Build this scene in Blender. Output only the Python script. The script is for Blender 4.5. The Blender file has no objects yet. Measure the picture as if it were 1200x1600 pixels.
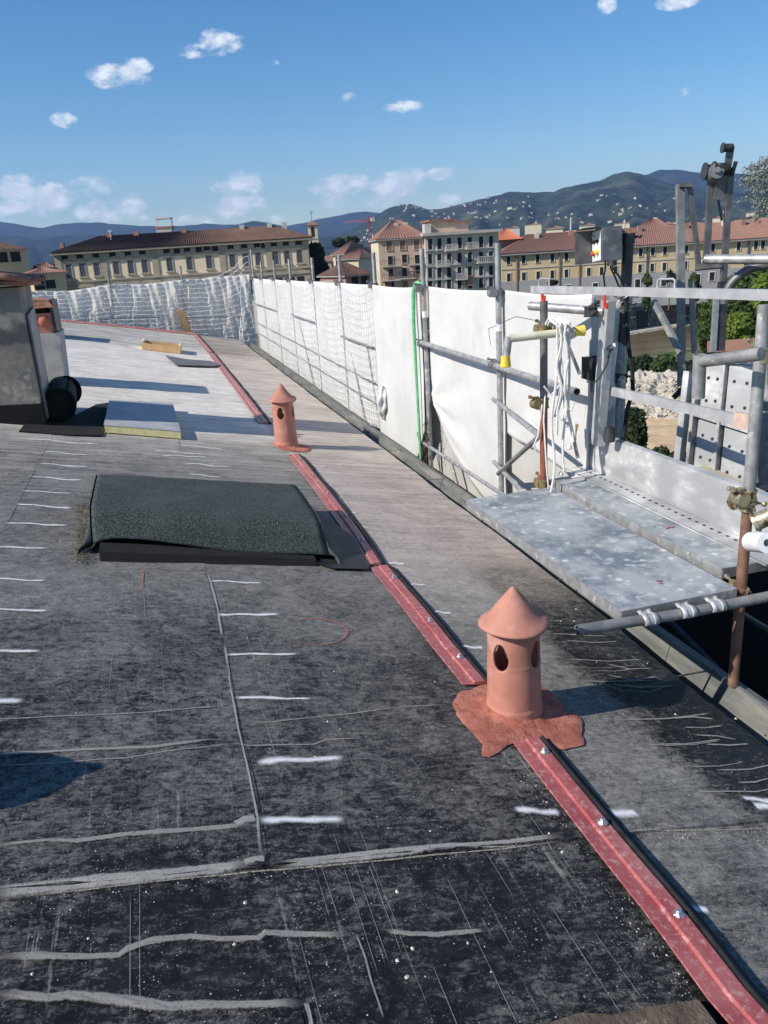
import bpy, bmesh, math, random
import numpy as np
from mathutils import Vector, Matrix, noise as mn
sc = bpy.context.scene
PI = math.pi
rad = math.radians
rng = random.Random(7)

# ------------------------------------------------------------------ camera
H = 1.6                       # eye height above the roof under the camera
_p, _r, _a = rad(18.04), rad(3.62), rad(15.08)
FPX = 1260.4
_f = Vector((math.sin(_a)*math.cos(_p), math.cos(_a)*math.cos(_p), -math.sin(_p)))
_R0 = Vector((math.cos(_a), -math.sin(_a), 0)); _U0 = _R0.cross(_f)
_R = _R0*math.cos(_r) - _U0*math.sin(_r); _U = _R0*math.sin(_r) + _U0*math.cos(_r)
CAM = Vector((0, 0, H))
cd = bpy.data.cameras.new('camera'); co = bpy.data.objects.new('camera', cd); sc.collection.objects.link(co)
M = Matrix((( _R.x, _U.x, -_f.x, 0), (_R.y, _U.y, -_f.y, 0), (_R.z, _U.z, -_f.z, H), (0, 0, 0, 1)))
co.matrix_world = M
cd.sensor_fit = 'VERTICAL'; cd.sensor_height = 36; cd.lens = FPX/1600*36
cd.clip_start = 0.05; cd.clip_end = 40000
sc.camera = co

# survey helpers: a sight line through a point of the photograph, met with a real plane
def ray(x, y):
    return (_f*FPX + _R*(x-600) + _U*(800-y)).normalized()
S = math.tan(rad(10.87))      # fall of the roof towards the gutter (+X)
def rz(x, off=0.0): return -S*x + off
def roofp(x, y, off=0.0):
    d = ray(x, y); t = (off-H)/(d.z + S*d.x); return CAM + d*t
def atX(x, y, X): d = ray(x, y); return CAM + d*(X/d.x)
def atY(x, y, Y): d = ray(x, y); return CAM + d*(Y/d.y)
def atZ(x, y, Z): d = ray(x, y); return CAM + d*((Z-H)/d.z)
def W(x, y, t): return CAM + ray(x, y)*t

# ------------------------------------------------------------------ light
SUN_EL, SUN_AZ = 37.5, 10.0
to_sun = Vector((-math.cos(rad(SUN_EL))*math.cos(rad(SUN_AZ)), -math.cos(rad(SUN_EL))*math.sin(rad(SUN_AZ)), math.sin(rad(SUN_EL))))
sl = bpy.data.lights.new('sun', 'SUN'); sl.energy = 5.0; sl.angle = rad(0.5); sl.color = (1.0, 0.93, 0.835)
so = bpy.data.objects.new('sun', sl); sc.collection.objects.link(so)
so.rotation_euler = to_sun.to_track_quat('Z', 'Y').to_euler()

world = bpy.data.worlds.new('World'); sc.world = world; world.use_nodes = True
wt = world.node_tree; wt.nodes.clear()
def wn(t, **k):
    n = wt.nodes.new(t)
    for a, b in k.items(): setattr(n, a, b)
    return n
sky = wn('ShaderNodeTexSky', sky_type='NISHITA', sun_disc=False)
sky.sun_elevation = rad(SUN_EL)
sky.sun_rotation = math.atan2(to_sun.x, to_sun.y)
sky.altitude = 50; sky.air_density = 1.0; sky.dust_density = 0.15; sky.ozone_density = 4.0
bg = wn('ShaderNodeBackground'); bg.inputs['Strength'].default_value = 0.112
wo = wn('ShaderNodeOutputWorld')
wt.links.new(bg.outputs[0], wo.inputs[0])
def build_sky_clouds():
    # every cloud: a few soft lobes (direction, angular half-sizes); broken up by noise
    L = wt.links.new
    tc = wn('ShaderNodeTexCoord')
    nrm = wn('ShaderNodeVectorMath', operation='NORMALIZE'); L(tc.outputs['Generated'], nrm.inputs[0])
    blobs = []
    def B(x, y, rx, ry, s=1.0): blobs.append((ray(x, y), rx/FPX, ry/FPX, s))
    B(188,117,38,14,.85); B(218,104,24,10,.9); B(165,126,16,9,.8); B(345,64,28,14,.75); B(328,76,30,9,.6); B(305,85,20,6,.5)
    B(100,188,16,9,.7); B(545,151,13,7,.9); B(630,168,28,8,.85); B(425,100,10,5,.4); B(950,6,12,10,.9); B(1058,2,24,9,.9)
    B(1012,146,10,6,.5); B(1073,145,10,6,.5)
    B(20,292,28,16); B(8,325,24,14,.8); B(75,310,30,18); B(50,325,30,12,.7); B(145,292,34,13,.6); B(165,330,38,16,.9); B(205,320,24,14,.9)
    B(180,342,40,10,.7); B(370,288,36,17); B(395,283,18,12); B(375,322,34,18,1); B(350,333,26,12,.8); B(310,344,34,9,.8); B(400,318,16,8,.5)
    B(530,292,40,16,1); B(550,286,26,12,1); B(525,315,28,9,.5); B(500,297,16,8,.7); B(620,290,34,18,.9); B(638,278,24,14,.9); B(600,310,26,10,.8); B(590,318,18,8,.6)
    B(690,272,20,10,.6); B(700,312,18,10,.8); B(430,344,18,8,.6); B(18,340,24,8,.5); B(120,300,16,8,.6)
    r2 = random.Random(3)
    for i in range(26):                      # the same kind of small clouds all round the horizon
        az = rad(15 + 45 + r2.random()*270); el = rad(r2.uniform(4, 16)); 
        d = Vector((math.sin(az)*math.cos(el), math.cos(az)*math.cos(el), math.sin(el)))
        blobs.append((d, r2.uniform(.02, .05), r2.uniform(.008, .018), r2.uniform(.6, 1)))
    ns = wn('ShaderNodeTexNoise'); ns.inputs['Scale'].default_value = 34; ns.inputs['Detail'].default_value = 7; ns.inputs['Roughness'].default_value = .62
    mp = wn('ShaderNodeVectorMath', operation='MULTIPLY'); mp.inputs[1].default_value = (1, 1, 1.7); L(nrm.outputs[0], mp.inputs[0]); L(mp.outputs[0], ns.inputs['Vector'])
    acc = None
    for C, rx, ry, s in blobs:
        h = Vector((C.y, -C.x, 0)).normalized(); u = h.cross(C)
        d1 = wn('ShaderNodeVectorMath', operation='DOT_PRODUCT'); d1.inputs[1].default_value = h/rx; L(nrm.outputs[0], d1.inputs[0])
        d2 = wn('ShaderNodeVectorMath', operation='DOT_PRODUCT'); d2.inputs[1].default_value = u/ry; L(nrm.outputs[0], d2.inputs[0])
        m1 = wn('ShaderNodeMath', operation='MULTIPLY'); L(d1.outputs['Value'], m1.inputs[0]); L(d1.outputs['Value'], m1.inputs[1])
        m2 = wn('ShaderNodeMath', operation='MULTIPLY_ADD'); L(d2.outputs['Value'], m2.inputs[0]); L(d2.outputs['Value'], m2.inputs[1]); L(m1.outputs[0], m2.inputs[2])
        ex = wn('ShaderNodeMath', operation='MULTIPLY_ADD'); ex.inputs[1].default_value = -.62*s; ex.inputs[2].default_value = s; L(m2.outputs[0], ex.inputs[0])
        d3 = wn('ShaderNodeVectorMath', operation='DOT_PRODUCT'); d3.inputs[1].default_value = C; L(nrm.outputs[0], d3.inputs[0])
        gt = wn('ShaderNodeMath', operation='GREATER_THAN'); gt.inputs[1].default_value = .8; L(d3.outputs['Value'], gt.inputs[0])
        mx0 = wn('ShaderNodeMath', operation='MAXIMUM'); mx0.inputs[1].default_value = 0; L(ex.outputs[0], mx0.inputs[0])
        mm = wn('ShaderNodeMath', operation='MULTIPLY'); L(mx0.outputs[0], mm.inputs[0]); L(gt.outputs[0], mm.inputs[1])
        if acc is None: acc = mm
        else:
            a = wn('ShaderNodeMath', operation='MAXIMUM'); L(acc.outputs[0], a.inputs[0]); L(mm.outputs[0], a.inputs[1]); acc = a
    # density = smoothstep(lobes + (noise-.5)*k)
    k = wn('ShaderNodeMath', operation='MULTIPLY_ADD'); k.inputs[1].default_value = 3.4; k.inputs[2].default_value = -2.0; L(ns.outputs['Fac'], k.inputs[0])
    ad = wn('ShaderNodeMath', operation='ADD'); L(acc.outputs[0], ad.inputs[0]); L(k.outputs[0], ad.inputs[1])
    gate = wn('ShaderNodeMapRange', interpolation_type='SMOOTHSTEP'); gate.inputs['From Min'].default_value = 0.0; gate.inputs['From Max'].default_value = .3; L(acc.outputs[0], gate.inputs['Value'])
    sm = wn('ShaderNodeMapRange', interpolation_type='SMOOTHSTEP'); sm.inputs['From Min'].default_value = -.2; sm.inputs['From Max'].default_value = .75; L(ad.outputs[0], sm.inputs['Value'])
    de = wn('ShaderNodeMath', operation='MULTIPLY'); L(sm.outputs[0], de.inputs[0]); L(gate.outputs[0], de.inputs[1])
    de2 = wn('ShaderNodeMath', operation='MULTIPLY'); de2.inputs[1].default_value = .88; L(de.outputs[0], de2.inputs[0])
    mix = wn('ShaderNodeMix', data_type='RGBA'); L(de2.outputs[0], mix.inputs['Factor']); L(sky.outputs[0], mix.inputs['A'])
    hs = wn('ShaderNodeHueSaturation'); hs.inputs['Saturation'].default_value = 1.26; L(sky.outputs[0], hs.inputs['Color']); L(hs.outputs[0], mix.inputs['A'])
    n2 = wn('ShaderNodeTexNoise'); n2.inputs['Scale'].default_value = 50; n2.inputs['Detail'].default_value = 5; L(mp.outputs[0], n2.inputs['Vector'])
    shr = wn('ShaderNodeMapRange', interpolation_type='SMOOTHSTEP'); shr.inputs['From Min'].default_value = .4; shr.inputs['From Max'].default_value = .6; L(n2.outputs['Fac'], shr.inputs['Value'])
    cm = wn('ShaderNodeMix', data_type='RGBA'); L(shr.outputs[0], cm.inputs['Factor']); cm.inputs['A'].default_value = (6.2, 6.8, 7.5, 1); cm.inputs['B'].default_value = (8.2, 8.6, 9.0, 1)
    L(cm.outputs['Result'], mix.inputs['B'])
    L(mix.outputs['Result'], bg.inputs['Color'])
build_sky_clouds()

sc.view_settings.view_transform = 'Standard'; sc.view_settings.look = 'None'
sc.view_settings.exposure = 0.2; sc.view_settings.gamma = 1.0
try: sc.view_settings.use_curve_mapping = False
except Exception: pass
sc.cycles.max_bounces = 6; sc.cycles.diffuse_bounces = 3; sc.cycles.glossy_bounces = 3; sc.cycles.transparent_max_bounces = 12
sc.cycles.use_denoising = True

# ------------------------------------------------------------------ materials
def lin(*c):
    o = []
    for v in c:
        v /= 255; o.append(v/12.92 if v <= .04045 else ((v+.055)/1.055)**2.4)
    return tuple(o)+(1,)
class NT:
    def __init__(s, name):
        s.m = bpy.data.materials.new(name); s.m.use_nodes = True; s.t = s.m.node_tree; s.t.nodes.clear()
        s.out = s.n('ShaderNodeOutputMaterial'); s.b = s.n('ShaderNodeBsdfPrincipled'); s.l(s.b.outputs[0], s.out.inputs['Surface'])
        s._pos = None
    def n(s, t, **k):
        n = s.t.nodes.new(t)
        for a, b in k.items(): setattr(n, a, b)
        return n
    def l(s, a, b): s.t.links.new(a, b)
    def put(s, v, i):
        if isinstance(v, (int, float, tuple, list)): i.default_value = v
        else: s.l(v, i)
    def pos(s):
        if s._pos is None: s._pos = s.n('ShaderNodeNewGeometry').outputs['Position']
        return s._pos
    def objc(s): return s.n('ShaderNodeTexCoord').outputs['Object']
    def mul(s, v, vec):
        n = s.n('ShaderNodeVectorMath', operation='MULTIPLY'); s.put(v, n.inputs[0]); n.inputs[1].default_value = vec; return n.outputs[0]
    def noise(s, scale, detail=4, rough=.55, vec=None, stretch=None, dist=0):
        n = s.n('ShaderNodeTexNoise'); n.inputs['Scale'].default_value = scale; n.inputs['Detail'].default_value = detail
        n.inputs['Roughness'].default_value = rough; n.inputs['Distortion'].default_value = dist
        v = vec if vec is not None else s.pos()
        if stretch: v = s.mul(v, stretch)
        s.l(v, n.inputs['Vector']); return n.outputs['Fac']
    def math(s, op, a, b=0.0, c=0.0, clamp=False):
        n = s.n('ShaderNodeMath', operation=op, use_clamp=clamp); s.put(a, n.inputs[0]); s.put(b, n.inputs[1])
        if len(n.inputs) > 2: s.put(c, n.inputs[2])
        return n.outputs[0]
    def rng(s, v, a, b, c=0.0, d=1.0, smooth=True):
        n = s.n('ShaderNodeMapRange', interpolation_type='SMOOTHSTEP' if smooth else 'LINEAR')
        s.put(v, n.inputs['Value']); n.inputs['From Min'].default_value = a; n.inputs['From Max'].default_value = b
        n.inputs['To Min'].default_value = c; n.inputs['To Max'].default_value = d; return n.outputs[0]
    def mix(s, f, a, b):
        n = s.n('ShaderNodeMix', data_type='RGBA'); s.put(f, n.inputs['Factor']); s.put(a, n.inputs['A']); s.put(b, n.inputs['B']); return n.outputs['Result']
    def bump(s, h, strength=.3, dist=.01):
        n = s.n('ShaderNodeBump'); n.inputs['Strength'].default_value = strength; n.inputs['Distance'].default_value = dist
        s.put(h, n.inputs['Height']); s.l(n.outputs[0], s.b.inputs['Normal'])
    def set(s, col=None, rough=None, metal=None, spec=None):
        if col is not None: s.put(col, s.b.inputs['Base Color'])
        if rough is not None: s.put(rough, s.b.inputs['Roughness'])
        if metal is not None: s.put(metal, s.b.inputs['Metallic'])
        if spec is not None: s.b.inputs['Specular IOR Level'].default_value = spec
        return s.m
def stock(name, c1, c2, scale=6, rough=.8, metal=0, bump=.2, bd=.005, bs=None, c3=None, s3=1.5, t3=(.55, .7), detail=6, spec=.4, rr=.1, stretch=None, obj=False):
    """two-tone mottled surface with an optional third, patchy dirt colour"""
    q = NT(name); v = q.objc() if obj else None
    n = q.noise(scale, detail, .6, vec=v, stretch=stretch)
    col = q.mix(q.rng(n, .32, .68), c1, c2)
    if c3: col = q.mix(q.rng(q.noise(s3, 7, .65, vec=v, stretch=stretch), t3[0], t3[1]), col, c3)
    if bump: q.bump(q.noise(bs or scale*4, 6, .6, vec=v), bump, bd)
    return q.set(col, q.rng(n, .3, .7, rough-rr, rough+rr, False), metal, spec)

def g(v, t=(1, 1, 1)): return (v*t[0], v*t[1], v*t[2], 1)
MT = {}
MT['terracotta'] = stock('terracotta', (.41, .175, .125, 1), (.50, .235, .175, 1), 9, .9, 0, .25, .003, 60, c3=(.56, .34, .275, 1), s3=6, t3=(.52, .72), spec=.25)
MT['mortar'] = stock('mortar', (.32, .10, .066, 1), (.44, .155, .105, 1), 18, .95, 0, .7, .008, 70, c3=(.50, .20, .145, 1), s3=7, t3=(.46, .62))
MT['galv'] = stock('galvanised', g(.30), g(.46, (1, 1, .99)), 14, .5, .45, .2, .002, 80, c3=(.66, .64, .60, 1), s3=16, t3=(.57, .66))
MT['galv_dull'] = stock('galvanised_dull', g(.20), g(.33, (1, 1, .98)), 9, .6, .35, .2, .002, 60, c3=(.50, .47, .41, 1), s3=18, t3=(.58, .68))
MT['gutter'] = stock('gutter_metal', (.14, .145, .135, 1), (.23, .235, .22, 1), 5, .55, .3, .2, .003, 40, c3=(.33, .31, .25, 1), s3=3, t3=(.52, .72), stretch=(1.5, .5, 3))
MT['dark_metal'] = stock('dark_metal', g(.045, (1, 1.02, 1.05)), g(.10), 12, .5, .5, .2, .002, 60, c3=(.22, .20, .17, 1), s3=6, t3=(.6, .75))
MT['mid_metal'] = stock('mid_metal', g(.13), g(.22), 12, .5, .5, .2, .002, 60, c3=(.25, .2, .16, 1), s3=6, t3=(.6, .75))
MT['rust'] = stock('rusty_paint', (.20, .062, .040, 1), (.30, .10, .06, 1), 14, .75, 0, .3, .002, 90, c3=(.45, .30, .24, 1), s3=14, t3=(.6, .72))
MT['rustbrown'] = stock('rust_brown', (.17, .085, .055, 1), (.27, .145, .10, 1), 12, .7, .2, .3, .002, 90, c3=(.33, .25, .2, 1), s3=10, t3=(.58, .75))
MT['brass'] = stock('zinc_yellow', (.42, .36, .20, 1), (.60, .54, .38, 1), 30, .38, .7, .2, .002, 90, c3=(.20, .10, .05, 1), s3=25, t3=(.5, .6))
MT['mossy'] = stock('mossy_coupler', (.14, .13, .05, 1), (.30, .27, .14, 1), 40, .7, .3, .4, .003, 120, c3=(.3, .15, .08, 1), s3=30, t3=(.5, .6))
MT['cream_tube'] = stock('cream_paint', (.62, .58, .42, 1), (.72, .69, .55, 1), 10, .6, 0, .1, .002, c3=(.28, .25, .18, 1), s3=16, t3=(.64, .72))
MT['yellow'] = stock('yellow_plastic', (.78, .56, .05, 1), (.85, .66, .12, 1), 20, .5, 0, .1)
MT['red'] = stock('red_plastic', (.58, .04, .02, 1), (.66, .08, .04, 1), 20, .45, 0, .1)
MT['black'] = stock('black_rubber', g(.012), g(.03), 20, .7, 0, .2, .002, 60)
MT['cable'] = stock('black_cable', g(.01), g(.018), 20, .5, 0, 0)
MT['white_rope'] = stock('white_rope', (.62, .60, .55, 1), (.80, .79, .75, 1), 60, .9, 0, .6, .002, 250)
MT['green_hose'] = stock('green_hose', (.10, .42, .17, 1), (.20, .56, .28, 1), 20, .5, 0, 0)
MT['wood'] = stock('pine_wood', (.48, .29, .13, 1), (.62, .42, .22, 1), 7, .75, 0, .2, .002, 40, stretch=(8, 1, 1), c3=(.35, .2, .09, 1), s3=6, t3=(.6, .72))
MT['wood_end'] = stock('pale_wood', (.66, .52, .33, 1), (.74, .60, .42, 1), 20, .8, 0, .2)
MT['foam'] = stock('insulation_edge', (.62, .54, .24, 1), (.70, .64, .36, 1), 20, .9, 0, .3, .004, 60)
MT['foamtop'] = stock('insulation_face', g(.36), g(.46), 5, .6, 0, .1, c3=g(.26), s3=3)
MT['bitumen'] = stock('bitumen_roll', g(.007), g(.014), 10, .92, 0, .3, .004, 50)
MT['offcut'] = stock('grey_membrane', g(.12, (1, 1.02, 1.05)), g(.18, (1, 1.02, 1.05)), 6, .8, 0, .2)
MT['glove'] = stock('white_plastic', g(.70), g(.8), 20, .5, 0, .1)
MT['bolt'] = stock('zinc_bolt', g(.45), g(.65), 40, .35, .8, .1)
MT['plank'] = stock('concrete_ledge', (.36, .31, .23, 1), (.46, .42, .33, 1), 6, .85, 0, .2)

def m_red():
    q = NT('red_flashing_paint')
    n = q.noise(7, 8, .65); n2 = q.noise(45, 6, .7); n3 = q.noise(2.6, 5, .6)
    c = q.mix(q.rng(n, .35, .65), (.33, .070, .072, 1), (.42, .125, .120, 1))
    c = q.mix(q.math('MULTIPLY', q.rng(n2, .50, .66), .6), c, (.56, .38, .35, 1))
    c = q.mix(q.math('MULTIPLY', q.rng(n3, .5, .8), .45), c, (.52, .30, .27, 1))
    y = q.n('ShaderNodeSeparateXYZ'); q.l(q.pos(), y.inputs[0])
    far = q.math('MULTIPLY', q.rng(y.outputs['Y'], 5, 8), q.rng(q.noise(30, 5, .7), .46, .6))
    c = q.mix(q.math('MULTIPLY', far, .7), c, (.62, .40, .30, 1))
    q.bump(n2, .25, .002)
    return q.set(c, q.rng(n, .3, .7, .35, .6, False), 0, .5)
MT['redflash'] = m_red()

def m_roof():
    q = NT('roof_membrane')
    sp = q.n('ShaderNodeSeparateXYZ'); q.l(q.pos(), sp.inputs[0]); X, Y = sp.outputs['X'], sp.outputs['Y']
    wob = q.math('MULTIPLY_ADD', q.noise(1.3, 4, .5), .9, -.45)
    Yw = q.math('ADD', Y, wob)
    # how dusty each stretch is
    left = q.rng(Yw, 1.75, 2.3, .0, .17)
    left = q.math('ADD', left, q.rng(Yw, 2.7, 4.2, 0, .20))
    left = q.math('ADD', left, q.math('ADD', q.rng(Yw, 5.6, 9.8, 0, .22), q.rng(Y, 7.8, 8.1, 0, .17)))
    right = q.rng(Yw, 1.4, 1.9, .28, .38)
    right = q.math('ADD', right, q.rng(Yw, 2.7, 4.3, 0, .30))
    right = q.math('ADD', right, q.rng(Yw, 6, 9, 0, .08))
    isr = q.rng(X, 1.08, 1.16)
    base = q.math('ADD', q.math('MULTIPLY', left, q.math('SUBTRACT', 1, isr)), q.math('MULTIPLY', right, isr))
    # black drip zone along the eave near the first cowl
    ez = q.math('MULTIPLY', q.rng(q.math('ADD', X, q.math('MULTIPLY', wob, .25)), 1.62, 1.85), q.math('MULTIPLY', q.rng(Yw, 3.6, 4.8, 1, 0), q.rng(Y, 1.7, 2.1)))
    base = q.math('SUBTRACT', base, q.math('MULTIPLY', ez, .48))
    # mottling: cloudy dust, swirled wipes, streaks
    n1 = q.noise(1.6, 8, .66, dist=.9); n2 = q.noise(9, 9, .72, dist=1.8); n3 = q.noise(1.0, 7, .7, stretch=(5, 40, 1)); n4 = q.noise(1.0, 7, .65, stretch=(70, 2.0, 1))
    nb = q.noise(42, 7, .78, dist=1.5); n6 = q.noise(1.0, 6, .75, stretch=(16, 52, 1), dist=.6)
    A = q.rng(n1, .36, .64, -.5, .5); B2 = q.rng(n2, .36, .64, -.5, .5); B3 = q.rng(nb, .36, .64, -.5, .5); B6 = q.rng(n6, .38, .62, -.5, .5)
    nearm = q.rng(Y, 4, 8, 1, .55)
    fac = q.math('ADD', base, q.math('MULTIPLY', A, q.rng(Y, 5, 8, .17, .14)))
    fac = q.math('ADD', fac, q.math('MULTIPLY', B2, q.math('MULTIPLY', nearm, .19)))
    fac = q.math('ADD', fac, q.math('MULTIPLY', B3, q.math('MULTIPLY', nearm, .26)))
    fac = q.math('ADD', fac, q.math('MULTIPLY', B6, q.rng(Y, 2, 5, .22, .08)))
    # dry streaks running down the fall on the far sheets
    s5 = q.rng(q.noise(1.0, 8, .74, stretch=(1.3, 22, 1)), .38, .62, -.5, .5)
    fac = q.math('ADD', fac, q.math('MULTIPLY', s5, q.math('ADD', q.rng(Y, 3.5, 8, .04, .28), q.math('MULTIPLY', isr, q.rng(Y, 3, 5, 0, .05)))))
    dk = q.math('MULTIPLY', q.rng(q.noise(1.0, 6, .7, stretch=(.8, 30, 1)), .60, .68), q.rng(Y, 5, 9, 0, .55))
    fac = q.math('SUBTRACT', fac, dk)
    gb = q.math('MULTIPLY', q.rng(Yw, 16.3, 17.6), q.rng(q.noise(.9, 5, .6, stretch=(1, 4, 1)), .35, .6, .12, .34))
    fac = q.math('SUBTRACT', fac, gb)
    fac = q.math('ADD', fac, q.math('MULTIPLY', q.rng(q.noise(190, 5, .8, dist=1.0), .38, .62, -.5, .5), q.rng(Y, 2, 5, .16, .04)))
    sc4 = q.math('MULTIPLY', q.rng(n4, .585, .66), q.rng(q.noise(1.7, 4, .6), .46, .62))
    fac = q.math('ADD', fac, q.math('MULTIPLY', sc4, q.rng(Y, 2, 5, .40, .05)), clamp=True)
    # colour
    dark = q.mix(q.rng(n2, .3, .7), (.006, .0063, .0068, 1), (.019, .0195, .0205, 1))
    warm = q.mix(q.math('MULTIPLY', isr, q.rng(Y, 3, 5)), (.42, .41, .375, 1), (.56, .485, .435, 1))
    dust = q.mix(q.rng(Yw, 5.5, 10), warm, q.mix(isr, (.90, .84, .75, 1), (.66, .575, .50, 1)))
    col = q.mix(fac, dark, dust)
    # light specks of plaster trodden in
    vo = q.n('ShaderNodeTexVoronoi'); vo.inputs['Scale'].default_value = 42; q.l(q.pos(), vo.inputs['Vector'])
    spk = q.math('MULTIPLY', q.rng(vo.outputs['Distance'], .14, .05), q.rng(q.noise(5, 5, .6), .52, .62))
    col = q.mix(q.math('MULTIPLY', spk, .7), col, (.42, .41, .38, 1))
    for sc9, th, am in ((95, .70, .9), (210, .62, .8)):
        v9 = q.n('ShaderNodeTexVoronoi'); v9.inputs['Scale'].default_value = sc9; q.l(q.pos(), v9.inputs['Vector'])
        c9 = q.n('ShaderNodeSeparateColor'); q.l(v9.outputs['Color'], c9.inputs[0])
        g9 = q.math('MULTIPLY', q.rng(v9.outputs['Distance'], .24, .10), q.rng(c9.outputs[0], th, th+.04))
        g9 = q.math('MULTIPLY', g9, q.rng(q.noise(3.3, 5, .65), .44, .58))
        col = q.mix(q.math('MULTIPLY', g9, am), col, (.50, .48, .44, 1))
    # thin cracks of dark on far sheets
    h = q.math('ADD', q.math('MULTIPLY', nb, .6), q.math('MULTIPLY', q.noise(120, 4, .6), .5))
    q.bump(h, .35, .004)
    ro = q.math('ADD', q.rng(fac, 0, .5, .55, .9, False), q.math('MULTIPLY_ADD', n2, .2, -.1))
    return q.set(col, ro, 0, .28)
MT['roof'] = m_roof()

def m_mark(name, col, soft=.35, amount=1.0, nscale=40, grain=.5):
    """flat paint / dust laid on the sheet: opacity falls off to the ribbon's edge and is broken up by grain"""
    q = NT(name)
    uv = q.n('ShaderNodeUVMap').outputs[0]; s = q.n('ShaderNodeSeparateXYZ'); q.l(uv, s.inputs[0])
    e = q.math('ABSOLUTE', q.math('MULTIPLY_ADD', s.outputs['Y'], 2, -1))
    e = q.rng(q.math('ADD', e, q.math('MULTIPLY_ADD', q.noise(nscale*.6, 5, .7), .9, -.45)), 1-soft*1.2, 1.0-soft*.2, 1, 0)
    f = q.rng(s.outputs['X'], 0, .12); f2 = q.rng(s.outputs['X'], .88, 1, 1, 0)
    gr = q.rng(q.noise(nscale*2.5, 6, .7), .5-.35*(1-grain)-.12, .62-.3*(1-grain))
    a = q.math('MULTIPLY', q.math('MULTIPLY', e, q.math('MULTIPLY', f, f2)), q.math('MULTIPLY', gr, amount), clamp=True)
    q.set(q.mix(q.noise(60, 4, .6), tuple(c*.85 for c in col[:3])+(1,), col), .9, 0, .2)
    q.put(a, q.b.inputs['Alpha']); return q.m
MT['spray'] = m_mark('white_spray', (.84, .84, .84, 1), .85, 1.0, 30, .45)
MT['dustline'] = m_mark('grey_plaster_line', (.34, .33, .30, 1), .4, .9, 70, .58)
MT['whiteline'] = m_mark('pale_plaster_line', (.42, .41, .375, 1), .45, .9, 70, .62)
MT['redmark'] = m_mark('red_chalk', (.40, .20, .15, 1), .4, .85, 50, .6)
MT['seamdust'] = m_mark('seam_dust', (.50, .47, .36, 1), .6, 1, 70, .9)

def m_felt():
    q = NT('mineral_felt')
    v = q.n('ShaderNodeTexVoronoi'); v.inputs['Scale'].default_value = 260; q.l(q.pos(), v.inputs['Vector'])
    n = q.noise(4, 6, .6); nf = q.noise(150, 4, .75)
    c = q.mix(q.rng(nf, .42, .64), (.014, .020, .018, 1), (.13, .15, .14, 1))
    c = q.mix(q.math('MULTIPLY', q.rng(n, .45, .7), .35), c, (.10, .115, .11, 1))
    q.bump(nf, .6, .003)
    return q.set(c, .92, 0, .25)
MT['felt'] = m_felt()

def m_deck():
    q = NT('galvanised_deck')
    n = q.noise(3.2, 8, .65); n2 = q.noise(16, 7, .7); n3 = q.noise(1, 6, .7, stretch=(2, 9, 1))
    c = q.mix(q.rng(n, .38, .62), (.19, .225, .26, 1), (.44, .46, .465, 1))
    c = q.mix(q.math('MULTIPLY', q.rng(n2, .5, .68), .75), c, (.66, .655, .62, 1))
    vo = q.n('ShaderNodeTexVoronoi'); vo.inputs['Scale'].default_value = 13; q.l(q.math and q.pos(), vo.inputs['Vector'])
    c = q.mix(q.math('MULTIPLY', q.rng(vo.outputs['Distance'], .30, .12), q.rng(q.noise(4, 5, .6), .46, .6)), c, (.74, .73, .69, 1))
    q.bump(q.noise(60, 5, .6), .2, .002)
    return q.set(c, q.rng(n2, .3, .7, .45, .75, False), .25, .4)
MT['deck'] = m_deck()
def m_alu():
    q = NT('aluminium_sheet')
    n = q.noise(2.4, 8, .6, stretch=(1, 1.2, 2.5)); n2 = q.noise(20, 6, .7)
    c = q.mix(q.rng(n, .42, .62), (.36, .365, .37, 1), (.52, .52, .515, 1))
    c = q.mix(q.math('MULTIPLY', q.rng(q.math('ADD', n, q.math('MULTIPLY_ADD', n2, .3, -.15)), .55, .68), .8), c, (.74, .74, .73, 1))
    q.bump(n, .1, .004)
    return q.set(c, .5, .25, .5)
MT['alu'] = m_alu()
MT['alu_frame'] = stock('aluminium_frame', g(.46), g(.60), 8, .45, .4, .1, c3=g(.7), s3=6)

def m_cloth(name, c1, c2, trans):
    q = NT(name)
    w = q.noise(1, 4, .5, stretch=(220, 220, 12)); w2 = q.noise(1, 4, .5, stretch=(12, 12, 220)); n = q.noise(2.0, 6, .6)
    c = q.mix(q.rng(n, .35, .65), c1, c2)
    c = q.mix(q.math('MULTIPLY', q.rng(q.noise(3.2, 6, .7, stretch=(1, 1, .5)), .60, .72), .25), c, (.42, .40, .36, 1))
    q.bump(q.math('ADD', q.math('ADD', w, w2), q.math('MULTIPLY', q.noise(16, 5, .65), 3.0)), .35, .005)
    q.set(c, .9, 0, .15)
    tr = q.n('ShaderNodeBsdfTranslucent'); q.put(c, tr.inputs['Color'])
    ms = q.n('ShaderNodeMixShader'); ms.inputs[0].default_value = trans
    q.l(q.b.outputs[0], ms.inputs[1]); q.l(tr.outputs[0], ms.inputs[2]); q.l(ms.outputs[0], q.out.inputs['Surface'])
    return q.m
MT['cloth'] = m_cloth('debris_cloth', (.70, .70, .68, 1), (.78, .78, .76, 1), .22)
MT['cloth_dull'] = m_cloth('debris_cloth_dull', (.50, .49, .46, 1), (.58, .57, .54, 1), .15)
MT['cloth_grey'] = m_cloth('debris_cloth_grey', (.80, .76, .68, 1), (.88, .85, .79, 1), .25)
MT['cord'] = stock('net_cord', g(.78), g(.86), 30, .9, 0, 0)
MT['cord_grey'] = stock('net_cord_grey', g(.48), g(.60), 30, .9, 0, 0)

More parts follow.
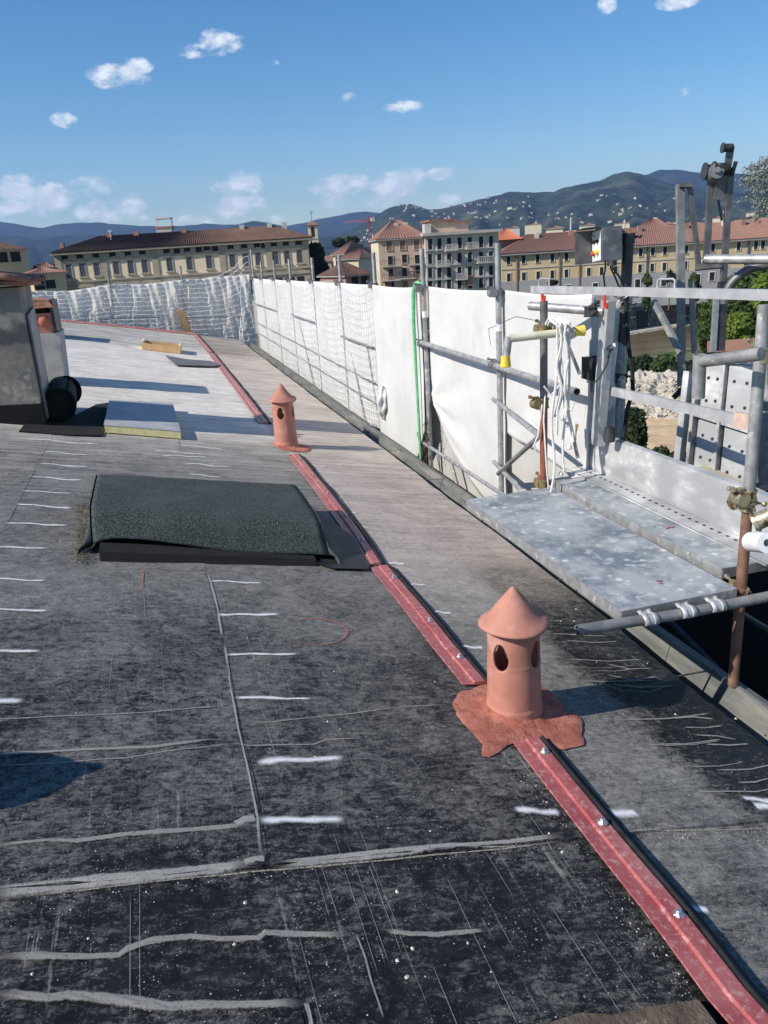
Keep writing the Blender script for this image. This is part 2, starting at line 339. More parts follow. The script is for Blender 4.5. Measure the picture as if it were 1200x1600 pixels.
def m_stucco():
    q = NT('stained_plaster')
    n = q.noise(3.5, 8, .65); n2 = q.noise(18, 6, .7); sp = q.n('ShaderNodeSeparateXYZ'); q.l(q.pos(), sp.inputs[0]); Z = q.math('ADD', sp.outputs['Z'], q.math('MULTIPLY_ADD', n, .5, -.25))
    c = q.mix(q.rng(n, .35, .65), (.20, .185, .16, 1), (.34, .30, .25, 1))
    c = q.mix(q.math('MULTIPLY', q.rng(Z, .92, 1.0), q.rng(Z, 1.2, 1.1)), c, (.10, .105, .10, 1))
    c = q.mix(q.math('MULTIPLY', q.rng(n2, .5, .6), q.rng(Z, .75, .6)), c, (.42, .39, .33, 1))
    q.bump(n2, .5, .01)
    return q.set(c, .95, 0, .2)
MT['stucco'] = m_stucco()
MT['grey_render'] = stock('grey_render', g(.30, (1, 1, .95)), g(.42, (1, 1, .96)), 5, .95, 0, .4, .006, 30, c3=g(.24), s3=4)
MT['tile'] = stock('roof_tile', (.30, .12, .075, 1), (.42, .20, .13, 1), 8, .9, 0, .4, .006, 40, c3=(.10, .085, .07, 1), s3=9, t3=(.5, .62))
MT['void'] = stock('dark_plaster', g(.06), g(.10), 5, .95, 0, .1)

def m_tiles(name, a, b, c3, w=.35):
    q = NT(name); n = q.noise(.35, 5, .6); n2 = q.noise(3.0, 4, .7)
    c = q.mix(q.rng(n2, .35, .65), a, b); c = q.mix(q.math('MULTIPLY', q.rng(n, .4, .65), .6), c, c3)
    return q.set(c, .9, 0, .2)
MT['old_tiles'] = m_tiles('old_roof_tiles', (.055, .036, .030, 1), (.15, .085, .065, 1), (.13, .085, .070, 1))
MT['red_tiles'] = m_tiles('red_roof_tiles', (.20, .105, .080, 1), (.31, .17, .13, 1), (.24, .15, .12, 1))
MT['new_tiles'] = m_tiles('new_roof_tiles', (.48, .15, .07, 1), (.55, .19, .10, 1), (.50, .20, .12, 1))
def wall(name, c, k=.82, s=.5, c3=None): return stock(name, tuple(v*k for v in c[:3])+(1,), c, s, .9, 0, 0, c3=c3, s3=.3)
MT['pal_wall'] = wall('palazzo_plaster', (.80, .66, .48, 1), .92)
MT['pal_stone'] = wall('palazzo_stone', (.42, .36, .27, 1))
MT['pal_attic'] = wall('palazzo_attic', (.52, .45, .35, 1))
MT['shutter'] = wall('blue_grey_shutter', (.085, .098, .13, 1))
MT['dark_glass'] = wall('dark_window', (.022, .024, .028, 1))
MT['pink_wall'] = wall('pink_plaster', (.60, .43, .32, 1), .9)
MT['cream_wall'] = wall('cream_plaster', (.66, .58, .42, 1), .9)
MT['grey_stone'] = wall('grey_stone', (.50, .485, .43, 1), .85)
MT['grey_trim'] = wall('grey_trim', (.50, .475, .43, 1), .85)
MT['yellow_wall'] = wall('ochre_plaster', (.60, .465, .275, 1), .92)
MT['ygrey'] = wall('grey_basement', (.36, .355, .35, 1), .9)
MT['white_wall'] = wall('white_plaster', (.56, .53, .48, 1), .85)
MT['brick_wall'] = wall('brick_red_plaster', (.36, .20, .15, 1), .85)
MT['trim_white'] = wall('white_trim', (.70, .68, .62, 1), .9)
MT['shutter_brown'] = wall('brown_shutter', (.26, .16, .12, 1))
MT['crane_red'] = wall('crane_red', (.34, .08, .08, 1))
MT['stone_dark'] = stock('embankment_stone', g(.07, (1, .97, .9)), g(.16, (1, .97, .9)), .8, .95, 0, .8, .2, 1.4, c3=g(.30, (1, .96, .88)), s3=.9, t3=(.55, .66))
MT['leafd'] = None

def m_leaf(name, c1, c2, tr=.25, sc_=1.2):
    q = NT(name); oi = q.n('ShaderNodeNewGeometry')
    n = q.noise(sc_, 4, .6); r = oi.outputs['Random Per Island']
    c = q.mix(q.math('ADD', q.math('MULTIPLY', q.rng(n, .35, .65), .6), q.math('MULTIPLY', r, .4)), c1, c2)
    q.set(c, .75, 0, .25)
    t = q.n('ShaderNodeBsdfTranslucent'); q.put(c, t.inputs['Color']); ms = q.n('ShaderNodeMixShader'); ms.inputs[0].default_value = tr
    q.l(q.b.outputs[0], ms.inputs[1]); q.l(t.outputs[0], ms.inputs[2]); q.l(ms.outputs[0], q.out.inputs['Surface'])
    return q.m
MT['leafd'] = m_leaf('dark_leaves', (.012, .022, .010, 1), (.045, .062, .028, 1), .1, .3)
MT['leafm'] = m_leaf('green_leaves', (.035, .065, .018, 1), (.10, .15, .045, 1), .3, .6)
MT['leafy'] = m_leaf('yellow_green_leaves', (.14, .20, .03, 1), (.26, .33, .07, 1), .35, 1.5)
MT['leafc'] = m_leaf('cypress_leaves', (.020, .035, .016, 1), (.06, .085, .035, 1), .2, 2)
MT['cedar'] = m_leaf('silver_needles', (.16, .19, .17, 1), (.42, .46, .43, 1), .2, 3)
MT['bark'] = stock('bark', (.10, .075, .05, 1), (.17, .13, .09, 1), 8, .95, 0, .5)

def m_ground():
    q = NT('ground'); n = q.noise(.02, 6, .6); n2 = q.noise(.35, 6, .65); sp = q.n('ShaderNodeSeparateXYZ'); q.l(q.pos(), sp.inputs[0])
    far = q.mix(q.rng(q.noise(.012, 8, .7), .42, .58), (.045, .065, .03, 1), (.16, .145, .12, 1))
    near = q.mix(q.rng(n2, .4, .6), (.06, .09, .03, 1), (.20, .17, .11, 1))
    c = q.mix(q.rng(sp.outputs['Z'], -13.2, -12.4), near, far)
    return q.set(c, .95, 0, .1)
MT['ground'] = m_ground()
def m_water():
    q = NT('river_water'); n = q.noise(.08, 5, .6, stretch=(1, 3, 1)); w = q.noise(1.2, 4, .6, stretch=(1, 3, 1))
    c = q.mix(q.rng(n, .4, .6), (.115, .088, .042, 1), (.15, .115, .06, 1)); q.bump(w, .25, .1)
    return q.set(c, .22, 0, .35)
MT['water'] = m_water()
MT['sand'] = stock('sand', (.52, .37, .21, 1), (.62, .46, .28, 1), .5, .95, 0, .6, .15, 1.5, c3=(.44, .31, .18, 1), s3=.3, stretch=(.5, 1.6, 1))
MT['gravel'] = stock('gravel', (.40, .36, .29, 1), (.56, .51, .43, 1), 1.2, .95, 0, .8, .15, 3, c3=(.30, .27, .21, 1), s3=.5)
def m_hill(name, c1, c2, c3, s=1.0, field=(.56, .62), fmix=.5):
    q = NT(name)
    n = q.noise(.0045*s, 9, .74); n2 = q.noise(.035*s, 6, .8); n3 = q.noise(.0022*s, 6, .7)
    c = q.mix(q.rng(q.math('ADD', n, q.math('MULTIPLY_ADD', n2, .5, -.25)), .38, .62), c1, c2)
    c = q.mix(q.math('MULTIPLY', q.rng(q.math('ADD', n3, q.math('MULTIPLY_ADD', n2, .25, -.125)), field[0], field[1]), fmix), c, c3)
    q.bump(q.math('ADD', n2, n), .8, 30)
    return q.set(c, .95, 0, .1)
MT['hill_near'] = m_hill('wooded_hill', (.012, .022, .012, 1), (.070, .090, .045, 1), (.20, .20, .12, 1), fmix=.5)
MT['hill_mid'] = m_hill('wooded_foothill', (.010, .018, .012, 1), (.03, .042, .025, 1), (.08, .085, .06, 1))
MT['hill_far'] = m_hill('far_ridge', (.010, .018, .016, 1), (.03, .04, .03, 1), (.07, .08, .055, 1), .6)

# ------------------------------------------------------------------ mesh building
COL = sc.collection
class MB:
    def __init__(s): s.v = []; s.f = []; s.mi = []; s.m = 0; s.uv = None
    def add(s, vs, fs):
        o = len(s.v); s.v += [tuple(v) for v in vs]; s.f += [tuple(i+o for i in f) for f in fs]; s.mi += [s.m]*len(fs); return s
    def hexa(s, p):   # 8 corners: bottom 4 ccw, top 4 ccw
        return s.add(p, [(3, 2, 1, 0), (4, 5, 6, 7), (0, 1, 5, 4), (1, 2, 6, 5), (2, 3, 7, 6), (3, 0, 4, 7)])
    def box(s, a, b):
        x0, y0, z0 = a; x1, y1, z1 = b
        return s.hexa([(x0, y0, z0), (x1, y0, z0), (x1, y1, z0), (x0, y1, z0), (x0, y0, z1), (x1, y0, z1), (x1, y1, z1), (x0, y1, z1)])
    def obox(s, c, ax, ay, az):   # centre and three half-axes
        c, ax, ay, az = map(Vector, (c, ax, ay, az))
        return s.hexa([c-ax-ay-az, c+ax-ay-az, c+ax+ay-az, c-ax+ay-az, c-ax-ay+az, c+ax-ay+az, c+ax+ay+az, c-ax+ay+az])
    def bar(s, p0, p1, w, h, up=(0, 0, 1)):
        p0, p1 = Vector(p0), Vector(p1); d = (p1-p0); u = Vector(up); sx = d.cross(u)
        if sx.length < 1e-5: sx = d.cross(Vector((1, 0, 0)))
        sx.normalize(); sz = sx.cross(d).normalized()
        return s.obox((p0+p1)/2, sx*w/2, d/2, sz*h/2)
    def tube(s, pts, r, n=12, closed=True, hollow=0):
        pts = [Vector(p) for p in pts]; rs = r if isinstance(r, (list, tuple)) else [r]*len(pts)
        vs = []; prev = None
        for i, p in enumerate(pts):
            d = (pts[min(i+1, len(pts)-1)]-pts[max(i-1, 0)]).normalized()
            if prev is None:
                a = d.cross(Vector((0, 0, 1)));  a = a if a.length > .05 else d.cross(Vector((1, 0, 0)))
            else: a = prev - d*prev.dot(d)
            a.normalize(); prev = a; b = d.cross(a)
            for k in range(n):
                t = 2*PI*k/n; vs.append(p + (a*math.cos(t)+b*math.sin(t))*rs[i])
        fs = []
        for i in range(len(pts)-1):
            for k in range(n):
                k2 = (k+1) % n; fs.append((i*n+k, i*n+k2, (i+1)*n+k2, (i+1)*n+k))
        if closed and not hollow:
            fs.append(tuple(range(n-1, -1, -1))); fs.append(tuple((len(pts)-1)*n+k for k in range(n)))
        s.add(vs, fs)
        if hollow:   # open tube: inner wall and rims
            o2 = MB(); o2.tube(pts, [q-hollow for q in rs], n, closed=False); base = len(s.v)
            s.v += o2.v; s.f += [tuple(reversed([i+base for i in f])) for f in o2.f]; s.mi += [s.m]*len(o2.f)
            b0 = base-len(vs); e = (len(pts)-1)*n
            for k in range(n):
                k2 = (k+1) % n
                s.f.append((b0+k2, b0+k, base+k, base+k2)); s.f.append((b0+e+k, b0+e+k2, base+e+k2, base+e+k)); s.mi += [s.m, s.m]
        return s
    def lathe(s, prof, n=32, c=(0, 0, 0), wob=0):
        vs = []; fs = []; c = Vector(c)
        for i, (r, z) in enumerate(prof):
            for k in range(n):
                t = 2*PI*k/n; vs.append(c+Vector((r*math.cos(t), r*math.sin(t), z + wob*r*math.sin(2*t+1))))
        for i in range(len(prof)-1):
            for k in range(n):
                k2 = (k+1) % n; fs.append((i*n+k, i*n+k2, (i+1)*n+k2, (i+1)*n+k))
        return s.add(vs, fs)
    def grid(s, nu, nv, fn, two=False):
        vs = [fn(i/nu, j/nv) for j in range(nv+1) for i in range(nu+1)]
        fs = [(j*(nu+1)+i, j*(nu+1)+i+1, (j+1)*(nu+1)+i+1, (j+1)*(nu+1)+i) for j in range(nv) for i in range(nu)]
        return s.add(vs, fs)
def wloc(o):
    v = Vector((0, 0, 0))
    while o is not None: v += o.location; o = o.parent
    return v
def tag(o, label=None, cat=None, group=None, kind=None):
    if label: o['label'] = label
    if cat: o['category'] = cat
    if group: o['group'] = group
    if kind: o['kind'] = kind
    return o
def obj(name, mb, mat, parent=None, smooth=False, loc=None, label=None):
    me = bpy.data.meshes.new(name)
    org = wloc(parent) if parent is not None else Vector((0, 0, 0))
    if parent is None and loc is not None: org = Vector(loc)
    me.from_pydata([(v[0]-org.x, v[1]-org.y, v[2]-org.z) for v in mb.v], [], mb.f)
    for m in (mat if isinstance(mat, (list, tuple)) else [mat]): me.materials.append(MT[m] if isinstance(m, str) else m)
    if any(mb.mi): me.polygons.foreach_set('material_index', mb.mi)
    if mb.uv:
        ul = me.uv_layers.new(name='UVMap'); k = 0
        for p in me.polygons:
            for li in p.loop_indices: ul.data[li].uv = mb.uv[me.loops[li].vertex_index]
    if smooth: me.polygons.foreach_set('use_smooth', [True]*len(me.polygons))
    me.update()
    o = bpy.data.objects.new(name, me); COL.objects.link(o)
    if parent is not None: o.parent = parent
    elif loc is not None: o.location = loc
    if smooth and smooth != 'all':
        try: me.set_sharp_from_angle(angle=rad(38))
        except Exception: pass
    if label: o['label'] = label
    return o
def thing(name, label, cat, loc=(0, 0, 0), group=None):
    o = bpy.data.objects.new(name, None); COL.objects.link(o); o.location = loc; o.empty_display_size = .1
    return tag(o, label, cat, group)
def single(name, mb, mat, label, cat, group=None, smooth=False, loc=None):
    if loc is None: loc = mb.v[0]
    return tag(obj(name, mb, mat, None, smooth, loc), label, cat, group)
def copy_tree(o, parent=None):
    c = o.copy(); COL.objects.link(c)
    if parent is not None: c.parent = parent
    for ch in list(o.children): copy_tree(ch, c)
    return c
def fbm(x, y, z=0, o=4): return mn.fractal(Vector((x, y, z)), 1.0, 2.0, o)

# ================================================================== SETTING: terrain, river, hills
DV = Vector((.949, .315, 0)); NV = Vector((-.315, .949, 0)); RB = Vector((88.5, 139.6, 0))   # far bank line of the river
def terrain():
    prof = [(-700, -14), (-60, -14), (-33, -14.2), (-26, -17.6), (-.6, -17.6), (-.3, -17.6), (0, -12.0), (40, -12), (200, -12), (1500, -12), (5000, -12), (7000, -12)]
    mb = MB(); us = [-6900, -4000, -1200, -400, -150, 0, 150, 400, 1200, 4000, 6900]
    for s_, z in prof:
        for u in us: p = RB+DV*u+NV*s_; mb.v.append((p.x, p.y, z))
    n = len(us)
    for i in range(len(prof)-1):
        for k in range(n-1): mb.f.append((i*n+k, i*n+k+1, (i+1)*n+k+1, (i+1)*n+k)); mb.mi.append(0)
    tag(obj('ground', mb, 'ground'), kind='structure')
    mb = MB(); 
    vs = [RB+DV*u+NV*s_ for u, s_ in ((-900, -30), (900, -30), (900, -.2), (-900, -.2))]
    mb.add([(v.x, v.y, -16.5) for v in vs], [(0, 1, 2, 3)])
    tag(obj('river', mb, 'water'), kind='structure')
    mb = MB()   # weir foam line along the far side
    for k in range(60):
        a = RB+DV*(-12+k*.6)+NV*(-3.2+.25*math.sin(k*.7)); b = RB+DV*(-12+(k+1)*.6)+NV*(-3.2+.25*math.sin((k+1)*.7)); w = .22+.15*math.sin(k*1.9)
        mb.add([(a.x, a.y, -16.46), (b.x, b.y, -16.46), (b.x-w*.3, b.y+w, -16.44), (a.x-w*.3, a.y+w, -16.44)], [(0, 1, 2, 3)])
    tag(obj('river_foam', mb, 'trim_white'), kind='stuff', label='thin white line of foam on the brown river', cat='foam')
terrain()

def hill(name, sil, D, mat, base_frac=.55, z0=-12, rows=44, rough=1.0, step=6, seed=0):
    """a ridge standing at its real distance D: crest heights surveyed, the slope falling towards the city"""
    mb = MB(); xs = [p[0] for p in sil]; ys = [p[1] for p in sil]
    cols = int((xs[-1]-xs[0])/step)
    crest = []
    for i in range(cols+1):
        x = xs[0]+(xs[-1]-xs[0])*i/cols; y = float(np.interp(x, xs, ys))
        d = ray(x, y); hd = Vector((d.x, d.y, 0)); t = D/hd.length; p = CAM+d*t
        crest.append((hd.normalized(), p.z))
    def pt(i, v):
        hd, zc = crest[i]; 
        u = i*step/60.0
        zc = zc + (fbm(u*3.1+seed, 2.2, 0, 5))*D*.0009*rough
        r = D*(base_frac+(1-base_frac)*v)
        sh = v**1.25
        amp = math.sin(PI*min(1, v))**.7
        rid = fbm(u*1.6+seed, v*2.2, seed, 5)
        z = z0-6+(zc-z0+6)*min(1.0, sh) + rid*(zc-z0)*.16*amp*rough
        return hd*r + Vector((0, 0, z))
    rs = rows+6
    for j in range(rows+1):
        for i in range(cols+1): mb.v.append(tuple(pt(i, j/rows)))
    for j in range(1, 7):     # the back slope
        for i in range(cols+1):
            hd, zc = crest[i]; p = pt(i, 1.0); q = hd*(D*(1+.012*j)); mb.v.append((q.x, q.y, p.z-(p.z-z0)*(j/6)**1.5))
    n = cols+1
    for j in range(rs):
        for i in range(cols): mb.f.append((j*n+i, j*n+i+1, (j+1)*n+i+1, (j+1)*n+i)); mb.mi.append(0)
    o = obj(name, mb, mat, None, 'all'); tag(o, kind='structure')
    return pt, cols, xs[0], step
hill('far_ridge', [(-700, 352), (-400, 340), (-200, 350), (0, 346), (30, 351), (65, 357), (85, 351), (120, 348), (150, 347), (172, 350), (210, 352), (240, 354), (300, 352), (320, 349), (350, 351), (390, 350), (415, 352), (445, 353), (480, 347), (500, 342), (530, 336), (570, 330), (590, 332), (640, 340), (700, 345), (800, 350)], 8600, 'hill_far', .72, seed=1, rough=.8)
hill('far_ridge', [(880, 300), (960, 285), (1010, 273), (1032, 265), (1062, 265), (1095, 270), (1140, 270), (1164, 272), (1200, 277), (1300, 290), (1450, 300), (1700, 290), (1900, 300)], 7400, 'hill_far', .72, seed=5, rough=.8)
hill('wooded_foothill', [(-700, 372), (-300, 360), (-150, 368), (0, 366), (60, 374), (120, 366), (200, 370), (300, 364), (350, 357), (375, 349), (395, 346), (415, 347), (440, 352), (462, 362), (480, 366), (520, 372), (600, 376), (700, 380)], 6000, 'hill_mid', .6, seed=9)
HP = hill('wooded_hill', [(420, 392), (480, 374), (520, 368), (548, 360), (575, 346), (597, 331), (615, 322), (639, 318), (660, 324), (672, 328), (696, 325), (720, 318), (744, 313), (774, 306), (795, 300), (840, 300), (864, 300), (879, 294), (906, 288), (939, 282), (960, 272), (981, 267), (1002, 272), (1020, 278), (1050, 287), (1095, 296), (1140, 300), (1200, 303), (1300, 306), (1500, 300), (1800, 310)], 4700, 'hill_near', .52, rows=56, seed=3)
def villas():
    pt, cols, x0, step = HP
    protos = []
    for k, (w, d, h) in enumerate([(22, 12, 9), (34, 14, 11), (16, 14, 8)]):
        mb = MB(); mb.box((-w/2, -d/2, -8), (w/2, d/2, h)); mb.m = 1
        mb.add([(-w/2-1, -d/2-1, h), (w/2+1, -d/2-1, h), (w/2+1, d/2+1, h), (-w/2-1, d/2+1, h), (-w/2+5, 0, h+3.5), (w/2-5, 0, h+3.5)], [(0, 1, 5, 4), (1, 2, 5), (2, 3, 4, 5), (3, 0, 4), (3, 2, 1, 0)])
        me = bpy.data.meshes.new('hillside_villa'); me.from_pydata(mb.v, [], mb.f)
        for wm in (['white_wall', 'cream_wall', 'cream_wall'][k], 'red_tiles'): me.materials.append(MT[wm])
        me.polygons.foreach_set('material_index', mb.mi); protos.append(me)
    r = random.Random(11); n = 0; clusters = [(640, .93, 26), (700, .9, 40), (745, .92, 40), (775, .86, 30), (690, .7, 45), (620, .7, 40), (800, .62, 60), (860, .45, 60), (960, .55, 40), (900, .35, 60), (580, .5, 30), (1050, .35, 60), (1140, .35, 50), (1050, .6, 40), (650, .45, 60), (760, .5, 60), (985, .42, 30)]
    while n < 150:
        cx, cv, sp = r.choice(clusters); x = r.gauss(cx, sp*.6); v = min(.985, max(.22, r.gauss(cv, .07)))
        i = int((x-x0)/step)
        if not 0 <= i < cols: continue
        f = (x-x0)/step-i; p = pt(i, v)*(1-f)+pt(i+1, v)*f
        o = bpy.data.objects.new('hillside_villa', r.choice(protos)); COL.objects.link(o)
        o.location = p; o.rotation_euler = (0, 0, -_a+r.uniform(-.9, .9)-.25); s_ = r.uniform(.6, 1.35)*(.75+.25*v); s_ *= r.uniform(.38, .68); o.scale = (s_, s_, s_)
        col_ = 'white' if o.data is protos[0] else 'cream'
        zone = 'on the crest of the left hilltop' if x < 665 and v > .8 else 'on the slope below the left hilltop' if x < 690 else 'in the row along the ridge above the grey stone building' if x < 800 and v > .8 else 'on the slope above the grey stone building' if x < 800 else 'on the wooded slope left of the main summit' if x < 940 else 'below the main summit, left of the hoist' if x < 1060 else 'on the slope behind the hoist head'
        tag(o, 'small %s tiled house %s' % (col_, zone), 'house', 'houses %s' % zone); n += 1
villas()

# ================================================================== SETTING: our own roof
XS = [-4.1, -3.05, -2.0, -.965, .115, 1.12, 2.225]
YS = [-3.2, 1.885, 7.93, 14.7, 21.75]
roof = thing('roof', None, None); roof['kind'] = 'structure'
def lift_of(i, j): return .0055*(5-i)/2.5 + (.006 if j else 0) + .003*(j % 2)
def wav(x, y): return .0035*fbm(x*2.2, y*1.3, 3) + .002*fbm(x*7, y*6, 9, 2)
def surf(x, y):
    i = max(k for k in range(6) if x >= XS[k] or k == 0); j = max(k for k in range(4) if y >= YS[k] or k == 0)
    return -.012+lift_of(i, j)+wav(x, y)
def sheet(x0, x1, y0, y1, lift, fine):
    nx = max(4, int((x1-x0)/(.045 if fine else .12))); ny = max(6, int((y1-y0)/(.06 if fine else .2)))
    x0 -= .03
    def fn(u, v):
        x = x0+(x1-x0)*u; y = y0+(y1-y0)*v
        dz = wav(x, y)
        if x1 > 2.1 and u == 1: x -= .075*min(1, max(0, (3.7-y)/1.4))
        # the lapped edge swells a little and waves
        dx = .006*fbm(y*1.7, x0*3, 5) if 0 < u < 1 else .012*fbm(y*1.3, x*3, 5)
        dy = .010*fbm(x*2.1, y0*3, 7) if v in (0, 1) else 0
        e = max(0, 1-(u*(x1-x0))/.05)*.002 + max(0, 1-(v*(y1-y0))/.06)*.002
        return Vector((x+dx, y+dy, rz(x, -.012+lift+dz+e)))
    mb = MB(); mb.grid(nx, ny, fn)
    n = nx+1      # skirts so that the overlap has an edge
    ring = [i for i in range(n)]+[j*n+nx for j in range(1, ny+1)]+[ny*n+i for i in range(nx-1, -1, -1)]+[j*n for j in range(ny-1, 0, -1)]
    base = len(mb.v)
    for i in ring: v = mb.v[i]; mb.v.append((v[0], v[1], v[2]-.013))
    for a in range(len(ring)):
        b = (a+1) % len(ring); mb.f.append((ring[b], ring[a], base+a, base+b)); mb.mi.append(0)
    return mb
for j in range(4):
    for i in range(6):
        lift = lift_of(i, j)
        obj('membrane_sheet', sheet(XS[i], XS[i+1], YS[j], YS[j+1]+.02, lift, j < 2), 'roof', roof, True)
mb = MB()    # the deck under the sheets and the eave board
mb.hexa([(-4.2, -3.3, rz(-4.2, -.3)), (2.2, -3.3, rz(2.2, -.3)), (2.2, 21.7, rz(2.2, -.3)), (-4.2, 21.7, rz(-4.2, -.3)),
         (-4.2, -3.3, rz(-4.2, -.04)), (2.2, -3.3, rz(2.2, -.04)), (2.2, 21.7, rz(2.2, -.04)), (-4.2, 21.7, rz(-4.2, -.04))])
obj('roof_boards', mb, 'void', roof)
mb = MB(); mb.box((-4.3, -3.3, -14.2), (2.12, 21.6, rz(2.2)-.35))
tag(obj('building_wall', mb, 'void'), kind='structure')

def ribbon(pts, w, off=.006, mat='dustline', name='plaster_line', jitter=.25, seed=0, taper=False, raw=False):
    dome = .0 if mat in ('spray', 'redmark') else min(.0035, w*.13)
    """a flat line of paint or plaster lying on the roof; pts are sighted points unless raw"""
    P = [Vector(p) if raw else roofp(*p) for p in pts]
    # resample
    Q = [P[0]]
    for a, b in zip(P, P[1:]):
        n = max(1, int((b-a).length/.04)); Q += [a.lerp(b, (k+1)/n) for k in range(n)]
    if len(Q) < 3: Q = [P[0], (P[0]+P[-1])/2, P[-1]]
    mb = MB(); mb.uv = []; L = len(Q); tot = 0
    for i, p in enumerate(Q):
        d = (Q[min(i+1, L-1)]-Q[max(i-1, 0)]).normalized(); nrm = Vector((d.y, -d.x, 0)).normalized()
        ww = w*(1+jitter*fbm(i*.31, seed*7.7, 1, 3)*2)/2; j = nrm*(fbm(i*.17, seed+4.4, 2, 3)*w*.35*jitter*2)
        for s_, hh in ((-1, 0), (-.55, .8), (0, 1), (.55, .8), (1, 0)):
            q = p+nrm*ww*s_+j; mb.v.append((q.x, q.y, rz(q.x, surf(q.x, q.y)+.0018+off*.12+hh*dome*(.7+.6*fbm(i*.5, s_*2+seed, 3, 2))))); mb.uv.append((i/(L-1), (s_+1)/2))
    for i in range(L-1):
        for k in range(4): mb.f.append((i*5+k, i*5+k+1, i*5+6+k, i*5+5+k)); mb.mi.append(0)
    o = obj(name, mb, mat, roof); return o
c1 = lambda *a: [(a[i]/2, 1000+a[i+1]/2) for i in range(0, len(a), 2)]
LN = [(c1(-40,252,200,240,430,230,600,215,720,208), .010), (c1(762,262,900,250,1100,230,1230,212,1400,200), .009),
      (c1(-40,362,200,348,470,338,560,325,650,312,700,316), .012), (c1(-40,400,200,385,400,370,560,345,740,325), .008), (c1(690,330,740,326,780,330,980,325,1020,310,1130,308), .010),
      (c1(-40,650,150,630,240,630,380,612,560,600,700,588,800,578), .015),
      (c1(-40,985,170,985,280,985,370,980,400,960,480,935,600,922,690,930,810,928,830,912,960,915,1060,918,1110,905), .017),
      (c1(1200,900,1280,910,1360,912,1440,905,1520,900), .013), (c1(-20,1105,160,1115,210,1105,400,1120,530,1140,700,1135,960,1130), .022), (c1(955,1128,965,1160,975,1210), .012),
      (c1(1110,905,1140,980,1160,1060,1200,1180), .006)]
for k, (p, w) in enumerate(LN): ribbon(p, w*(1.5 if w > .01 else 1.0), .008, 'dustline', seed=k)
# smeared laps along the cross seam and the long seam
ribbon(c1(-40,795,150,775,300,755,430,745,620,722,740,708,830,703), .042, .013, 'whiteline', 'lap_smear', seed=31)
ribbon(c1(835,708,1000,690,1200,668,1400,644,1600,630,1770,614), .032, .013, 'whiteline', 'lap_smear', seed=32)
ribbon(c1(-40,808,300,770,600,738,830,716,1200,684,1500,652,1770,622), .010, .004, 'seamdust', 'lap_smear', seed=33)
ribbon([(970,1300),(1020,1296),(1100,1294),(1210,1290)], .008, .010, 'seamdust', 'lap_smear', seed=34)
ribbon(c1(826,708,812,640,806,560,790,480,770,380,745,270,722,150,700,0), .011, .014, 'whiteline', 'lap_smear', seed=35)
ribbon([(348,1000),(342,960),(335,930),(324,893)], .012, .014, 'whiteline', 'lap_smear', seed=36)
ribbon(c1(730,580,770,565,800,560), .035, .016, 'whiteline', 'lap_smear', seed=37)
ribbon(c1(760,700,800,690,830,690), .03, .017, 'whiteline', 'lap_smear', seed=38)
c6 = lambda *a: [(700+a[i]/2.4, 720+a[i+1]/2.4) for i in range(0, len(a), 2)]
for k, a in enumerate([(430,672,540,682,640,676), (400,648,520,655,600,655), (440,742,600,752,735,744), (590,760,680,780,770,776), (590,800,700,822,790,808), (600,835,720,850,850,842), (840,968,920,960,1000,968), (880,1000,960,1002,1030,992), (920,1028,1010,1032,1085,1045), (960,1062,1060,1066,1130,1060)]):
    ribbon(c6(*a), .012, .010, 'dustline', 'plaster_line', seed=50+k)
_r = random.Random(78)
for k in range(34):      # fine scratches running along the rolls
    x = _r.choice([_r.uniform(.15, .42), _r.uniform(.12, .5), _r.uniform(.55, 1.0), _r.uniform(-.9, .1)]); y = _r.uniform(1.0, 1.8) if k < 20 else _r.uniform(2, 3.6); l = _r.uniform(.15, .6)
    ribbon([(x, y, 0), (x+_r.uniform(-.008, .008), y+l, 0)], _r.uniform(.0013, .0024), .008, 'dustline', 'scratch', raw=True, seed=300+k)
_r = random.Random(77)
for k in range(15):
    y = _r.uniform(2.05, 3.75); xa = _r.uniform(1.62, 1.86); xb = _r.uniform(1.98, 2.14)
    ribbon([(xa, y, 0), ((xa+xb)/2, y+_r.uniform(-.03, .0), 0), (xb, y+_r.uniform(-.01, .03), 0)], _r.uniform(.005, .011), .01, 'dustline', 'plaster_line', raw=True, seed=200+k)
ribbon(c6(560,830,620,850,665,870), .006, .010, 'dustline', 'plaster_line', seed=70)
DASH = [(330,909,408,911),(343,962,435,961),(355,1024,462,1022),(372,1092,484,1092),(402,1190,532,1184),(405,1285,534,1282),
 (-40,953,76,955),(-40,1018,62,1019),(-60,1097,36,1095),(-10,906,67,909),(-10,855,68,858),(12,818,100,822),(28,789,112,795),(40,768,110,772),(52,746,126,751),(62,725,135,730),(72,707,133,711),(40,687,150,694),
 (247,705,320,710),(290,724,357,730),(295,741,345,746),(285,696,345,702),(255,712,318,714),
 (809,1265,868,1269),(945,1276,993,1269),(1058,1413,1106,1419),(1165,1247,1210,1252),(1180,1257,1215,1262),(718,1011,750,1012),(680,956,700,958),(641,914,664,914),(612,880,629,881),
 (539,800,553,801),(519,777,530,777),(504,757,514,758),(473,725,505,729),(563,823,574,824)]
for k, (a, b, c, d) in enumerate(DASH):
    w = .032 if b > 1150 else .026
    w = .030 if b < 760 else w
    w *= .85+.35*((k*37) % 10)/10
    ribbon([(a-3-(k*13) % 5, b), ((a*2+c)/3, (b*2+d)/3-.8), ((a+c*2)/3, (b+d*2)/3+.8), (c+3+(k*7) % 6, d)], w*1.8, .018, 'spray', 'paint_dash', .3, seed=90+k)
ring = [(492+50*math.cos(t), 988+21*math.sin(t)) for t in [(-170+i*14)*PI/180 for i in range(25)]]
ribbon(ring, .013, .012, 'redmark', 'chalk_ring', .6, seed=5)
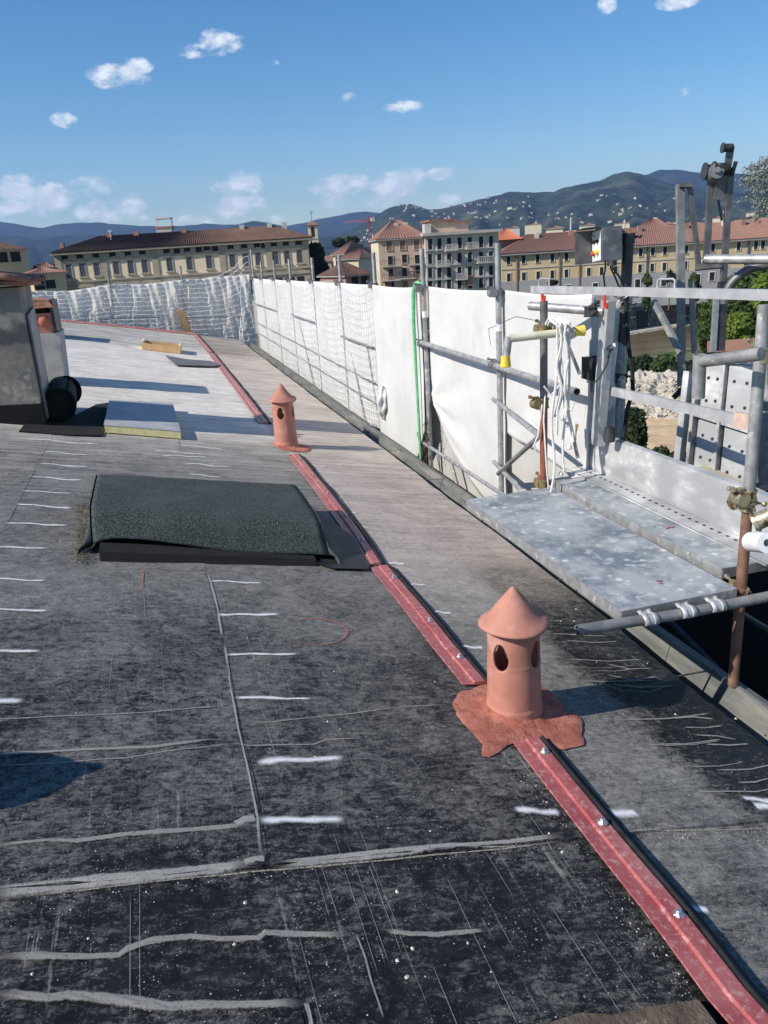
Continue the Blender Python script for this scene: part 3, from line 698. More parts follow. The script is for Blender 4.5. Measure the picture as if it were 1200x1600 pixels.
ribbon([(222, 890), (223, 922)], .012, .012, 'redmark', 'chalk_ring', .6, seed=6)

def debris():
    r = random.Random(5); mb = MB(); mb2 = MB()
    def rock(m, x, y, s_, z):
        vs = []; 
        for k in range(6):
            t = k*PI/3+r.random()*.5; q = s_*(.6+.5*r.random()); vs.append((x+q*math.cos(t), y+q*math.sin(t), z))
        vs.append((x+r.uniform(-.3, .3)*s_, y+r.uniform(-.3, .3)*s_, z+s_*r.uniform(.5, 1.1)))
        m.add(vs, [(k, (k+1) % 6, 6) for k in range(6)])
    for i in range(1300):
        y = 1.15+abs(r.gauss(0, 1.0)); x = r.uniform(-.9, 2.15)
        if r.random() < .35: y = 1.86+r.gauss(-.012, .014)
        if r.random() < .22: x = 1.075+r.gauss(-.02, .022); y = 1.1+r.random()*1.2
        s_ = abs(r.gauss(0, .0013))+.0007
        rock(mb, x, y, min(s_, .006), rz(x, surf(x, y)))
    for i in range(260):
        y = r.uniform(2.5, 9); x = r.uniform(-1, 2.2); rock(mb, x, y, abs(r.gauss(0, .0028))+.0015, rz(x, surf(x, y)))
    tag(obj('plaster_debris', mb, stock('plaster_crumbs', (.36, .34, .29, 1), (.52, .50, .44, 1), 60, .95, 0, 0)), kind='stuff', label='crumbs of plaster and mortar scattered over the black roof sheets', cat='debris')
    for x, y, s_ in [(383, 1407, .011), (366, 1472, .009), (50, 1518, .007), (620, 1390, .010), (645, 1478, .010), (620, 1497, .009), (640, 1340-12, .007), (880, 1326, .009), (858, 1302, .011), (878, 1328, .009), (492, 1181, .009), (150, 1330, .006), (137, 1462, .006), (510, 1502, .006), (635, 1522, .010), (672, 1299, .006), (731, 1468, .008), (1002, 1346, .011), (1012, 1416, .012), (980, 1330, .008)]:
        p = roofp(x, y); rock(mb2, p.x, p.y, s_*.72, rz(p.x, surf(p.x, p.y)))
    tag(obj('mortar_lumps', mb2, stock('mortar_lump', (.55, .47, .33, 1), (.68, .62, .48, 1), 60, .95, 0, 0)), kind='stuff', label='larger beige mortar lumps lying on the roof near the red flashing', cat='debris')
debris()
def dirt_patch():     # the ragged brown piece of old felt at the near edge
    mb = MB()
    P = [(840, 1604), (905, 1582), (960, 1585), (1010, 1573), (1060, 1566), (1092, 1562), (1120, 1600), (1160, 1660), (900, 1700), (800, 1660)]
    top = [roofp(x, y, .030) for x, y in P]; bot = [roofp(x, y, .004) for x, y in P]; n = len(P)
    mb.add([tuple(v) for v in top]+[tuple(v) for v in bot], [tuple(range(n-1, -1, -1))]+[(i, (i+1) % n, n+(i+1) % n, n+i) for i in range(n)])
    single('felt_offcut', mb, stock('brown_felt', (.07, .05, .035, 1), (.16, .12, .085, 1), 12, .9, 0, .8, .01, 60, c3=(.34, .28, .2, 1), s3=20, t3=(.55, .66)), 'ragged brown strip of old felt at the bottom edge beside the red flashing', 'felt strip')
dirt_patch()

# ================================================================== RED FLASHING
def flashing(pts, label, bolts, along='Y', jog=0):
    """an L-shaped capping: flat foot, raised ridge, black rubber lip on the fall side; pts on the roof"""
    P = [Vector(p) for p in pts]; t = thing('ridge_flashing', label, 'flashing', P[0], 'red flashing strips along the roof')
    prof = [(-.056, .006), (-.054, .010), (-.004, .011), (.002, .021), (.048, .024), (.053, .022), (.055, .006), (.050, .004)] if along == 'Y' else [(-.05, .01), (-.045, .02), (.0, .05), (.03, .055), (.034, .01)]
    def sweep(prof, name, mat, wob=.0):
        mb = MB(); Q = []
        for a, b in zip(P, P[1:]):
            n = max(1, int((b-a).length/.15)); Q += [a.lerp(b, k/n) for k in range(n)]
        Q.append(P[-1]); m = len(prof)
        for i, p in enumerate(Q):
            d = (Q[min(i+1, len(Q)-1)]-Q[max(i-1, 0)]); d.z = 0; d.normalize(); nx = Vector((d.y, -d.x, 0))
            for (a, h) in prof:
                q = p+nx*(a+wob*fbm(i*.4, a*9, 2)); mb.v.append((q.x, q.y, rz(q.x, h+.004*fbm(i*.23, 1, a*3)*1.2)))
        for i in range(len(Q)-1):
            for k in range(m):
                k2 = (k+1) % m; mb.f.append((i*m+k, (i+1)*m+k, (i+1)*m+k2, i*m+k2)); mb.mi.append(0)
        mb.f.append(tuple(range(m))); mb.mi.append(0); mb.f.append(tuple((len(Q)-1)*m+k for k in range(m-1, -1, -1))); mb.mi.append(0)
        return obj(name, mb, mat, t)
    sweep(prof, 'capping', 'redflash')
    if along == 'Y':
        sweep([(.056, .002), (.057, .024), (.064, .027), (.072, .024), (.075, .002)], 'rubber_lip', 'black', .006)
        sweep([(.078, .000), (.081, .010), (.095, .009), (.098, .000)], 'rubber_lip', 'black', .012)
    for s_ in bolts:
        L = sum((b-a).length for a, b in zip(P, P[1:])); q = s_; 
        for a, b in zip(P, P[1:]):
            l = (b-a).length
            if q <= l: c = a.lerp(b, q/l); break
            q -= l
        else: continue
        x = c.x+.028; z = rz(x, .0235)
        mb = MB(); mb.lathe([(0, .0), (.015, .0), (.0155, .003), (.0115, .006), (.0085, .0065), (.0085, .014), (.007, .0165), (0, .017)], 6, (x, c.y, z))
        wb = MB(); wb.lathe([(0, .003), (.0175, .003), (.0175, 0), (0, 0)], 16, (x, c.y, z-.0015))
        b_ = obj('bolt', mb, 'bolt', t); obj('washer', wb, 'bolt', b_)
    return t
def R3(x, y): return Vector((x, y, rz(x)))
Pn = [R3(1.165, .95), roofp(1135, 1560), roofp(1030, 1420), roofp(925, 1290), roofp(865, 1215), roofp(822, 1160)]
# bolts seen at these points on the near strip
def arc(P, pt):
    s_ = 0; best = (9, 0)
    for a, b in zip(P, P[1:]):
        l = (b-a).length; q = max(0, min(l, (pt-a).dot((b-a)/l))); e = (pt-(a+(b-a)*q/l)).length
        if e < best[0]: best = (e, s_+q)
        s_ += l
    return best[1]
flashing(Pn, 'nearest red flashing strip with three bolts, from the near cowl to the bottom corner', [arc(Pn, roofp(x, y)) for x, y in [(1048, 1441), (932, 1295), (842, 1183)]])
Pm = [roofp(742, 1072), roofp(690, 1010), roofp(640, 945), roofp(592, 888)]
flashing(Pm, 'red metal flashing strip just beyond the near terracotta cowl', [arc(Pm, roofp(x, y)) for x, y in [(723, 1033), (676, 976), (622, 908)]])
Pm2 = [roofp(592, 886)+Vector((-.035, .02, .007)), roofp(545, 825)+Vector((0, 0, 0)), roofp(500, 765), roofp(458, 712)]
for p in Pm2: p.x -= .0
flashing(Pm2, 'dirty red flashing strip beside the black felt cover, ending at the far cowl', [.45, 1.0, 1.6, 2.2, 2.8])
Pf = [roofp(412, 662), roofp(375, 612), roofp(345, 573), roofp(330, 553)]
flashing(Pf, 'dust covered red flashing strip beyond the far terracotta cowl', [.8, 2, 3.2, 4.4])
Pf2 = [roofp(328, 551), roofp(303, 521)]
flashing(Pf2, 'farthest red flashing strip leading up to the back corner of the roof', [1, 2.5])
Y1 = roofp(300, 523).y
Pb = [R3(1.1, Y1+.02), R3(-.4, Y1), R3(-2.4, Y1-.2)]
flashing(Pb, 'red strip along the back edge of the roof under the netting', [], 'X')

# ================================================================== TERRACOTTA COWLS
def cowl(base, rb, rt, hb, capr, hcap, label, ang0, tilt=(0, 0), smear=None, patch=None):
    t = thing('chimney_cowl', label, 'chimney', base, 'terracotta chimney cowls on the roof')
    bx, by, bz = base
    na, nz = 144, 72; ha, hz = .20*1.75, .058; zc = hb-.105
    verts = []; 
    for j in range(nz+1):
        z = -.06+(hb+.06)*j/nz; f = max(0, z)/hb; r = rb+(rt-rb)*f
        if abs(z-hb*.62) < .004: r += .0016
        if z < .05: r += .004
        for i in range(na): verts.append([2*PI*i/na, z, r])
    def inside(a, z):
        for k in range(4):
            d = (a-ang0-k*PI/2+PI) % (2*PI)-PI; v = (z-zc)/hz; wd = ha*(1-.25*v*(1 if v > 0 else .2))
            q = (d/wd)**2+v**2
            if q < 1.35: return q, d, v, k, wd
        return None
    bm = bmesh.new(); V = []
    for a, z, r in verts: V.append(bm.verts.new((bx+r*math.cos(a), by+r*math.sin(a), bz+z)))
    for j in range(nz):
        for i in range(na):
            i2 = (i+1) % na; am = 2*PI*(i+.5)/na; zm = -.06+(hb+.06)*(j+.5)/nz
            q = inside(am, zm)
            if q and q[0] < 1: continue
            bm.faces.new((V[j*na+i], V[j*na+i2], V[(j+1)*na+i2], V[(j+1)*na+i]))
    for v in [v for v in bm.verts if not v.link_faces]: bm.verts.remove(v)
    for e in [e for e in bm.edges if e.is_boundary]:
        for v in e.verts:
            z = v.co.z-bz
            if z > .1 and z < hb-.01:
                a = math.atan2(v.co.y-by, v.co.x-bx) % (2*PI); q = inside(a, z)
                if q:
                    s_ = 1/math.sqrt(q[0]); d, vv = q[1]*s_, q[2]*s_
                    a2 = ang0+q[3]*PI/2+d; z2 = zc+vv*hz; r = rb+(rt-rb)*z2/hb
                    v.co = (bx+r*math.cos(a2), by+r*math.sin(a2), bz+z2)
    me = bpy.data.meshes.new('body'); bm.to_mesh(me); bm.free()
    for v in me.vertices: v.co -= Vector(base)
    me.polygons.foreach_set('use_smooth', [True]*len(me.polygons)); me.materials.append(MT['terracotta'])
    o = bpy.data.objects.new('body', me); COL.objects.link(o); o.parent = t
    m = o.modifiers.new('wall', 'SOLIDIFY'); m.thickness = .011; m.offset = -1
    prof = [(0, hb-.012), (capr*.55, hb-.004), (capr-.012, hb+.002), (capr-.003, hb+.003), (capr, hb+.009), (capr-.004, hb+.017), (capr*.88, hb+.025), (capr*.74, hb+.038), (capr*.60, hb+.062),
            (capr*.46, hb+.088), (capr*.32, hb+.113), (capr*.17, hb+hcap-.020), (capr*.08, hb+hcap-.005), (.004, hb+hcap), (0, hb+hcap)]
    mb = MB(); mb.lathe(prof, 72, (0, 0, 0))
    vs = []
    for (x, y, z) in mb.v:
        r = math.hypot(x, y); a = math.atan2(y, x)
        if z > hb+.03: z += .0010*math.sin((z-hb)*520)
        zz = z + (r/capr)**3*(.006*math.sin(2*a+.7)+.012*max(0, math.cos(a-.35))**6) + x*tilt[0]+y*tilt[1]
        vs.append((x+bx, y+by, zz+bz))
    mb.v = vs; obj('cap', mb, 'terracotta', t, 'all')
    # mortar bed: a raised ring round the foot and a smeared patch
    def patchmesh(poly, hmax, ring):
        cx = sum(p.x for p in poly)/len(poly); cy = sum(p.y for p in poly)/len(poly)
        mbx = MB(); C = Vector((bx, by, 0)); N = 96; K = 12
        import bisect
        angs = []
        for p in poly: angs.append((math.atan2(p.y-by, p.x-bx), math.hypot(p.x-bx, p.y-by)))
        angs.sort(); A = [a for a, _ in angs]; Rr = [r for _, r in angs]
        A = [A[-1]-2*PI]+A+[A[0]+2*PI]; Rr = [Rr[-1]]+Rr+[Rr[0]]
        for j in range(K+1):
            for i in range(N):
                a = -PI+2*PI*i/N; R_ = float(np.interp(a, A, Rr)); R_ += .010*fbm(math.cos(a)*4, math.sin(a)*4, bx, 4); R_ = max(R_, rb+.015)
                r = (rb-.02)+(R_-rb+.02)*(j/K); x = bx+r*math.cos(a); y = by+r*math.sin(a)
                e = 1-j/K; h = hmax*(.30*min(1, e*4)) + ring*math.exp(-((r-rb)/.022)**2) + (.0055*fbm(x*38, y*38, 1, 4)+.003*fbm(x*110, y*110, 1, 2))*min(1, e*3)
                mbx.v.append((x, y, rz(x, h if j < K else -.004)+.008))
        for j in range(K):
            for i in range(N):
                i2 = (i+1) % N; mbx.f.append((j*N+i, (j+1)*N+i, (j+1)*N+i2, j*N+i2)); mbx.mi.append(0)
        return mbx
    poly = [roofp(x, y) for x, y in patch]
    obj('mortar_bed', patchmesh(poly, .007, .014), 'mortar', t, 'all')
    return t
nb_ = roofp(806, 1126); nb = Vector((nb_.x+.030, nb_.y+.080, 0)); nb.z = rz(nb.x)
cowl(nb, .111, .103, .392, .140, .160, 'near terracotta chimney cowl with a conical cap and red mortar smeared round its foot', rad(219-4), (.02, .01), None,
     [(712, 1088), (735, 1078), (762, 1070), (850, 1074), (868, 1090), (880, 1112), (905, 1120), (908, 1150), (912, 1165), (880, 1172), (850, 1165), (820, 1162), (806, 1160), (790, 1168), (768, 1186), (752, 1184), (755, 1165), (735, 1145), (716, 1120)])
fb_ = roofp(449, 700); fb = Vector((fb_.x+.01, fb_.y+.1, 0)); fb.z = rz(fb.x)
cowl(fb, .114, .105, .455, .142, .172, 'far terracotta chimney cowl standing on the line of red flashing', rad(246), (-.02, 0), None,
     [(432, 698), (436, 694), (450, 692), (466, 694), (484, 700), (480, 706), (462, 706), (445, 704), (436, 702), (433, 700)])
# its twin outside the left edge of the frame, whose shadow reaches into view
ob = Vector((-1.36, 2.24, rz(-1.36)))
cowl(ob, .112, .10, .42, .15, .18, 'terracotta chimney cowl up the slope beyond the left edge of the picture', rad(200), (0, 0), None,
     [tuple(v) for v in [(0, 0)]] if False else [(-420+40*math.cos(a), 1290+30*math.sin(a)) for a in [k*PI/5 for k in range(10)]])

# ================================================================== FELT COVER, BOARD, ROLL, BOX, OFFCUT, STAKE
def felt_cover():
    p = roofp(330, 860); t = thing('felt_cover', 'dark green-grey mineral felt folded like a box over a kerb', 'roof cover', p)
    # profile along Y (distance, height), swept across X with waves
    prof = [(5.56, .004), (5.54, .04), (5.52, .16), (5.48, .21), (5.38, .222), (5.1, .226), (4.76, .226), (4.66, .222), (4.595, .205), (4.56, .160), (4.53, .10), (4.50, .045)]
    nx = 48; xl, xr = -.455, .815
    def fn(u, v):
        k = v*(len(prof)-1); i = min(int(k), len(prof)-2); f = k-i
        y = prof[i][0]*(1-f)+prof[i+1][0]*f; h = prof[i][1]*(1-f)+prof[i+1][1]*f
        x = xl+(xr-xl)*u
        y += -(.02+.13*max(0, v-.5)*2)*(u-.3)*.6
        fr = max(0, (v-.75)/.25)
        x += fr*(.02*(u-.5)) + (.012 if u > .98 else 0)
        h += fr*(.018*math.sin(u*7+.5)+.02*math.sin(u*2.6)) + .004*fbm(x*3, y*3, 1) - .05*fr*(u-.45)
        if u < .1: h += -(1-u/.1)**2*.03*fr
        return Vector((x, y, rz(x, max(h, .006))))
    mb = MB(); mb.grid(nx, 44, fn)
    o = obj('felt_sheet', mb, 'felt', t, 'all'); m = o.modifiers.new('t', 'SOLIDIFY'); m.thickness = .006
    # flaps folded down at both ends
    for side, label in ((0, None), (1, None)):
        def fs(u, v, side=side):
            # v 0 top edge -> 1 down at the roof; u back -> front
            e = fn(side, .28+.72*u); sgn = -1 if side == 0 else 1
            hh = e.z-rz(e.x); out = sgn*(.006+.02*math.sin(v*PI*.5)+(.05*u**3*v**2)+.012*math.sin(u*9)*v)
            if side == 0: yy = e.y-.10*u**4*v; out += -.035*u**5*math.sin(v*PI)
            else: yy = e.y-.12*u**5*v; out += .03*u**6*math.sin(v*PI*1.5)
            x = e.x+out; return Vector((x, yy, rz(x, .008+hh*(1-v)**1.0)))
        mb = MB(); mb.grid(30, 12, fs); o = obj('end_flap', mb, 'felt', t, 'all'); m = o.modifiers.new('t', 'SOLIDIFY'); m.thickness = .005
    # the kerb it covers
    mb = MB(); x0, x1, y0, y1 = -.36, .72, 4.75, 5.4
    mb.hexa([(x0, y0, rz(x0, .006)), (x1, y0, rz(x1, .006)), (x1, y1, rz(x1, .006)), (x0, y1, rz(x0, .006)), (x0, y0, rz(x0, .19)), (x1, y0, rz(x1, .19)), (x1, y1, rz(x1, .19)), (x0, y1, rz(x0, .19))])
    obj('kerb', mb, 'bitumen', t)
    mb = MB(); x0, x1, y0, y1 = -.43, .75, 4.36, 4.52
    mb.hexa([(x0, y0, rz(x0, -.01)), (x1, y0, rz(x1, -.01)), (x1, y1, rz(x1, -.01)), (x0, y1, rz(x0, -.01)), (x0, y0+.03, rz(x0, .05)), (x1, y0+.03, rz(x1, .035)), (x1, y1, rz(x1, .045)), (x0, y1, rz(x0, .06))])
    obj('gap_shadow', mb, 'bitumen', t)  # black box painted as the shadow in the gap under the front fold
    # the skirt of new black felt round it
    mb = MB(); P = [(500, 800), (552, 838), (578, 884), (574, 889), (518, 888), (470, 872), (300, 862), (150, 800)]
    mb.add([roofp(x, y, .017) for x, y in P], [tuple(range(len(P)-1, -1, -1))]); obj('felt_skirt', mb, stock('new_black_felt', g(.012), g(.03), 9, .55, 0, .3, .004, 50, c3=g(.08), s3=9, t3=(.56, .7)), t)
felt_cover()
def grass_patch():
    r = random.Random(2); mb = MB()
    for i in range(900):
        p = roofp(128+r.gauss(0, 8)+r.uniform(-4, 6), 840+r.uniform(-50, 42)); a = r.random()*6.28; l = r.uniform(.012, .045)
        x, y = p.x, p.y; z = rz(x, .010); dx, dy = math.cos(a)*l, math.sin(a)*l; w = .0032
        mb.add([(x, y, z), (x+w, y+w, z), (x+dx, y+dy, z+r.uniform(.002, .02))], [(0, 1, 2)])
    tag(obj('straw_fibres', mb, stock('straw', (.20, .165, .10, 1), (.38, .32, .21, 1), 50, .9, 0, 0)), kind='stuff', label='loose straw-coloured fibres lying left of the felt cover', cat='fibres')
grass_patch()
def board():
    P = [roofp(164, 679), roofp(281, 685), roofp(267, 638), roofp(170, 634)]
    P = [R3(-.53, 7.93), R3(.15, 7.86), R3(.14, 9.55), R3(-.53, 9.45)]
    t = thing('insulation_board', 'flat grey insulation board with a pale yellow edge lying behind the felt cover', 'board', P[0])
    mb = MB(); b = [(p.x, p.y, p.z+.012) for p in P]; u = [(p.x, p.y, p.z+.082) for p in P]; mb.hexa(b+u); obj('foam_core', mb, 'foam', t)
    mb = MB(); b = [(p.x-.004*s1, p.y-.004*s2, p.z+.083) for p, s1, s2 in zip(P, (1, -1, -1, 1), (1, 1, -1, -1))]; u = [(x, y, z+.004) for x, y, z in b]; mb.hexa(b+u); obj('facing', mb, 'foamtop', t)
board()
def felt_roll():
    a = Vector((-.93, 8.28, 0)); b = Vector((-.98, 9.25, 0))
    mb = MB(); r = .165
    def fn(u, v):
        th = u*2.35*2*PI; rr = r-.012*u*2.35 + .008*math.sin(v*4+th); y = a.y+(b.y-a.y)*v; x = a.x+(b.x-a.x)*v+rr*math.cos(-th+.9)*.92
        return Vector((x, y, rz(a.x)+.02+r+rr*math.sin(-th+.9)))
    mb.grid(90, 10, fn)
    t = thing('felt_roll', 'black roll of roofing felt on the roof at the foot of the plastered chimney', 'roll', (a.x, a.y, rz(a.x)))
    o = obj('roll', mb, 'bitumen', t, 'all'); m = o.modifiers.new('t', 'SOLIDIFY'); m.thickness = .005
    for yy in (8.30, 9.22):
        mb = MB(); c0 = Vector((a.x, yy, rz(a.x)+.02+r)); mb.add([c0+Vector(((r-.004)*.92*math.cos(k*PI/12), .004*(k % 3), (r-.004)*math.sin(k*PI/12))) for k in range(24)], [tuple(range(24))]); obj('rolled_core', mb, 'bitumen', t)
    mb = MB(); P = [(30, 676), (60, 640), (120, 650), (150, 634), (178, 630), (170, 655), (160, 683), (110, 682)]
    n = len(P); Q = [roofp(x, y) for x, y in P]; mb.add([(p.x, p.y, rz(p.x, .016)) for p in Q]+[(p.x, p.y, rz(p.x, .003)) for p in Q], [tuple(range(n-1, -1, -1))]+[(i, (i+1) % n, n+(i+1) % n, n+i) for i in range(n)]); obj('black_patch', mb, 'bitumen', t)  # flat black patch lying on the roof round the roll
felt_roll()
def crate():
    P0, P1 = R3(-.17, 16.45), R3(.53, 16.35); t = thing('pine_box', 'small open pine box frame lying on the roof below the back netting', 'wooden box', P0)
    w = .62; h = .12; th = .045
    def plank(name, a, b, hh, mat='wood'):
        mb = MB(); a = Vector(a); b = Vector(b); a.z = rz(a.x)+.01+hh/2; b.z = rz(b.x)+.01+hh/2; mb.bar(a, b, th, hh); obj(name, mb, mat, t)
    plank('side_board', (-.17, 16.45, 0), (.53, 16.30, 0), h); plank('side_board', (-.14, 17.15, 0), (.58, 17.0, 0), h)
    plank('end_board', (-.155, 16.48, 0), (-.13, 17.12, 0), h+.03, 'wood_end'); plank('end_board', (.52, 16.33, 0), (.56, 16.97, 0), h+.03, 'wood_end')
    mb = MB(); mb.bar((-.12, 16.8, rz(-.12)+.05), (.52, 16.68, rz(.52)+.05), .12, .03); obj('cross_board', mb, 'wood', t)
crate()
mb = MB(); P = [roofp(x, y, .02) for x, y in [(258, 556), (290, 562), (330, 565), (345, 571), (332, 573), (275, 571)]]
n = len(P); mb.add([tuple(p) for p in P]+[(p.x, p.y, p.z+.012) for p in P], [tuple(range(n)), tuple(range(2*n-1, n-1, -1))]+[(i, n+i, n+(i+1) % n, (i+1) % n) for i in range(n)])
single('membrane_offcut', mb, 'offcut', 'flat grey offcut of membrane lying across the red flashing near the back', 'offcut')
mb = MB(); b0 = roofp(296, 521); mb.bar((b0.x-.02, b0.y, b0.z-.02), (b0.x-.17, b0.y-.06, b0.z+.62), .05, .17, up=(1, 0, 0))
single('wooden_stake', mb, 'wood', 'leaning wooden plank standing at the back corner of the red flashing', 'plank')

# ================================================================== PLASTERED CHIMNEYS ON THE LEFT
def block1():
    t = thing('plaster_chimney', 'stained plaster chimney block with a tiled top and a metal plate, left edge', 'chimney', (-1.6, 8.1, rz(-1.6)))
    x0, x1, y0, y1 = -2.3, -1.07, 8.1, 9.0; zt = 1.47
    mb = MB(); mb.box((x0, y0, 0), (x1, y1, zt)); obj('wall', mb, 'stucco', t)
    mb = MB(); mb.hexa([(x0-.01, y0-.02, 0), (x1+.012, y0-.02, 0), (x1+.012, y1+.01, 0), (x0-.01, y1+.01, 0), (x0-.01, y0-.02, .5), (x1+.012, y0-.02, .42), (x1+.012, y1+.01, .42), (x0-.01, y1+.01, .5)]); obj('felt_upstand', mb, 'bitumen', t)
    mb = MB(); mb.hexa([(x1+.01, y0+.12, rz(x1, .05)), (x1+.03, y0+.12, rz(x1, .05)), (x1+.03, y0+.62, rz(x1, .05)), (x1+.01, y0+.62, rz(x1, .05)), (x1+.01, y0+.12, 1.22), (x1+.03, y0+.12, 1.22), (x1+.03, y0+.62, 1.27), (x1+.01, y0+.62, 1.27)])
    obj('metal_plate', mb, 'galv_dull', t)
    mb = MB()   # sloped cap slab
    mb.hexa([(x0-.1, y0-.06, 1.60), (x1+.10, y0-.06, 1.475), (x1+.10, y1+.06, 1.475), (x0-.1, y1+.06, 1.60), (x0-.1, y0-.06, 1.64), (x1+.10, y0-.06, 1.50), (x1+.10, y1+.06, 1.50), (x0-.1, y1+.06, 1.64)]); obj('cap_slab', mb, 'tile', t)
    r = random.Random(4)
    def half(y, w, rr, up, x_a, x_b):
        mb = MB(); n = 8
        za = 1.51+(x1+.1-x_a)*.12; zb = 1.51+(x1+.1-x_b)*.12
        for s_, (x, z, q) in enumerate(((x_a, za+.02, rr), (x_b, zb, rr*.85))):
            for k in range(n+1):
                th = PI*k/n; mb.v.append((x, y+q*math.cos(th), z+(q*math.sin(th) if up else -q*math.sin(th)*.6+.05)))
        m = n+1
        for k in range(n): mb.f.append((k, k+1, m+k+1, m+k)); mb.mi.append(0)
        return mb
    for j in range(8):
        for i in range(3):
            xa = x1-.13-.37*i; y = y0-.02+.128*j
            o = obj('tile', half(y+r.uniform(-.012, .012), 0, .058, True, xa-.32, xa+.28+r.uniform(-.03, .05)), 'tile', t, True); m = o.modifiers.new('t', 'SOLIDIFY'); m.thickness = .014
    # tall flue behind the block, off the left edge of the frame
    t2 = thing('chimney_flue', 'tall plastered flue behind the stained chimney block, left of the picture', 'chimney', (-2.7, 8.6, rz(-2.7)))
    mb = MB(); mb.box((-3.1, 8.2, 0), (-2.45, 8.75, 3.1)); obj('wall', mb, 'stucco', t2)
    mb = MB(); mb.box((-3.2, 8.12, 3.1), (-2.35, 8.83, 3.2)); obj('cap_slab', mb, 'tile', t2)
block1()
def block2():
    t = thing('terracotta_vent', 'orange terracotta vent head on a grey rendered plinth behind the plaster chimney', 'vent', (-1.3, 11, rz(-1.3)))
    x0, x1, y0, y1 = -1.75, -1.10, 10.9, 11.6
    mb = MB(); mb.hexa([(x0, y0, 0), (x1-.02, y0, 0), (x1-.02, y1, 0), (x0, y1, 0), (x0, y0, .86), (x1+.03, y0, .86), (x1+.03, y1, .86), (x0, y1, .86)]); obj('plinth', mb, 'grey_render', t)
    mb = MB(); mb.box((x0, y0+.02, .86), (x1-.03, y1-.02, 1.10)); obj('vent_body', mb, 'terracotta', t)
    mb = MB(); mb.box((x0+.05, y0+.1, 1.10), (x1-.08, y1-.1, 1.165)); obj('opening', mb, 'black', t)
    mb = MB(); mb.hexa([(x0, y0-.03, 1.165), (x1+.02, y0-.03, 1.165), (x1+.02, y1, 1.165), (x0, y1, 1.165), (x0, y0-.03, 1.30), (x1-.03, y0+.0, 1.25), (x1-.03, y1, 1.25), (x0, y1, 1.30)]); obj('hood', mb, 'tile', t)
    mb = MB(); mb.lathe([(0, -.07), (.05, -.05), (.07, 0), (.05, .05), (0, .07)], 16, (x1-.12, y0+.0, 1.0)); obj('mortar_knob', mb, 'mortar', t, 'all')
    mb = MB(); mb.box((x1-.028, y0+.01, .86), (x1+.01, y1-.02, 1.24)); obj('side_slate', mb, 'dark_metal', t)
    t = thing('low_chimney', 'low grey chimney block at the back of the roof, hidden behind the plaster chimney', 'chimney', (-2.5, 17.2, rz(-2.5)))
    mb = MB(); mb.box((-3.2, 16.9, 0), (-2.35, 17.7, 1.25)); obj('wall', mb, 'grey_render', t)
    mb = MB(); mb.box((-3.25, 16.85, 1.25), (-2.3, 17.75, 1.33)); obj('cap_slab', mb, 'tile', t)
block2()

# ================================================================== GUTTER
def gutter():
    y0, y1 = 1.0, 21.2
    t = thing('roof_gutter', 'long grey-green metal gutter along the eave with thin straps across it', 'gutter', (2.3, 1.0, -.6))
    prof = [(2.125, -.455), (2.135, -.60), (2.155, -.635), (2.36, -.64), (2.385, -.62), (2.425, -.485), (2.43, -.470), (2.448, -.470), (2.455, -.482), (2.450, -.492)]
    mb = MB(); ys = [y0+.4*k for k in range(int((y1-y0)/.4)+1)]
    for y in ys:
        w = .003*fbm(y*.9, 1, 1)
        for x, z in prof: mb.v.append((x+w, y, z+.002*fbm(y*1.3, x*4, 2)))
    m = len(prof)
    for i in range(len(ys)-1):
        for k in range(m-1): mb.f.append((i*m+k, i*m+k+1, (i+1)*m+k+1, (i+1)*m+k)); mb.mi.append(0)
    o = obj('trough', mb, 'gutter', t, True); md = o.modifiers.new('t', 'SOLIDIFY'); md.thickness = .003; md.offset = 0
    k = 0; y = 1.68
    while y < 21:
        mb = MB(); mb.bar((2.19, y, -.448), (2.435, y+.012, -.466), .012, .003); obj('strap', mb, 'dark_metal', t)
        mb = MB(); mb.tube([(2.215, y+.35, -.60), (2.235, y+.35, -.634), (2.36, y+.35, -.639), (2.388, y+.35, -.618), (2.427, y+.35, -.483)], .004, 6); obj('joint', mb, 'black', t)
        y += 1.285
    mb = MB(); mb.box((2.462, 1.0, -.56), (2.51, 21.2, -.50)); obj('outer_rail', mb, 'mid_metal', t)
    # silt lying along the inside
    mb = MB(); mb.grid(6, 160, lambda u, v: Vector((2.30+.055*u+.012*fbm(v*40, 0, 3)*(1-u), 1.0+3.2*v, -.634+.012*math.sin(u*PI)*max(0, .6+fbm(v*22, u*2, 1))+.002)))
    s_ = obj('silt', mb, stock('beige_silt', (.50, .43, .30, 1), (.62, .55, .42, 1), 25, .95, 0, .5), t, 'all'); s_['kind'] = 'stuff'
gutter()

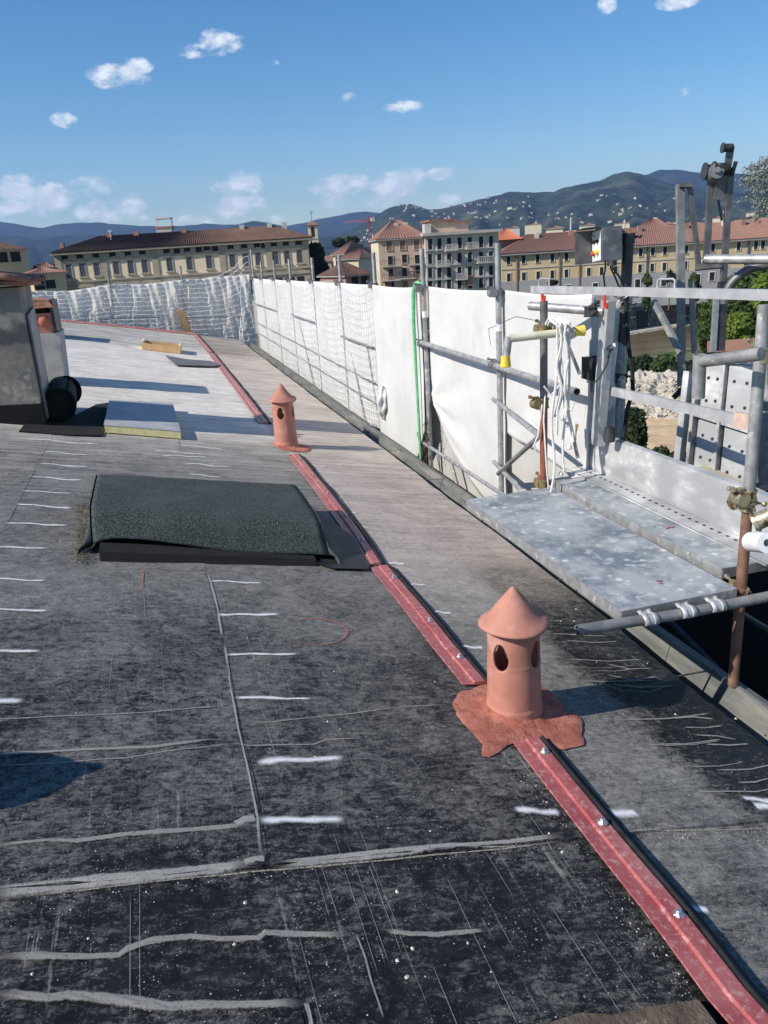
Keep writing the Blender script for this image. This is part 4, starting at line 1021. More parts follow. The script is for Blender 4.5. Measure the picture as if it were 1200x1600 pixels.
# ================================================================== SCAFFOLD TUBES, COUPLERS
TR = .0242
def coupler(p, ax1, ax2, mat='brass', parent=None, s_=1.0):
    """right-angle coupler: two short sleeves, the saddle between them, two eye bolts with nuts"""
    p = Vector(p); a1 = Vector(ax1).normalized(); a2 = Vector(ax2).normalized(); c = a1.cross(a2).normalized()
    mb = MB(); r = .031*s_
    mb.tube([p-a1*.028, p+a1*.028], r, 14); mb.tube([p-a1*.031, p-a1*.024], r+.004, 14); mb.tube([p+a1*.024, p+a1*.031], r+.004, 14)
    q = p+c*.052*s_
    mb.tube([q-a2*.028, q+a2*.028], r, 14); mb.tube([q-a2*.031, q-a2*.024], r+.004, 14); mb.tube([q+a2*.024, q+a2*.031], r+.004, 14)
    mb.obox((p+q)/2, a1*.022, a2*.022, c*.012)
    for (o_, s1, s2) in ((p, a2, c), (q, a1, c)):
        k = -1 if o_ is p else 1
        b0 = o_+s1*(r+.006); b1 = b0-c*.045*k*-1+s1*.012
        mb.obox(b0, s1*.010, s2*.014, s1.cross(s2)*.012); mb.tube([b0, b1], .006, 8); mb.tube([b1-c*.008, b1+c*.008], .012, 6)
    if parent is not None: return obj('coupler', mb, mat, parent, True)
    return mb
def pole(name, p0, p1, mat, label, cat='scaffold tube', group=None, r=TR, hollow=0):
    mb = MB(); mb.tube([p0, p1], r, 16, hollow=hollow or .0035); return single(name, mb, mat, label, cat, group, True, p0)
FX = 2.68
FY = [4.6, 6.07, 7.9, 9.69, 11.5, 13.43, 15.6, 17.48, 19.4, 20.98]
ords = ['', 'scaffold pole just right of the torn cloth, in the side fence, nearest of its row', 'scaffold pole in the side fence with the green hose hanging beside it', 'third pole of the side fence, at the left edge of the smooth white sheet',
        'side fence pole in front of the tree beyond the river', 'side fence pole at the right end of the long palace roof', 'side fence pole before the last palace windows', 'side fence pole next but two to the back corner', 'side fence pole next to the back corner', 'corner pole where the side fence meets the back netting']
for k in range(1, 10):
    y = FY[k]; t = thing('scaffold_pole', ords[k], 'scaffold pole', (FX, y, -1.5), 'poles of the side fence')
    top = 1.59-.007*(y-6)
    if k == 9: top = 1.78
    mb = MB(); mb.tube([(FX, y, -1.6), (FX, y, top)], TR, 14, hollow=.0035); obj('tube', mb, 'galv', t, True)
    coupler((FX, y, 1.22-.008*(y-6)), (0, 0, 1), (0, 1, 0), 'galv_dull', t)
    if k in (1, 2):
        mb = MB(); mb.tube([(FX, y, .92), (FX, y, .98)], TR+.0015, 14); obj('white_tape', mb, 'glove', t, True)
        coupler((FX, y, .66), (0, 0, 1), (0, 1, 0), 'galv_dull', t)
# standing rails of the side fence
def rail(a, b, label, mat='galv', r=TR, grp='rails of the side fence'): return pole('scaffold_rail', a, b, mat, label, 'rail', grp, r)
rail((FX-.05, 7.95, .675), (FX-.05, 4.72, .635), 'long horizontal tube across the white cloth, right of the green hose')
rail((FX-.04, 6.12, .37), (FX-.3, 4.75, .36), 'thinner rail running from the second pole to the rope pole', r=.018)
rail((FX-.05, 7.95, -.385), (FX-.03, 5.6, -.42), 'low rail below the sagging cloth edge', r=.018)
rail((FX-.05, 6.1, -.16), (FX-.27, 4.8, -.18), 'short low rail beside the rusty pole foot', r=.018)
rail((FX-.05, 21, -.22), (FX-.05, 9.8, -.26), 'low rail seen through the net along the side fence', 'galv_dull', r=.012)
rail((FX-.05, 21, .03), (FX-.05, 9.8, .0), 'second rail seen through the net along the side fence', 'galv_dull', r=.010)
for k, (ya, yb, z) in enumerate([(9.75, 11.5, .45), (13.4, 15.6, .52), (17.5, 20.9, .5)]):
    rail((FX-.055, ya, z), (FX-.055, yb, z), ['short dark rail across the netted bay nearest the smooth sheet', 'short dark rail across the middle netted bay', 'short dark rail across the farthest netted bay'][k], 'galv_dull', .012)
for k, (a, b, lab) in enumerate([((FX+.02, 7.35, -.45), (FX+.02, 6.95, -.95), 'stubby dark brace under the low rail beside the gutter'), ((2.37, 4.75, .36), (2.60, 5.95, -.22), 'dark diagonal brace rising from the low rail to the rusty pole'),
        ((FX+.01, 11.3, .42), (FX+.01, 10.6, -.8), 'thin brace behind the net leaning towards the gutter'), ((FX+.01, 10.3, .42), (FX+.01, 9.9, -.6), 'thin brace behind the net beside the torn cloth knot'),
        ((FX+.01, 15.2, .5), (FX+.01, 14.2, -.7), 'thin brace behind the net in the middle bay'), ((FX+.01, 9.4, -.25), (FX+.01, 9.15, -.75), 'short brace foot under the torn cloth')]):
    mb = MB(); mb.tube([a, b], .019 if k < 2 else .012, 10); single('scaffold_brace', mb, 'galv_dull', lab, 'brace', 'braces of the side fence', True)

# ================================================================== CLOTH AND NETS
def cloth(name, fn, nu, nv, mat, label, group=None, thick=.0015):
    mb = MB(); mb.grid(nu, nv, fn); o = single(name, mb, mat, label, 'debris cloth', group, 'all'); m = o.modifiers.new('t', 'SOLIDIFY'); m.thickness = thick; return o
def topz(y): return 1.235-.0093*(y-6.07)
names = {1: 'white cloth sheet right of the torn edge, above the scaffold deck', 2: 'white cloth sheet with a small tear between the green hose and the next pole', 3: 'smooth white cloth sheet left of the green hose', 4: 'netted cloth bay next to the smooth sheet, knotted at its lower corner',
         5: 'netted cloth bay before the dark tree', 6: 'netted cloth bay before the palace corner', 7: 'netted cloth bay, fourth from the back corner', 8: 'netted cloth bay, third from the back corner', 9: 'netted cloth bay at the back corner'}
for k in range(1, 10):
    ya, yb = (FY[k-1], FY[k]) if k > 1 else (4.72, FY[1])
    smooth_ = k <= 3
    X0 = FX+.045 if k < 3 else (FX-.045 if k == 3 else FX-.010)
    def fn(u, v, ya=ya, yb=yb, k=k, X0=X0):
        y = ya+(yb-ya)*u; zt = topz(y)-.018*math.sin(PI*u)*(1 if k < 4 else .6)
        if k == 1: zb = -.02+.14*(u)+.03*math.sin(u*5)-.12*(1-u)
        elif k == 2: zb = (-.30 - .42*math.sin(PI*min(1, max(0, (1-u)*.5+.02)))**1.0*1.0)+.42*u**3
        elif k == 3: zb = -.78+.55*max(0, 1-u*2.6)**1.4
        elif k == 4: zb = -.62-.1*u+.02*math.sin(u*9)
        else: zb = -.80
        z = zt+(zb-zt)*v
        wx = .035*math.sin(PI*u)*(.35+v)+.012*fbm(y*1.4, z*1.1, k, 4)*min(1, .2+v*3)+.012*v*math.sin(y*9+z*1.4+k)*(.6 if k > 3 else .25)
        if k == 2: # folds radiating from the tie at the far lower corner
            dx, dz = (yb-y), (z-zb); rr = math.hypot(dx, dz); th = math.atan2(dz, dx+1e-6)
            wx += .016*math.sin(th*16)*math.exp(-(rr/.9)**2)+.03*max(0, v-.75)*4*math.sin(u*4+2)
        if k == 1: wx += .012*math.sin((z+y*.6)*17)*max(0, v-.35)
        if k >= 5: wx += .008*fbm(y*3, z*2.2, k+3, 3)
        return Vector((X0+wx, y, z))
    cloth('debris_cloth', fn, 44, 44, 'cloth', names[k], 'cloth sheets of the side fence')
# lower, duller sheets hung on the outer row of tubes
def fn(u, v): y = 4.66+5.2*u; return Vector((FX+.13+.03*fbm(y*1.1, v*2, 1)+.012*math.sin(y*7), y, .25-3.2*v))
cloth('debris_cloth', fn, 60, 24, 'cloth_dull', 'duller cloth hanging lower down behind the rails and braces', 'cloth sheets of the side fence')
def fn(u, v): y = 9.2+12*u; return Vector((FX+.16+.03*fbm(y*1.1, v*2, 1)+.012*math.sin(y*5), y, .3-1.5*v))
cloth('debris_cloth', fn, 80, 10, 'cloth', 'cloth hanging low behind the netted bays beside the gutter', 'cloth sheets of the side fence')
def fn(u, v): x = FX+.045+.40*u; return Vector((x, 4.70+.28*u+.03*math.sin(u*5+v*3)+.03*fbm(x*3, v*3, 2), topz(4.7)-.10*math.sin(PI*u)-1.75*v))
cloth('debris_cloth', fn, 24, 30, 'cloth', 'end piece of white cloth turned outward behind the guard frame', 'cloth sheets of the side fence')
# bunched knot of cloth
def fn(u, v):
    th = u*2*PI; z = .12-.42*v; r = .010+.050*math.sin(PI*min(1, v*1.05))**.8*(1+.35*math.sin(th*5+v*5))+.01*math.sin(v*17+th*2); return Vector((FX-.06+r*math.cos(th), 9.42+r*1.3*math.sin(th)+.06*v, z-.1))
cloth('cloth_knot', fn, 36, 16, 'cloth', 'bunched knot of torn white cloth tied low at the left of the smooth sheet')

def net(fn, nu, nv, step, r, name, mat, label, wob=.01, seed=0, group=None):
    """a knotted net: cords of square-ish mesh over a curved surface fn(u,v)->(point)"""
    mb = MB()
    def cord(P):
        vs = []; m = len(P)
        for i, p in enumerate(P):
            d = (P[min(i+1, m-1)]-P[max(i-1, 0)]).normalized(); a = d.cross(Vector((0.3, 1, .2))).normalized(); b = d.cross(a)
            for k in range(3):
                th = 2*PI*k/3; vs.append(p+(a*math.cos(th)+b*math.sin(th))*r)
        mb.add(vs, [(i*3+k, i*3+(k+1) % 3, (i+1)*3+(k+1) % 3, (i+1)*3+k) for i in range(m-1) for k in range(3)])
    def pt(u, v):
        p = fn(u, v); s_ = seed
        return p+Vector((fbm(u*nu*.7+s_, v*nv*.7, 1, 2), fbm(u*nu*.7, v*nv*.7+s_, 2, 2), fbm(u*nu*.6, v*nv*.6, 3+s_, 2)))*wob
    for i in range(nu+1): cord([pt(i/nu, j/(nv*2)) for j in range(nv*2+1)])
    for j in range(nv+1): cord([pt(i/(nu*2), j/nv) for i in range(nu*2+1)])
    return single(name, mb, mat, label, 'net', group)
SN = {4: 'knotted net over the cloth bay next to the smooth sheet', 5: 'knotted net over the bay before the dark tree', 6: 'knotted net over the bay before the palace corner', 7: 'knotted net over the bay fourth from the back corner', 8: 'knotted net over the bay third from the back corner', 9: 'knotted net over the bay at the back corner'}
for k in range(4, 10):
    ya, yb = FY[k-1], FY[k]
    def fn(u, v, ya=ya, yb=yb):
        y = ya+(yb-ya)*u; return Vector((FX-.055-.03*math.sin(PI*u), y, topz(y)-.09*math.sin(PI*u)*(1-v*.6)-1.75*v))
    net(fn, int((yb-ya)/.10), 17, .1, .0021, 'safety_net', 'cord', SN[k], .012, k, 'nets over the side fence')
# back fence: poles, grey cloth, net in front
BY = Y1+.55
def back_fence():
    bx = [(-2.7, 'back fence pole hidden behind the chimney'), (-.80, 'leaning pole in the middle of the back netting, left'), (1.0, 'pole in the back netting beside the leaning plank')]
    for x, lab in bx:
        t = thing('scaffold_pole', lab, 'scaffold pole', (x, BY, -.6), 'poles of the back fence'); mb = MB(); mb.tube([(x, BY, -1.2), (x, BY, 1.50)], TR, 14, hollow=.0035); obj('tube', mb, 'galv_dull', t, True); coupler((x, BY, 1.15), (0, 0, 1), (1, 0, 0), 'galv_dull', t)
    ptp = [(-3.2, 1.12), (-2.7, 1.12), (-1.8, 1.06), (-.8, 1.14), (.1, 1.10), (1.0, 1.14), (1.5, 1.13), (1.95, 1.18), (2.35, 1.36), (2.66, 1.62)]
    def tz(x): return float(np.interp(x, [p[0] for p in ptp], [p[1] for p in ptp]))
    secs = [(-3.2, -.8, 'grey-white cloth behind the net, left bay of the back fence'), (-.8, 1.0, 'grey-white cloth behind the net, middle bay of the back fence'), (1.0, 2.74, 'grey-white cloth behind the net, bay at the back corner')]
    for a, b, lab in secs:
        def fn(u, v, a=a, b=b):
            x = a+(b-a)*u; zt = min(tz(x), 1.16); return Vector((x, BY+.05+.03*math.sin(PI*u)+.035*fbm(x*2.4, v*2.6, a, 5)+.02*math.sin(x*13+v*4)+.015*math.sin(x*31-v*7), zt-(zt+.55+.12*x*.5)*v))
        cloth('debris_cloth', fn, 70, 40, 'cloth_grey', lab, 'cloth sheets of the back fence')
        def fn(u, v, a=a, b=b):
            x = a+(b-a)*u; zt = tz(x)+.01; return Vector((x, BY-.06-.05*math.sin(PI*u)*math.sin(PI*v), zt-(zt+.5+.12*x*.5)*v))
        net(fn, int((b-a)/.092), 15, .1, .0055, 'safety_net', 'cord', lab.replace('grey-white cloth behind the net', 'white knotted net'), .022, int(a*7), 'nets of the back fence')
    mb = MB(); mb.tube([(-3.2, BY-.05, .20), (-.7, BY-.05, .33), (2.6, BY-.05, .1)], .008, 6); single('dark_cable', mb, 'black', 'thin dark cable stretched low behind the back net', 'cable')
    mb = MB(); P = []
    for i in range(14): u = i/13; P.append(Vector((2.55-.25*u, BY-.1-.3*u, 1.2-1.75*u+.1*math.sin(u*9))))
    for s_ in range(6): mb.tube([p+Vector((.05*math.sin(s_*2+i*.6), .05*math.cos(s_*1.7+i*.4), 0)) for i, p in enumerate(P)], .006, 5)
    single('net_bunch', mb, 'cord', 'bunched end of the net hanging in the back corner above the gutter', 'net')
back_fence()
mb = MB()
P = [(FX-.075, 7.98, 1.17), (FX-.07, 7.97, 1.22), (FX-.06, 7.94, 1.235), (FX-.055, 7.93, 1.20)]
mb.tube([(FX-.02, 7.90, 1.24), (FX-.04, 7.93, 1.262), (FX-.06, 7.96, 1.25), (FX-.075, 7.99, 1.18), (FX-.08, 8.02, .9), (FX-.085, 8.0, .4), (FX-.085, 7.99, -.1), (FX-.09, 7.97, -.56)], [.016, .020, .022, .022, .019, .016, .015, .015], 10)
single('green_hose', mb, 'green_hose', 'bright green hose hanging down the fence pole', 'hose', smooth=True)
mb = MB(); r = random.Random(8)
for k in range(26):
    p = Vector((FX-.05, 7.93+r.uniform(-.2, .06), r.uniform(-.5, -.1))); q = p+Vector((r.uniform(-.03, .03), r.uniform(-.14, .14), r.uniform(-.16, .16))); mb.tube([p, (p+q)/2+Vector((.02, .02, .02)), q], .0035, 4)
mb.tube([(FX-.06, 8.12, -.3), (FX-.06, 7.95, -.62)], .012, 6)
single('dry_twigs', mb, 'bark', 'dry twigs caught in the torn cloth beside the green hose', 'twigs')

# ================================================================== SCAFFOLD DECK
def decks():
    z = .05
    t = thing('scaffold_deck', 'left galvanised scaffold plank, splashed with white, nearest the roof', 'scaffold deck', (1.79, 2.78, z), 'scaffold deck planks')
    def plank(t, x0, x1, y0, y1, z, hooks):
        mb = MB(); nx, ny = 10, 24
        mb.grid(nx, ny, lambda u, v: Vector((x0+(x1-x0)*u, y0+(y1-y0)*v, z+.0025*fbm(u*3, v*6, x0)-.002*math.sin(PI*u)))); obj('deck_plate', mb, 'deck', t, 'all')
        for xa, s_ in ((x0, -1), (x1, 1)):
            mb = MB(); mb.box((min(xa, xa+.004*s_), y0, z-.052), (max(xa, xa+.004*s_), y1, z+.001)); mb.box((min(xa, xa-.02*s_), y0, z-.056), (max(xa, xa-.02*s_), y1, z-.052)); obj('side_flange', mb, 'galv', t)
        mb = MB(); mb.box((x0, y0-.004, z-.05), (x1, y0, z-.001)); obj('end_flange', mb, 'galv_dull', t); mb = MB(); mb.box((x0, y1, z-.05), (x1, y1+.004, z-.001)); obj('end_flange', mb, 'galv_dull', t)
        for hx in hooks:   # claws over the tube
            mb = MB(); cy, cz = y0-.035, z-.052; w = .035; N = 9; pr = []
            pr = [(y0+.005, z-.012)]+[(cy+.031*math.cos(a), cz+.031*math.sin(a)) for a in [rad(60+k*16) for k in range(10)]]
            for xx in (-w, -w*.45, -w*.4, w*.4, w*.45, w):
                lift = .004 if abs(xx) > w*.42 and abs(xx) < w*1.01 else 0
                for (yy, zz) in pr: mb.v.append((hx+xx, yy-(lift if yy < cy else 0), zz+lift))
            m = len(pr)
            for i in range(5):
                for k in range(m-1): mb.f.append((i*m+k, i*m+k+1, (i+1)*m+k+1, (i+1)*m+k)); mb.mi.append(0)
            o = obj('hook', mb, 'alu_frame', t, True); md = o.modifiers.new('t', 'SOLIDIFY'); md.thickness = .005
    plank(t, 1.79, 2.375, 2.80, 4.60, z, [1.90, 2.09, 2.24])
    t = thing('scaffold_deck', 'right galvanised scaffold plank lying against the toe board', 'scaffold deck', (2.41, 2.78, z+.02), 'scaffold deck planks')
    plank(t, 2.415, 2.715, 2.95, 4.62, z+.035, [])
    # perforated strip
    mb = MB(); r = random.Random(1)
    t2 = thing('perforated_strip', 'narrow perforated metal strip between the right plank and the toe board', 'metal strip', (2.7, 2.9, z+.04))
    mb.box((2.60, 2.85, z+.0375), (2.742, 4.82, z+.046)); obj('strip_plate', mb, 'alu', t2)
    for k in range(30): mb = MB(); y = 2.95+k*.062; mb.add([(2.685, y, z+.0475), (2.700, y, z+.0475), (2.700, y+.022, z+.0475), (2.685, y+.022, z+.0475)], [(0, 1, 2, 3)]); obj('slot', mb, 'black', t2)
    mb = MB(); mb.grid(20, 1, lambda u, v: Vector((2.60+.006*v, 2.85+1.97*u, z+.0482))); obj('strip_edge', mb, 'galv_dull', t2)
decks()
def mud_marks():
    t = None
    mb = MB()
    for (x, y, w, h) in [(1030, 907, 6, .9), (1032, 911, 4, .8), (1048, 823, 6, 1.3), (1042, 825, 3, .8)]:
        P = [atZ(x+w*math.cos(a), y+h*math.sin(a), .0545 if y > 850 else .0895) for a in [k*PI/4 for k in range(8)]]; mb.add([tuple(p) for p in P], [tuple(range(7, -1, -1))])
    tag(obj('red_paint_spots', mb, 'redflash'), kind='stuff', label='small red paint spots on the grey scaffold planks', cat='paint')
mud_marks()
# tube carrying the planks
t = thing('scaffold_tube', 'grey scaffold tube with an open end carrying the deck over the gutter', 'scaffold tube', (1.6, 2.8, 0))
mb = MB(); mb.tube([atY(902, 985, 2.765), (2.1, 2.765, -.002), (3.4, 2.765, .0)], TR, 20, hollow=.004); obj('tube', mb, 'galv_dull', t, True)
# pole B and pole A
t = thing('scaffold_pole', 'upright pole at the right edge, grey above and rusty brown below its couplers', 'scaffold pole', (2.41, 2.83, -.5), 'poles of the scaffold bay')
PBx, PBy = 2.425, 2.83
mb = MB(); mb.tube([(PBx, PBy, .48), (PBx, PBy, 1.29)], TR+.002, 20); obj('upper_tube', mb, 'galv', t, True)
mb = MB(); mb.tube([(PBx, PBy, -.47), (PBx, PBy, .49)], TR, 20, hollow=.004); obj('lower_tube', mb, 'rustbrown', t, True)
coupler((PBx, PBy, .435), (0, 0, 1), (1, .25, 0), 'brass', t, 1.0); coupler((PBx, PBy, .47), (0, 0, 1), (-.1, 1, 0), 'brass', t)
coupler((PBx, PBy, 0.0), (0, 0, 1), (1, 0, 0), 'brass', t, 1.05); coupler((PBx+.01, PBy, 1.085), (0, 0, 1), (1, -.1, .1), 'brass', t)
t = thing('scaffold_pole', 'upright pole with the hanging white rope, dark above and rusty red below', 'scaffold pole', (2.36, 4.66, .05), 'poles of the scaffold bay')
mb = MB(); mb.tube([(2.36, 4.66, .62), (2.36, 4.66, 1.235)], TR, 16); obj('upper_tube', mb, 'mid_metal', t, True)
mb = MB(); mb.tube([(2.36, 4.66, -.4), (2.36, 4.66, .60)], TR, 16); obj('lower_tube', mb, 'rust', t, True)
coupler((2.36, 4.66, .60), (0, 0, 1), (0, 1, 0), 'mossy', t); coupler((2.36, 4.66, 1.06), (0, 0, 1), (1, 0, .05), 'mossy', t); coupler((2.36, 4.66, .06), (0, 0, 1), (1, 0, 0), 'mossy', t)
# yellow-capped cream tube
Y0 = 4.58
a = atY(905, 517, Y0-.05); b = atY(795, 529, Y0+.02); c = atY(790, 565, Y0+.02)
t = thing('cream_tube', 'cream painted tube with yellow plastic caps, clamped to the rope pole', 'tube', b)
mb = MB(); mb.tube([a, b], TR+.001, 16); obj('arm', mb, 'cream_tube', t, True)
mb = MB(); mb.tube([b+Vector((0, 0, .012)), c], TR, 16); obj('drop', mb, 'galv', t, True)
for p, q in ((a, a+(a-b).normalized()*.03), (c, c+Vector((0, 0, -.03)))):
    d = (q-p).normalized(); mb = MB(); mb.tube([p-d*.035, p-d*.01, q, q+d*.004], [TR+.004, TR+.005, TR+.010, TR+.004], 16); obj('end_cap', mb, 'yellow', t, True)
# hanging rope
def rope():
    r = random.Random(12); mb = MB(); cx, cy = 2.405, 4.50
    for s_ in range(7):
        x = 2.37+.013*s_+r.uniform(-.006, .006); zt = 1.13+r.uniform(-.01, .01); zb = [.03, .55, .18, .42, .60, .36, .5][s_]; y = cy+r.uniform(-.03, .02)
        P = [Vector((x-.01, 4.66, zt-.06)), Vector((x-.005, 4.60, zt)), Vector((x, y, zt-.03))]
        n = 12
        for k in range(1, n+1):
            z = zt-.05-(zt-.05-zb)*k/n; P.append(Vector((x+.012*math.sin(k*.8+s_)+.005*k*(s_ % 3-1)*.6, y+.01*math.sin(k*1.1+s_*2), z)))
        mb.tube(P, .0082, 7)
        if s_ in (1, 4): mb.tube([P[-1], P[-1]+Vector((.02, -.02, -.03)), P[-1]+Vector((.05, 0, .02))], .0062, 7)
    # knots and loose ends
    for x, z in [(2.44, .48), (2.46, .33), (2.40, .16)]: mb.lathe([(0, -.02), (.014, -.01), (.016, .0), (.012, .012), (0, .02)], 8, (x, cy, z))
    mb.tube([(2.35, 4.62, .66), (2.33, 4.60, .5), (2.34, 4.58, .2), (2.36, 4.58, .0)], .006, 6); mb.tube([(2.33, 4.6, .72), (2.37, 4.58, .66), (2.45, 4.58, .74), (2.42, 4.58, .62)], .006, 6)
    mb.tube([(2.33, 4.62, .60), (2.31, 4.64, .4), (2.29, 4.66, .33), (2.31, 4.66, .28)], .006, 6)
    single('white_rope', mb, 'white_rope', 'white rope looped over the pole and hanging in strands to the deck', 'rope', smooth=True)
rope()
mb = MB(); mb.tube([(2.31, 4.6, 1.12), (2.15, 4.62, 1.16), (1.98, 4.64, 1.10), (2.0, 4.66, 1.0)], .002, 4); single('tie_wire', mb, 'dark_metal', 'thin loop of tie wire at the top of the rope pole', 'wire')

# ================================================================== GUARD FRAME AND TOE BOARD
GX = 2.78
def guard():
    t = thing('guard_frame', 'aluminium guard frame with a top rail, mid rail and wooden-tipped end above the toe board', 'guard rail', (GX, 4.8, .05))
    A0, A1 = atX(832, 452, GX), atX(1205, 461, GX)
    mb = MB(); mb.bar(A0, A1, .032, .050); mb.bar(A1, A1+(A1-A0)*.4, .032, .05); obj('top_rail', mb, 'alu_frame', t)
    v0, v1 = atX(922, 460, GX), atX(906, 742, GX); mb = MB(); mb.bar((v0.x, v0.y, v0.z-.02), (v1.x, v1.y, v1.z), .034, .05, up=(0, 1, 0)); obj('upright', mb, 'alu_frame', t)
    m0, m1 = atX(920, 603, GX-.02), atX(1150, 655, GX-.02); mb = MB(); mb.bar(m0, m1, .022, .055); obj('mid_rail', mb, 'alu_frame', t)
    m2 = atX(1173, 660, GX-.03); mb = MB(); mb.bar(m1, m2, .026, .075); obj('wooden_tip', mb, stock('dirty_pink_wood', (.52, .36, .28, 1), (.62, .47, .38, 1), 20, .85, 0, .3), t)
    b0, b1 = atX(838, 462, GX), atX(848, 505, GX); mb = MB(); mb.bar(b0, b1, .02, .035, up=(0, 1, 0)); obj('end_brace', mb, 'alu_frame', t)
    for x0, x1, y in ((846, 856, 451), (1030, 1054, 452)):   # small loops on the rail
        a, b = atX(842 if x0 < 900 else 1027, y, GX), atX(858 if x0 < 900 else 1054, y, GX); h = .07 if x0 < 900 else .055; mb = MB()
        mb.tube([a+Vector((0, 0, .0)), a+Vector((0, 0, h-.008)), a.lerp(b, .12)+Vector((0, 0, h)), a.lerp(b, .88)+Vector((0, 0, h)), b+Vector((0, 0, h-.008)), b], .006, 8); obj('loop_handle', mb, 'alu_frame', t, True)
    for x, y0, y1 in ((847, 459, 470), (944, 461, 481)):   # red hooks
        tt = 4.95 if x < 900 else 5.12; p, q = W(x, y0, tt), W(x+1, y1, tt); mb = MB()
        mb.tube([p, p.lerp(q, .45)+Vector((0, .0, 0)), q, q+Vector((0, -.02, .0)), q+Vector((0, -.03, .03))], [.009, .010, .009, .008, .006], 8); obj('red_hook', mb, 'red', t, True)
    # toe board
    t = thing('toe_board', 'wide dusty aluminium toe board along the outer edge of the deck', 'toe board', (GX-.02, 4.8, .05))
    X = 2.752
    a, b = atX(906, 752, X), atX(908, 678, X)
    mb = MB()
    prof = [(0, .070), (-.004, .10), (-.012, .17), (-.006, .23), (.004, .30), (.012, .345), (.045, .352), (.045, .340), (.018, .334), (.010, .30), (.004, .2), (.006, .07)]
    ys = [2.2+.15*k for k in range(19)]
    for y in ys:
        for (dx, z) in prof: mb.v.append((X+dx+.004*fbm(y*2, z*5, 1), y-(.02 if y == ys[-1] else 0), z))
    m = len(prof)
    for i in range(len(ys)-1):
        for k in range(m): k2 = (k+1) % m; mb.f.append((i*m+k, i*m+k2, (i+1)*m+k2, (i+1)*m+k)); mb.mi.append(0)
    mb.f.append(tuple(range(m))); mb.mi.append(0); mb.f.append(tuple((len(ys)-1)*m+k for k in range(m-1, -1, -1))); mb.mi.append(0)
    obj('board_plate', mb, 'alu', t, True)
    mb = MB(); mb.box((X-.02, 4.80, .26), (X+.05, 4.92, .375)); obj('end_bracket', mb, 'mossy', t)
guard()
# second, outer guard row seen through the first
t = thing('inner_rail', 'grey scaffold tube with a dark clamp crossing behind the guard frame', 'rail', (2.9, 5.3, 1.1))
a, b = W(828, 478, 5.6), W(944, 487, 5.3); mb = MB(); mb.tube([a, b], TR+.004, 16); obj('tube', mb, 'galv', t, True)
p = a.lerp(b, .87); coupler(p, (b-a), (0, 0, 1), 'dark_metal', t, 1.0)
t = thing('frame_post', 'square aluminium post standing behind the guard frame upright', 'post', W(945, 690, 5.3))
a, b = W(951, 470, 5.3), W(934, 695, 5.45); mb = MB(); mb.bar(a, b, .055, .085, up=(0, 1, 0)); obj('post', mb, 'alu_frame', t)
for k, (x0, y0, x1, y1, lab) in enumerate([(882, 525, 906, 585, 'left leg of the crossed bars behind the rope'), (880, 612, 903, 716, 'lower slanting bar running down to the toe board end'), (879, 612, 868, 652, 'short slanting bar beside the hanging rope')]):
    mb = MB(); mb.bar(W(x0, y0, 5.35), W(x1, y1, 5.35), .012, .028, up=(0, 1, 0)); single('flat_bar', mb, 'galv', lab, 'bar')
mb = MB(); a, b = W(1022, 471, 5.9), W(1064, 552, 5.6); mb.bar(a, b, .03, .035, up=(0, 1, 0)); single('slanting_bar', mb, 'galv_dull', 'slanting grey bar below the top rail, left of the square hoist post', 'bar')

